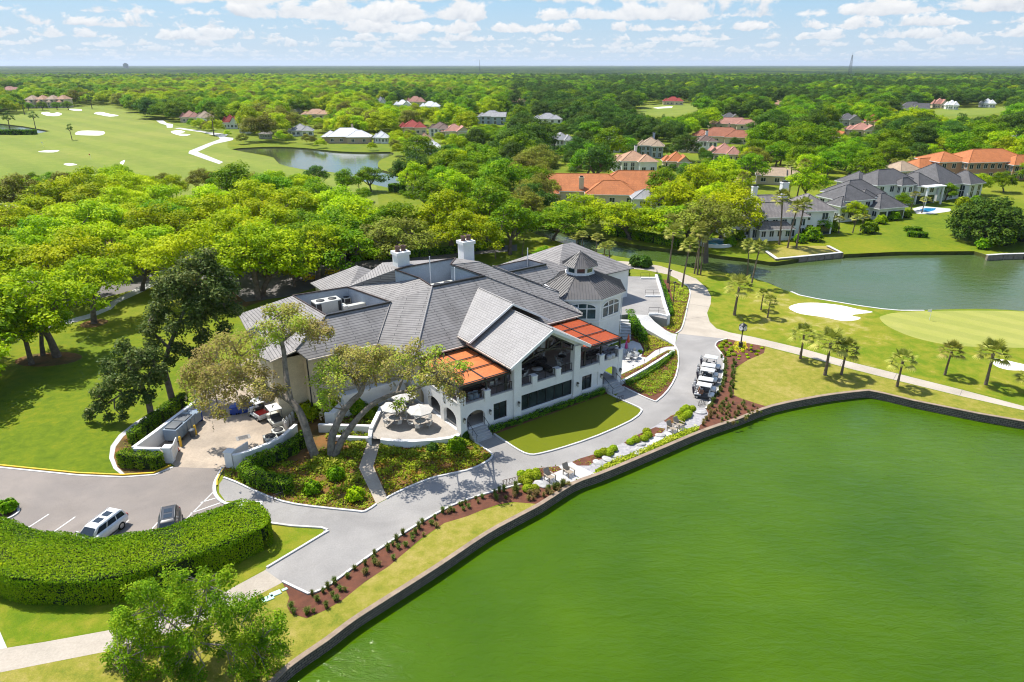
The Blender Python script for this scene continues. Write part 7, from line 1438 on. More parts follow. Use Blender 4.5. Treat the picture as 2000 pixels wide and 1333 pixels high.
def make_car(paint, L=4.95, Wd=1.95, Hh=1.78, suv=True, name='parked_car'):
    def make():
        r = empty(name, cat='car'); hx, hw = L/2, Wd/2; b = MB()
        st = [(-hx, .55, .95, .80), (-hx+.12, .34, 1.06, .93), (-hx*.6, .28, 1.1, 1.0), (0, .27, 1.08, 1.0), (hx*.42, .27, 1.06, 1.0), (hx*.72, .3, .98, .97), (hx-.14, .36, .86, .9), (hx, .5, .72, .72)]
        n = 10; rings = []
        for x, z0, z1, k in st:
            w = hw*k; m = (z0+z1)/2
            rings += [Vector((x, *p)) for p in ((-w*.88, z0), (-w*.98, z0+.15), (-w, m), (-w*.985, z1-.12), (-w*.86, z1), (w*.86, z1), (w*.985, z1-.12), (w, m), (w*.98, z0+.15), (w*.88, z0))]
        fs = [(i*n+k, i*n+(k+1) % n, (i+1)*n+(k+1) % n, (i+1)*n+k) for i in range(len(st)-1) for k in range(n)]; fs = [f[::-1] for f in fs]
        b.add(rings, fs, True); b.add(rings[:n], [list(range(n))]); b.add(rings[-n:], [list(range(n))[::-1]])
        zb = 1.0; rb = [-hx+.08, hx*.52]; rt = [-hx+.38, hx*.17] if suv else [-hx+.8, hx*.1]; wb_, wt = hw*.9, hw*.68
        base = [(rb[0], -wb_*.96, zb), (rb[1], -wb_*.9, zb), (rb[1], wb_*.9, zb), (rb[0], wb_*.96, zb)]; mid_ = [(rt[0]-.05, -wt*.98, Hh-.1), (rt[1]+.12, -wt*.96, Hh-.12), (rt[1]+.12, wt*.96, Hh-.12), (rt[0]-.05, wt*.98, Hh-.1)]; top = [(rt[0]+.12, -wt*.82, Hh-.01), (rt[1]-.12, -wt*.8, Hh-.02), (rt[1]-.12, wt*.8, Hh-.02), (rt[0]+.12, wt*.82, Hh-.01)]
        vs = base+mid_+top; q = [(i, (i+1) % 4, 4+(i+1) % 4, 4+i) for i in range(4)]+[(4+i, 4+(i+1) % 4, 8+(i+1) % 4, 8+i) for i in range(4)]+[(8, 9, 10, 11)]; bm = bmesh.new(); [bm.verts.new(p) for p in vs]; bmesh.ops.convex_hull(bm, input=bm.verts[:]); bmesh.ops.dissolve_limit(bm, angle_limit=.05, verts=bm.verts[:], edges=bm.edges[:]); bmesh.ops.bevel(bm, geom=[e for e in bm.edges if min(p.co.z for p in e.verts) > zb-.01 and max(p.co.z for p in e.verts) > zb+.2], offset=.07, segments=3, affect='EDGES', profile=.6); b.bm(bm, None, True); b.build('body', paint, r)
        def pane(nm, A_, B_, C_, D_, off=.012):
            A_, B_, C_, D_ = map(Vector, (A_, B_, C_, D_)); nn = (B_-A_).cross(D_-A_).normalized()*off; g = MB(); g.quad(A_+nn, B_+nn, C_+nn, D_+nn); g.build(nm, m_cglass, r)
        lp = lambda p, q, t: Vector(p)+(Vector(q)-Vector(p))*t
        def face(nm, a0, a1, b1, b0, u0, u1, v0, v1): P = lambda u, v: lp(lp(a0, a1, u), lp(b0, b1, u), v); pane(nm, P(u0, v0), P(u1, v0), P(u1, v1), P(u0, v1))
        face('windscreen', base[1], base[2], mid_[2], mid_[1], .06, .94, .1, .94); face('rear_window', base[3], base[0], mid_[0], mid_[3], .1, .9, .25, .9)
        for (i, j) in ((0, 1), (2, 3)):
            for u0, u1 in ((.05, .28), (.31, .58), (.61, .9)):
                if i == 2: u0, u1 = 1-u1, 1-u0
                face('side_window', base[i], base[j], mid_[j], mid_[i], u0, u1, .16, .9)
        for x0, x1 in ((.2, .48), (.6, .88)) if suv else ((.4, .75),): face('sunroof', top[0], top[1], top[2], top[3], x0, x1, .18, .82)
        for s in (-1, 1):
            b = MB(); b.bbox(hx*.36, hx*.36+.14, s*(hw+.09)-.1, s*(hw+.09)+.1, 1.02, 1.18, .04); b.build('mirror', paint, r)
            b = MB(); b.bbox(hx-.16, hx-.02, s*hw*.62-.2, s*hw*.62+.2, .66, .8, .03); b.build('headlight', m_lite, r); b = MB(); b.bbox(-hx-.02, -hx+.1, s*hw*.74-.13, s*hw*.74+.13, .75, 1.02, .02); b.build('tail_light', m_redlamp, r)
            if suv: b = MB(); b.tube((rt[0]+.1, s*wt*.86, Hh+.03), (rt[1]-.2, s*wt*.86, Hh+.03), .02, n=6); b.build('roof_rail', m_rim, r)
            for x in (-hx*.61, hx*.62): wheel(x, s*(hw-.1), .37, .37, .24, r)
        return r
    return Kind(make)
dv = (G(97, 1045)-G(147, 1010)); p = G(186, 1019, 1.75); make_car(m_carw, 5.1, 2.0, 1.68).place((p.x, p.y, .012), math.atan2(dv.y, dv.x), 1, 'white three-row estate car with two sunroofs parked nose to the big hedge')
dv = (G(318, 1040)-G(323, 990)); p = G(327, 1012, 1.65); make_car(m_carg, 4.75, 1.92, 1.68).place((p.x, p.y, .012), math.atan2(dv.y, dv.x), 1, 'dark graphite car half hidden behind the big hedge')
make_car(m_carr, 4.6, 1.85, 1.5, False).place(G(54, 580, .012), 2.6, 1, 'red car parked under the oaks at the left edge')
# ------------------------------------------------------------------ chairs, tables, umbrellas
def make_chair(mf, ms, name='patio_chair'):
    def make():
        r = empty(name, cat='chair'); b = MB(); b.bbox(-.26, .24, -.26, .26, .41, .45, .015); b.build('seat', ms, r); b = MB(); b.bbox(-.03, .02, -.25, .25, 0, .52, .015, Matrix.Translation((-.26, 0, .45)) @ Matrix.Rotation(R(-14), 4, 'Y')); b.build('backrest', ms, r)
        for sx, sy in ((-.26, -.26), (.24, -.26), (.24, .26), (-.26, .26)): b = MB(); b.tube((sx, sy, 0), (sx, sy, .42 if sx < 0 else .64), .016, n=5); b.build('leg', mf, r)
        b = MB()
        for sy in (-.27, .27): b.beam((-.36, sy, .66), (.26, sy, .64), .045, .03)
        b.build('armrest', mf, r); return r
    return Kind(make)
CH = make_chair(m_iron, m_sling)
def make_table(rad, mt, name='round_table', ht=.73):
    def make():
        r = empty(name, cat='table'); b = MB(); b.lathe([(rad*.98, ht-.03), (rad, ht-.015), (rad, ht), (.001, ht)], n=20); b.build('table_top', mt, r); b = MB(); b.lathe([(rad*.45, 0), (rad*.42, .04), (.05, .06), (.05, ht-.03)], n=12); b.build('pedestal', m_iron, r); return r
    return Kind(make)
m_tglass = plain('table_top_grey', (.32, .34, .34), .25); m_fire = plain('fire_table_top', (.45, .45, .44), .5)
TB = make_table(.62, m_tglass); TBD = make_table(.55, m_rattan); TBW = make_table(.7, m_fire, 'fire_table', .55)
def make_umbrella():
    r = empty('patio_umbrella', cat='umbrella'); b = MB(); n = 8; rr, h = 1.5, 2.55
    rim = [Vector((rr*math.cos(2*math.pi*k/n), rr*math.sin(2*math.pi*k/n), h-.5)) for k in range(n)]; ap = Vector((0, 0, h)); low = [p-Vector((0, 0, .13)) for p in rim]
    for k in range(n):
        a, c = rim[k], rim[(k+1) % n]; m = (a+c)/2*.97+Vector((0, 0, -.0)); m1 = (a+ap)/2; m2 = (c+ap)/2; mm = (m1+m2)/2+Vector((0, 0, -.04))
        b.add([a, m, c, m1, mm, m2, ap], [(0, 1, 4, 3), (1, 2, 5, 4), (3, 4, 6), (4, 5, 6)], True); b.quad(low[k], low[(k+1) % n], c, a)
    b.build('canopy', m_umb, r); b = MB(); b.tube((0, 0, 0), (0, 0, h+.12), .025, n=8); b.lathe([(.28, 0), (.28, .06), (.04, .1)], n=14); b.build('pole', m_iron, r); b = MB()
    for p in rim: b.tube((0, 0, h-.06), p-Vector((0, 0, .03)), .012, n=4)
    b.build('ribs', m_iron, r); return r
UMB = Kind(make_umbrella)
zp = .62
for ti, (u, v) in enumerate(((771, 826), (822, 832), (791, 803))):
    p = G(u, v, zp); nmx = ('left patio table', 'right patio table', 'rear patio table')[ti]; TB.place(p, 0, 1, f'round glass-topped table, the {nmx} under its umbrella'); UMB.place(p, ti, 1, f'cream octagonal umbrella over the {nmx}')
    for k in range(5):
        a = k*1.2566+ti*.5+.3; q = p+Vector((math.cos(a)*1.08, math.sin(a)*1.08, 0)); CH.place(q, a+math.pi, 1, f'white patio chair around the {nmx}', f'chairs around the {nmx}')
zd = Zd+.01
gal = [(1091, 700), (1101, 697), (1107, 694), (1090, 709), (1094, 718), (1110, 715), (1045, 701), (1048, 689), (1023, 701), (1035, 696), (1058, 697), (1099, 685), (1082, 683), (1086, 676), (1025, 736), (1021, 741), (1017, 731)]
galL = [(965, 743), (947, 748), (958, 757), (975, 754), (988, 757), (989, 742), (941, 740), (930, 752)]
for lst, lb, gp in ((gal, 'white sling chair on the dark gallery floor under the big gable', 'chairs in the gable gallery'), (galL, 'white sling chair under the left orange pergola', 'chairs under the left pergola')):
    for i, (u, v) in enumerate(lst): CH.place(G(u, v+1, zd), u*1.7 % 6.28, 1.05, lb, gp)
for i, (u, v, k, lb) in enumerate([(1097, 706, TBD, 'dark table between the gallery chairs at right'), (1048.7, 728, TBW, 'round white fire table on the gallery front'), (1030, 700, TBD, 'dark table at the back left of the gallery'), (1088, 682, TBD, 'dark table at the very back of the gallery'), (1018, 738, TBD, 'dark table by the left gallery pillar'), (968, 751, TBD, 'dark table under the left pergola'), (950, 741, TBD, 'dark table at the back of the left pergola')]): k.place(G(u, v, zd), 0, 1, lb)
def sofa(loc, rz, L, label, m=m_rattan, cush=None):
    r = empty('sofa', loc, rz, label, 'sofa'); b = MB(); b.bbox(-L/2, L/2, -.42, .42, .05, .36, .05); b.build('base', m, r); b = MB(); b.bbox(-L/2, L/2, .25, .45, .36, .8, .06); b.build('backrest', m, r)
    n = max(1, round(L/.75))
    for k in range(n): b = MB(); b.bbox(-L/2+L*k/n+.02, -L/2+L*(k+1)/n-.02, -.4, .24, .362, .5, .05); b.build('cushion', cush or m, r)
    for s in (-1, 1): b = MB(); b.bbox(s*(L/2+.08)-.09, s*(L/2+.08)+.09, -.42, .45, .05, .62, .05); b.build('arm', m, r)
for u, v, rz, L, lb in [(1030, 719, .6, 2.6, 'long dark sofa left of the fire table'), (1066, 722, 2.2, 2.2, 'dark sofa right of the fire table'), (1048, 712, .62, 2.4, 'dark sofa behind the fire table'), (925, 769, .62, 2.4, 'dark sofa behind the left parapet'), (1160, 698, .62, 2.4, 'dark sofa under the right pergola')]: sofa(G(u, v, zd), rz, L, lb)
for u, v, L, lb, m in [(1186, 693, 2.2, 'grey covered sofa under the right pergola, left one', m_cov), (1200, 690, 1.6, 'grey covered sofa under the right pergola, right one', m_cov), (1172, 684, 1.8, 'pale covered sofa at the back of the right pergola', m_umb)]: sofa(G(u, v, zd), .62, L, lb, m)
for u, v, lb in [(1189, 702, 'white drum seat behind the right railing, left one'), (1196, 699, 'white drum seat behind the right railing, right one'), (992, 730, 'tall white drum heater in the left gallery corner')]:
    b = MB(); b.lathe([(.3, 0), (.36, .05), (.36, .5), (.3, .55), (.001, .56)], n=14); tag(b.build('drum_seat', m_sling, None, G(u, v, zd)), lb, 'drum seat')
for u, v, lb in [(921, 780, 'teal round armchair behind the left parapet, left one'), (930, 777, 'teal round armchair behind the left parapet, right one')]:
    r = empty('armchair', G(u, v, zd), .9, lb, 'armchair'); b = MB(); b.lathe([(.36, .08), (.4, .15), (.4, .4), (.001, .42)], n=16); b.build('seat', m_steelblue, r); b = MB()
    for k in range(9): a = R(20+k*27); b.bbox(-.04, .04, -.1, .1, 0, .38, .03, Matrix.Translation((.38*math.cos(a), .38*math.sin(a), .36)) @ Matrix.Rotation(a, 4, 'Z'))
    b.build('backrest', m_steelblue, r)
# interior dining chairs seen through the long window are left to the dark glass
for i, (u, v) in enumerate([(1225, 704), (1232, 700), (1240, 703), (1238, 694), (1244, 698), (1229, 690), (1236, 688), (1222, 698)]): CH.place(G(u, v+2, .03), u*2.1 % 6.28, 1, 'white chair on the round cafe terrace right of the facade', 'chairs on the cafe terrace')
for u, v, lb in [(1231, 698, 'white table nearer the facade on the cafe terrace'), (1240, 698, 'white table nearer the lawn on the cafe terrace')]: TB.place(G(u, v+1, .02), 0, 1, lb)
for u, v, m, lb in [(1222, 690, m_mag, 'closed magenta umbrella on the cafe terrace'), (1226, 678, m_orc, 'orange-red covered heater at the back of the cafe terrace')]:
    r = empty('closed_umbrella', G(u, v+3, .02), 0, lb, 'umbrella'); b = MB(); b.tube((0, 0, 0), (0, 0, 2.2), .03, n=6); b.lathe([(.25, 0), (.25, .06), (.05, .08)], n=12); b.build('pole', m_iron, r); b = MB(); b.lathe([(.05, .9), (.24, 1.0), (.2, 1.4), (.12, 1.9), (.02, 2.25)], n=10); b.build('canopy', m, r)
# lounge chairs by the lake
def lake_chair():
    r = empty('lake_chair', cat='lounge chair'); b = MB()
    for k in range(5): b.bbox(-.35+k*.155, -.22+k*.155, -.32, .32, .30+k*.02, .33+k*.02, .01)
    b.build('seat', m_wood, r); b = MB()
    for k in range(5): b.bbox(-.02, .02, -.32+k*.13, -.2+k*.13, 0, .78, .01, Matrix.Translation((-.36, 0, .3)) @ Matrix.Rotation(R(-24), 4, 'Y'))
    b.build('backrest', m_wood, r)
    for sy in (-.36, .36): b = MB(); b.beam((-.5, sy, .56), (.42, sy, .6), .11, .03); b.build('armrest', m_wood, r)
    for sx in (-.4, .36):
        for sy in (-.36, .36): b = MB(); b.box(sx-.03, sx+.03, sy-.04, sy+.04, 0, .57); b.build('leg', m_wood, r)
    return r
LC = Kind(lake_chair)
fl_ = math.atan2(G(1160, 960).y-G(1110, 925).y, G(1160, 960).x-G(1110, 925).x)
for u, v, lb in [(1074, 938, 'wooden lounge chair among boulders next to the bike rack'), (1111, 928, 'wooden lounge chair on the square slab facing the lake'), (1313, 843, 'slatted lounge chair on the right-hand slab, nearer the wall'), (1326, 835, 'slatted lounge chair on the right-hand slab, nearer the carts')]: LC.place(G(u, v, .02), fl_, 1.08, lb)
def boulder(u, v, s, lb, seed):
    bm = bmesh.new(); bmesh.ops.create_icosphere(bm, subdivisions=3, radius=1); rng = random.Random(seed)
    ph = [rng.uniform(0, 6) for _ in range(6)]
    for q in bm.verts:
        c = q.co; k = 1+.14*math.sin(c.x*3+ph[0])*math.cos(c.y*2.6+ph[1])+.1*math.sin(c.z*4+c.x*2+ph[2]); q.co = Vector((c.x*k*s, c.y*k*s*.62, max(-.02, c.z)*k*.3*s+.02))
    b = MB(); b.bm(bm, None, True); o = b.build('boulder', m_stone, None, G(u, v, .015)); o.rotation_euler = (0, 0, rng.uniform(0, 3)); tag(o, lb, 'stone', 'white stepping boulders of the lakeside strip')
for i, (u, v, s) in enumerate([(1056, 946, .8), (1168, 906, .75), (1186, 898, .7), (1205, 891, .65), (1238, 881, .5), (1251, 878, .6), (1245, 884, .55), (1253, 869, .55), (1290, 851, .65), (1368, 806, .75)]):
    boulder(u, v, s, ['flat white boulder beside the left lounge chair', 'white boulder nearest the square slab', 'second white boulder from the square slab', 'third white boulder from the square slab', 'small white boulder, left of a cluster of three', 'white boulder, right of a cluster of three', 'white boulder, lowest of a cluster of three', 'lone boulder tucked under the third mulch bed', 'white boulder left of the right-hand slab', 'white boulder by the black rack near the carts'][i], i)
def rack(u, v, rz, n, m, lb, h=.85):
    r = empty('bike_rack', G(u, v, .01), rz, lb, 'bike rack'); b = MB(); L = n*.3
    for k in range(n+1): x = -L/2+k*.3; b.tube((x, 0, 0), (x, 0, h*.82), .02, n=5); 
    for z in (.12, h*.82): b.tube((-L/2, 0, z), (L/2, 0, z), .025, n=6)
    for s in (-1, 1): b.tube((s*L/2, -.25, .02), (s*L/2, .25, .02), .025, n=6); b.tube((s*L/2, 0, .02), (s*L/2, .3, .5), .02, n=5)
    for k in range(n): x = -L/2+k*.3; b.tube((x, 0, .12), (x+.15, .28, .45), .015, n=5); b.tube((x+.15, .28, .45), (x+.3, 0, .12), .015, n=5)
    b.build('frame', m, r)
ax = G(1015, 943)-G(985, 950); rack(1000, 946, math.atan2(ax.y, ax.x), 6, m_brown, 'brown bike rack at the left end of the lakeside strip')
rack(1371, 792, .4, 3, m_dark, 'black rack at the kerb end near the parked carts'); rack(545, 976, .6, 3, m_dark, 'black rack on the shaded drive beside the straw bed'); rack(1211, 784, .5, 3, m_dark, 'black rack on the turf corner beside the right steps')
# ------------------------------------------------------------------ street clock and lamps
r = empty('street_clock', G(1446, 680), .5, 'black four-faced post clock in the flower bed', 'clock'); b = MB()
b.lathe([(.42, 0), (.42, .12), (.3, .18), (.28, .75), (.34, .8), (.2, .9), (.1, 1.0), (.075, 2.5), (.12, 2.6), (.1, 2.7), (.16, 2.75)], n=12); b.build('post', m_dark, r)
b = MB(); b.bbox(-.42, .42, -.42, .42, 2.75, 3.6, .08); b.lathe([(.5, 3.6), (.4, 3.7), (.14, 3.82), (.05, 3.95), (.01, 4.15)], n=12); b.build('head', m_dark, r)
m_dial = plain('clock_dial', (.72, .72, .7), .4)
for k in range(4):
    a = k*math.pi/2; M_ = Matrix.Rotation(a, 4, 'Z') @ Matrix.Translation((.43, 0, 3.18)) @ Matrix.Rotation(R(90), 4, 'Y'); b = MB(); bm = bmesh.new(); bmesh.ops.create_cone(bm, cap_ends=True, segments=20, radius1=.36, radius2=.36, depth=.03); b.bm(bm, M_); d_ = b.build('dial', m_dial, r)
    b = MB(); T_ = lambda y, z: Matrix.Rotation(a, 4, 'Z') @ Vector((.452, y, z)); b.beam(T_(0, 3.16), T_(.02, 3.45), .035, .012, (1, 0, 0)); b.beam(T_(0, 3.18), T_(-.2, 3.26), .04, .012, (1, 0, 0))
    for q in range(12): w = q*math.pi/6; b.beam(T_(.29*math.sin(w), 3.18+.29*math.cos(w)), T_(.33*math.sin(w), 3.18+.33*math.cos(w)), .02, .008, (1, 0, 0))
    b.build('hands', m_dark, d_)
for u, v, h, lb in [(1314, 599, 4.3, 'black lamp post on the lime ground cover beside the plaza'), (1306, 570, 4.0, 'black lamp post on the shaded strip behind the plaza wall'), (1187, 535, 3.4, 'pale lamp post by the planter behind the turret')]:
    r = empty('lamp_post', G(u, v), 0, lb, 'lamp post'); b = MB(); b.lathe([(.18, 0), (.16, .3), (.08, .42), (.055, h-.4), (.05, h-.2)], n=8); b.build('pole', m_dark if 'pale' not in lb else m_trim, r); b = MB(); b.lathe([(.06, h-.2), (.24, h-.1), (.3, h), (.1, h+.12), (.01, h+.2)], n=10); b.build('lamp_head', m_dark, r)
for i, (u, v) in enumerate([(1236, 722), (1258, 711), (1288, 691)]):
    b = MB(); b.tube((0, 0, 0), (0, 0, .6), .02, n=5); b.lathe([(.1, .55), (.08, .6), (.01, .66)], n=8); tag(b.build('path_light', m_dark, None, G(u, v)), f'little path light along the curved white terrace wall, {ORD[i]} from the facade', 'path light')
# ------------------------------------------------------------------ service yard
def wall(pts, w, z0, z1, lb, m=m_stucco, zt=None, cap=True, name='garden_wall'):
    r = empty(name, pts[0], 0, lb, 'wall'); ln = [Vector((p.x-pts[0].x, p.y-pts[0].y, 0)) for p in pts]; r.location.z = 0
    b = MB(); strip(b, ln, w, z0, z1); b.build('wall', m, r)
    if cap: b = MB(); strip(b, ln, w+.1, z1+.002, z1+.09); b.build('cap', m_trim, r)
    return r
wall(GP([(454, 890), (470, 887), (496, 878), (522, 868), (550, 854), (578, 830)], 1.65), .3, 0, 1.65, 'low curved white wall on the right side of the service yard')
wall(GP([(260, 875), (300, 846), (340, 816), (372, 792), (398, 770)], 1.65), .3, 0, 1.65, 'long white wall on the left side of the service yard'); wall(GP([(262, 876), (290, 877), (313, 877)], 1.65), .3, 0, 1.65, 'short white front wall beside the left gate pier')
for pts, lb in [(((436, 884), (451, 886)), 'white gate pier at the right of the yard entrance'), (((316, 876), (331, 876)), 'white gate pier at the left of the yard entrance')]:
    a, c = G(*pts[0], 1.8), G(*pts[1], 1.8); d = (c-a); b = MB(); L = d.length; b.box(0, L, 0, L*.9, 0, 1.75); b.box(-.06, L+.06, -.06, L*.9+.06, 1.752, 1.84); o = b.build('gate_pier', m_stucco, None, (a.x, a.y, 0)); o.rotation_euler = (0, 0, math.atan2(d.y, d.x)); tag(o, lb, 'gate pier')
for a, c, lb in [((333, 878), (343, 854), 'white solid gate leaf folded open at the left pier'), ((452, 882), (483, 862), 'white gate leaf swung open inside the right pier')]:
    p, q = G(*a, 1.65), G(*c, 1.65); d = q-p; L = d.length; r = empty('yard_gate', (p.x, p.y, 0), math.atan2(d.y, d.x), lb, 'gate'); b = MB(); b.box(0, L, -.04, .04, .1, 1.62); b.build('leaf', m_stucco, r); b = MB()
    for z in (.2, .9, 1.5): b.box(.02, L-.02, -.07, -.042, z-.05, z+.05)
    for x in (.05, L-.05): b.box(x-.04, x+.04, -.075, -.042, .12, 1.6)
    b.build('brace', m_trim, r)
for pts, z, lb in [([(608, 801), (626, 789)], 1.2, 'short white wall behind the bright bushes'), ([(634, 808), (648, 808), (680, 775), (704, 750)], 1.6, 'white terrace wall behind the leaning trunks'), ([(622, 830), (724, 833)], .9, 'upper white planter wall left of the patio'), ([(643, 853), (720, 856)], .45, 'lower white planter kerb left of the patio'), ([(724, 838), (745, 795)], 1.0, 'white side wall of the patio'), ([(722, 857), (724, 840)], .8, 'white wall end at the top of the footpath')]: wall(GP(pts, z), .32, 0, z, lb)
def bx_thing(name, u, v, rz, dims, m, lb, cat, lid=None, z=0.012):
    r = empty(name, G(u, v, z), rz, lb, cat); x, y, h = dims; b = MB(); b.bbox(-x/2, x/2, -y/2, y/2, 0, h, .05); b.build('body', m, r)
    b = MB(); b.bbox(-x/2-.04, x/2+.04, -y/2-.04, y/2+.04, h+.002, h+.08, .03); b.build('lid', lid or m, r)
    for sx in (-.4, .4): b = MB(); b.tube((sx*x, -y/2-.02, .1), (sx*x, -y/2+.06, .1), .1, n=10); b.build('wheel', m_tyre, r)
    return r
r = empty('waste_compactor', G(350, 866, .02), math.atan2(*(lambda d: (d.y, d.x))(G(366, 815, 1)-G(318, 858, 1))), 'long grey-blue waste compactor along the left yard wall', 'compactor'); b = MB(); b.bbox(-.2, 3.9, -.1, 1.5, .35, 1.7, .06); b.bbox(3.95, 5.0, 0, 1.4, .3, 1.45, .06); b.build('body', m_steelblue, r); b = MB(); b.bbox(-.05, 1.5, .1, 1.3, 1.702, 1.86, .04); b.bbox(1.8, 3.4, .05, 1.4, 1.702, 1.8, .03); b.build('lid', m_greybin, r)
for x in (.5, 3.2): b = MB(); b.box(x-.3, x+.3, 0, 1.4, 0, .35); b.build('skid', m_dark, r)
for k in range(5): b = MB(); b.box(.2+k*.8, .28+k*.8, -.16, -.1, .4, 1.65); b.build('rib', m_steelblue, r)
for u, v, lb in [(354, 872, 'yellow bollard nearer the gate in front of the compactor'), (383, 849, 'yellow bollard farther back beside the grey bin')]:
    b = MB(); b.lathe([(.13, 0), (.13, 1.1), (.1, 1.19), (.001, 1.22)], n=12); tag(b.build('bollard', m_yel, None, G(u, v, .01)), lb, 'bollard')
r = empty('wheeled_bin', G(377, 853, .012), .4, 'round dark grey bin between the yellow bollards', 'bin'); b = MB(); b.lathe([(.26, 0), (.33, .8), (.36, .82)], n=14); b.build('body', m_greybin, r); b = MB(); b.lathe([(.37, .822), (.36, .88), (.001, .93)], n=14); b.build('lid', m_greybin, r)
r = empty('traffic_cone', G(348, 881, .012), 0, 'small red cone by the open gate leaf', 'cone'); b = MB(); b.bbox(-.2, .2, -.2, .2, 0, .04, .01); b.build('foot', m_dark, r); b = MB(); b.lathe([(.15, .04), (.04, .6), (.02, .62)], n=12); b.build('cone', m_red, r)
bx_thing('skip_bin', 478, 803, .5, (1.9, 1.2, 1.0), m_blue, 'large open blue bin behind the utility carts', 'bin', m_blue); bx_thing('skip_bin', 494, 797, .6, (1.4, 1.1, .8), m_blue, 'smaller blue bin right of the large one', 'bin'); bx_thing('skip_bin', 458, 808, .2, (.8, .8, .9), m_blue, 'blue bin half under the tree at the left', 'bin'); bx_thing('skip_bin', 380, 824, .9, (1.6, 1.1, 1.1), m_blue, 'blue bin behind the compactor', 'bin'); bx_thing('wheeled_bin', 577, 784, .4, (1.0, .9, 1.2), m_blue, 'blue recycling cart against the beige wall', 'bin')
for u, v, lb in [(497, 796, 'grey barrel, left of three beside the blue bins'), (504, 792, 'grey barrel, rear one of three beside the blue bins'), (511, 796, 'grey barrel, right of three beside the blue bins')]:
    r = empty('barrel', G(u, v+2, .012), 0, lb, 'barrel'); b = MB(); b.lathe([(.28, 0), (.31, .3), (.31, .6), (.28, .9)], n=14); b.build('body', m_greybin, r); b = MB(); b.lathe([(.3, .902), (.3, .95), (.001, .97)], n=14); b.build('lid', m_rim, r)
for i, (u, v) in enumerate([(556, 836), (562, 832), (568, 827), (573, 822), (560, 840)]):
    b = MB(); b.lathe([(.18, 0), (.2, .1), (.2, .9), (.16, 1.05), (.06, 1.1), (.06, 1.2)], n=12); tag(b.build('gas_bottle', m_umb, None, G(u, v, .012)), 'pale gas bottle in the cluster against the right yard wall', 'gas bottle', 'gas bottles by the right yard wall')
def make_ac(x=.9, y=.9, h=.85):
    def make():
        r = empty('condenser_unit', cat='air conditioner'); b = MB(); b.bbox(-x/2, x/2, -y/2, y/2, .06, h, .05); b.build('casing', m_ac, r); b = MB(); b.lathe([(min(x, y)*.42, h+.003), (min(x, y)*.42, h+.04), (.08, h+.05), (.001, h+.06)], n=18); b.build('fan', m_acd, r); b = MB()
        for s in (-1, 1): b.box(s*x/2-.008, s*x/2+.008, -y*.4, y*.4, .15, h-.12); b.box(-x*.4, x*.4, s*y/2-.008, s*y/2+.008, .15, h-.12)
        b.build('grille', m_acd, r); return r
    return Kind(make)
AC = make_ac()
for u, v, s, lb in [(531, 872, 1.5, 'beige condenser with dark fan nearest the gate pier'), (546, 858, 1.4, 'beige condenser behind the nearest one along the yard wall')]: AC.place(G(u, v, .012), .6, s, lb)
for u, v, s, lb in [(677, 592, 1.0, 'dark round condenser in the left roof well, leftmost'), (697.5, 589, 1.0, 'condenser at the back right of the left roof well'), (715.5, 597, 1.0, 'condenser nearest the front edge of the left roof well')]:
    q = B(u, v, 8.95); AC.place(W(q.x, q.y, 8.91), ANG, s, lb)
q = B(643, 612, 8.95); r = empty('roof_unit', W(q.x, q.y+.6, 8.91), ANG, 'large pale roof-top air handler in the left roof well', 'air conditioner'); b = MB(); b.bbox(-1.7, 1.7, -.9, .9, .1, 1.7, .05); b.build('casing', m_ac, r)
for x in (-.8, .8): b = MB(); b.lathe([(.55, 1.703), (.55, 1.76), (.1, 1.77), (.001, 1.78)], (x, 0, 0), 18); b.build('fan', m_acd, r)
b = MB(); b.box(-1.6, -1.0, -.92, -.902, .25, 1.55); b.box(1.2, 1.65, -.92, -.902, .25, 1.55); b.box(-1.72, -1.702, -.8, .8, .25, 1.55); b.build('grille', m_acd, r)
q = B(696, 604, 8.95); r = empty('roof_duct', W(q.x, q.y, 8.91), ANG, 'flat white duct run between the roof well condensers', 'duct'); b = MB(); b.bbox(-1.4, 1.4, -.4, .4, .2, .75, .04); b.bbox(-1.9, -1.4, -.8, .6, .2, 1.0, .04); b.build('duct', m_ac, r)
q = B(843, 556, 11); r = empty('roof_unit', W(1.2, 17.6, 10.91), ANG, 'pale plant units on the floor of the middle roof well', 'air conditioner'); b = MB(); b.bbox(-1.5, 1.8, -.7, .7, .1, 1.2, .05); b.build('casing', m_ac, r); b = MB(); b.lathe([(.45, 1.203), (.45, 1.26), (.001, 1.28)], (-.7, 0, 0), 16); b.lathe([(.45, 1.203), (.45, 1.26), (.001, 1.28)], (.8, 0, 0), 16); b.build('fan', m_acd, r)
b = MB(); b.box(-.75, .75, -.5, .5, 0, .02); o = b.build('drain_grate', m_conc, None, G(475, 855, .014)); o.rotation_euler = (0, 0, .5); tag(o, 'square drain grate in the service yard floor', 'drain'); b = MB()
for k in range(5): b.box(-.5, .5, -.36+k*.16, -.28+k*.16, .021, .03)
b.build('bars', m_dark, o); KIDS.setdefault(o.name, [])
for i, (u, v, s, lb) in enumerate([(523, 1170, .45, 'larger teal utility lid in the grass below the drive end'), (538, 1160, .42, 'teal utility lid right beside the larger one'), (556, 1152, .22, 'smallest teal lid next to the kerb'), (1388, 724, .3, 'teal valve lid in the dry lawn')]):
    b = MB(); b.bbox(-s, s, -s*.6, s*.6, 0, .06, .02); o = b.build('valve_box', m_teal, None, G(u, v, .004)); o.rotation_euler = (0, 0, .6); tag(o, lb, 'utility lid')
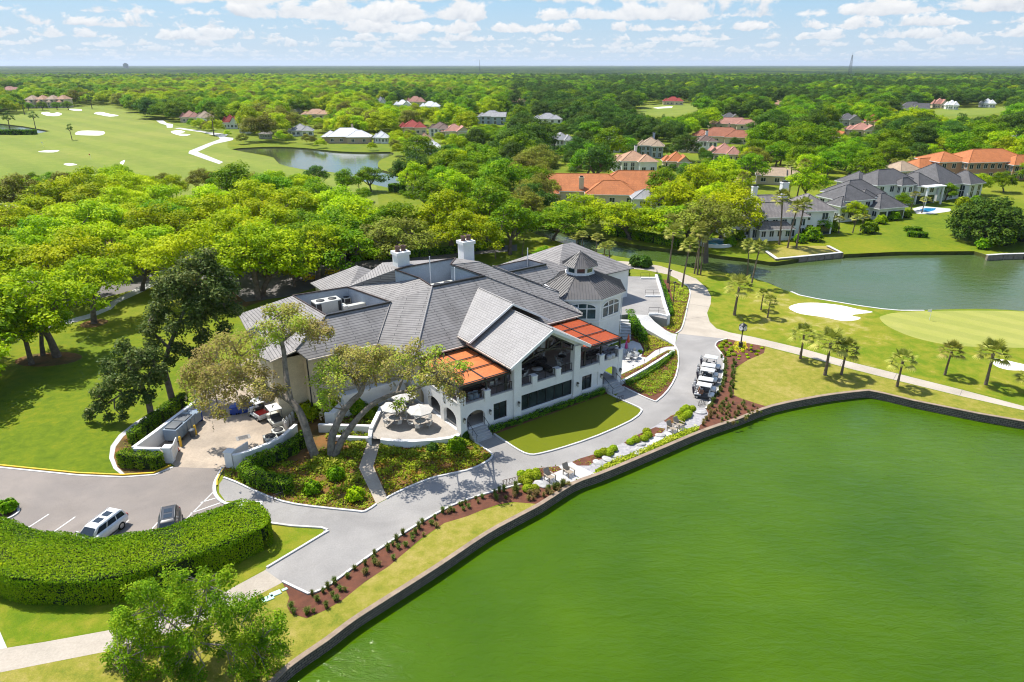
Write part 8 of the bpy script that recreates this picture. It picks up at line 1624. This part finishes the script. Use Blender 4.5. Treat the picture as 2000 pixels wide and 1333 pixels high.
r = empty('fire_hydrant', G(472, 933), 0, 'red fire hydrant at the corner of the rounded hedge', 'hydrant'); b = MB(); b.lathe([(.16, 0), (.16, .06), (.11, .08), (.11, .5), (.14, .52), (.12, .62), (.04, .7), (.001, .72)], n=12); b.build('barrel', m_red, r); b = MB(); b.tube((-.2, 0, .42), (.2, 0, .42), .06, n=8); b.build('outlet', m_red, r)
# ------------------------------------------------------------------ patio, plaza, terrace walls
PZ = .62
o = sheet('patio', GP([(722, 856), (745, 858), (800, 861), (850, 859), (893, 853), (903, 846), (905, 838), (800, 780), (760, 770), (745, 796), (726, 838)], PZ), m_pave, 0, 'structure')
r = wall(GP([(744, 860), (770, 863), (805, 864), (850, 861), (880, 857), (897, 851)], PZ), .35, 0, PZ+.08, 'low curved white wall holding up the patio')
QZ = 1.45
pl = GP([(1213, 545), (1222, 540), (1284, 541), (1292, 575), (1298, 600), (1303, 624), (1266, 615.5), (1228, 614), (1208, 616), (1190, 590), (1190, 550)], QZ)
b = MB(); b.prism([(p.x, p.y) for p in pl], 0, QZ, True); tag(b.build('plaza', m_conc), kind='structure')
a_ = [G(1228, 613.5, QZ), G(1266, 615, QZ), G(1279, 629, .85), G(1300, 645, .35), G(1312, 651.5, .1), G(1322, 653, .016), G(1318, 676, .016), G(1300, 664.5, .35), G(1260, 642, .85), G(1238, 626, 1.2)]
b = MB(); b.slab(a_[:3]+a_[8:], .6); b.slab([a_[2], a_[3], a_[7], a_[8]], .5); b.slab([a_[3], a_[4], a_[5], a_[6], a_[7]], .3); tag(b.build('ramp_path', m_white_c), kind='structure')
def prail(pts, z, parent, h=.95):
    b = MB(); up = Vector((0, 0, 1))
    for p, q in zip(pts, pts[1:]):
        d = q-p; n = max(1, int(d.length/1.3)); b.tube(p+up*h, q+up*h, .03, n=6); b.tube(p+up*h*.5, q+up*h*.5, .015, n=5)
        for i in range(n+1): b.tube(p+d*i/n, p+d*i/n+up*h, .022, n=5)
    return b.build('railing', m_dark, parent)
def lw(pts, z, h, lb, rail=True, w=.35):
    P = GP(pts, z+h); r = empty('plaza_wall', (P[0].x, P[0].y, 0), 0, lb, 'wall'); ln = [Vector((p.x-P[0].x, p.y-P[0].y, 0)) for p in P]; b = MB(); strip(b, ln, w, -.02, z+h); b.build('wall', m_stucco, r)
    if rail: prail([p+Vector((0, 0, z+h)) for p in ln], 0, r)
lw([(1282, 536), (1290, 562), (1298, 592), (1306, 616)], QZ, .35, 'long white ramp wall with dark rail along the plaza edge', True, .5)
lw([(1267, 612), (1286, 612), (1306, 617)], QZ, .3, 'white wall with rail at the near end of the plaza'); lw([(1260, 577), (1276, 577), (1291, 577)], QZ, .25, 'white wall with rail across the middle of the plaza ramp'); lw([(1251, 543), (1268, 543), (1283, 543)], QZ, .2, 'white wall with rail at the far end of the plaza ramp')
wall(GP([(1186, 536), (1200, 541), (1219, 536)], QZ+.5), .4, 0, QZ+.5, 'white planter wall behind the turret', name='planter_wall')
r = empty('turret_steps', G(1218, 660), 0, 'dark shaded steps going down beside the octagon turret', 'steps'); b = MB(); p0, p1 = G(1213, 622, QZ), G(1213, 664, .02); d = p1-p0; d.z = 0; n = 7; e = d.normalized(); sd = Vector((-e.y, e.x, 0))
for k in range(n):
    a, c = p0+d*(k/n), p0+d*((k+1)/n); z = QZ*(1-(k+1)/(n+1)); v_ = [a-sd*.2, c-sd*.2, c+sd*1.5, a+sd*1.5]; b.prism([(q.x-r.location.x, q.y-r.location.y) for q in v_], 0, z)
b.build('tread', m_step, r)
P = GP([(1214, 744), (1228, 737), (1262, 718), (1290, 701), (1316, 684)], .5); r = wall(P, .35, 0, .5, 'white curved terrace wall right of the facade', cap=False)
r = wall([Vector(OC_W) for OC_W in [G(1362, 480)+Vector((3.6*math.cos(a), 3.0*math.sin(a), 0)) for a in np.linspace(0, 6.28, 19)]], .5, 0, .7, 'round white spa wall on the bank left of the lagoon house') if False else None
c_ = G(1396, 478); wall([c_+Vector((3.8*math.cos(a), 3.2*math.sin(a), 0)) for a in np.linspace(0, 6.283, 22)], .5, 0, .6, 'round white spa wall on the bank left of the lagoon house')
b = MB(); b.prism([(c_.x+3.5*math.cos(a), c_.y+2.9*math.sin(a)) for a in np.linspace(0, 6.28, 21)[:-1]], 0, .4); tag(b.build('spa_water', m_pool), kind='structure')
px('pool_deck', [(1782, 408), (1800, 403), (1856, 408), (1858, 413), (1815, 419), (1790, 418)], m_white_c, .012); px('swimming_pool', [(1796, 410), (1806, 407), (1828, 407), (1826, 411), (1812, 415), (1800, 414)], m_pool, .018)
for pts, lb in [([(1496, 491), (1517, 506), (1560, 502), (1643, 494), (1617, 481)], 'pale timber bulkhead around the little lawn point in the lagoon'), ([(1928, 499), (1960, 497), (2000, 496), (2080, 494)], 'timber bulkhead at the right edge of the lagoon')]:
    P = GP(pts, .3); r = empty('bulkhead', (P[0].x, P[0].y, 0), 0, lb, 'bulkhead'); ln = [Vector((p.x-P[0].x, p.y-P[0].y, 0)) for p in P]; b = MB(); strip(b, ln, .5, -1.2, .3); b.build('wall', m_timber, r); b = MB(); strip(b, ln, .75, .302, .42); b.build('cap', m_cap if False else m_kerb, r); b = MB()
    for p, q in zip(ln, ln[1:]):
        d = q-p; k = max(1, int(d.length/2.2)); nn = Vector((d.y, -d.x, 0)).normalized()*.3
        for i in range(k+1): b.box(-.12, .12, -.12, .12, -1.2, .35, Matrix.Translation(p+d*i/k+nn))
    b.build('pile', m_timber, r)
px('point_lawn', [(1496, 491), (1517, 506), (1560, 502), (1643, 494), (1617, 481), (1540, 480)], m_dry, .014)
# stone edging of the lagoon by the putting green
b = MB(); strip(b, GP([(1545, 570), (1561, 577), (1595, 584), (1626, 589), (1680, 598), (1724, 604), (1760, 607), (1805, 607)]), .4, -.9, .06); tag(b.build('lagoon_edging', m_kerb), 'pale edging along the lagoon beside the bunker', 'edging')
for u, v, u2, v2, m, lb in [(1815, 626, 1810, 604, m_trim, 'white golf flag on the large putting green'), (85, 288, 84, 278, m_trim, 'white flag on the far left green'), (178, 312, 175, 301, m_red, 'red flag in the near left fairway')]:
    p = G(u, v); h = V(u2, v2, p.y).z; r = empty('golf_flag', p, 0, lb, 'flag'); b = MB(); b.tube((0, 0, 0), (0, 0, h), .03, n=6); b.build('pole', m_trim, r); b = MB(); b.add([(0, 0, h), (-.7*h/2.6, .1, h-.1), (-.68*h/2.6, .15, h-.5), (0, 0, h-.55), (0, .02, h), (-.7*h/2.6, .12, h-.1), (-.68*h/2.6, .17, h-.5), (0, .02, h-.55)], [(0, 1, 2, 3), (7, 6, 5, 4), (0, 4, 5, 1), (2, 6, 7, 3)]); b.build('flag', m, r)
# ================================================================== camera
cd = bpy.data.cameras.new('Camera'); cd.sensor_width = 36; cd.lens = 36*F/2000; cd.clip_start = .5; cd.clip_end = 60000
co_ = bpy.data.objects.new('Camera', cd); COL.objects.link(co_); co_.location = (0, 0, H); co_.rotation_euler = (math.pi/2-PITCH, 0, 0); SC.camera = co_
SC.view_settings.view_transform = 'Standard'; SC.view_settings.look = 'None'; SC.view_settings.gamma = 1; SC.view_settings.use_curve_mapping = False; SC.view_settings.exposure = EXPO
SC.render.engine = 'CYCLES'; SC.cycles.max_bounces = 6; SC.cycles.filter_width = 1.1; SC.cycles.diffuse_bounces = 3; SC.cycles.glossy_bounces = 3; SC.cycles.transmission_bounces = 4; SC.cycles.sample_clamp_indirect = 4; SC.cycles.use_adaptive_sampling = True; SC.cycles.adaptive_threshold = .02; SC.cycles.use_denoising = True
# ------------------------------------------------------------------ the air
if HAZE:
    b = MB(); b.box(-26500, 26500, -2100, 26500, -3, 130)
    m = bpy.data.materials.new('air'); t = nt(m); v = N(t, 'ShaderNodeVolumePrincipled'); v.inputs['Color'].default_value = (.72, .84, 1, 1); v.inputs['Density'].default_value = HAZE; v.inputs['Anisotropy'].default_value = .2; o = N(t, 'ShaderNodeOutputMaterial'); t.links.new(v.outputs[0], o.inputs['Volume'])
    h = b.build('haze', m); h.display_type = 'WIRE'; tag(h, kind='stuff')
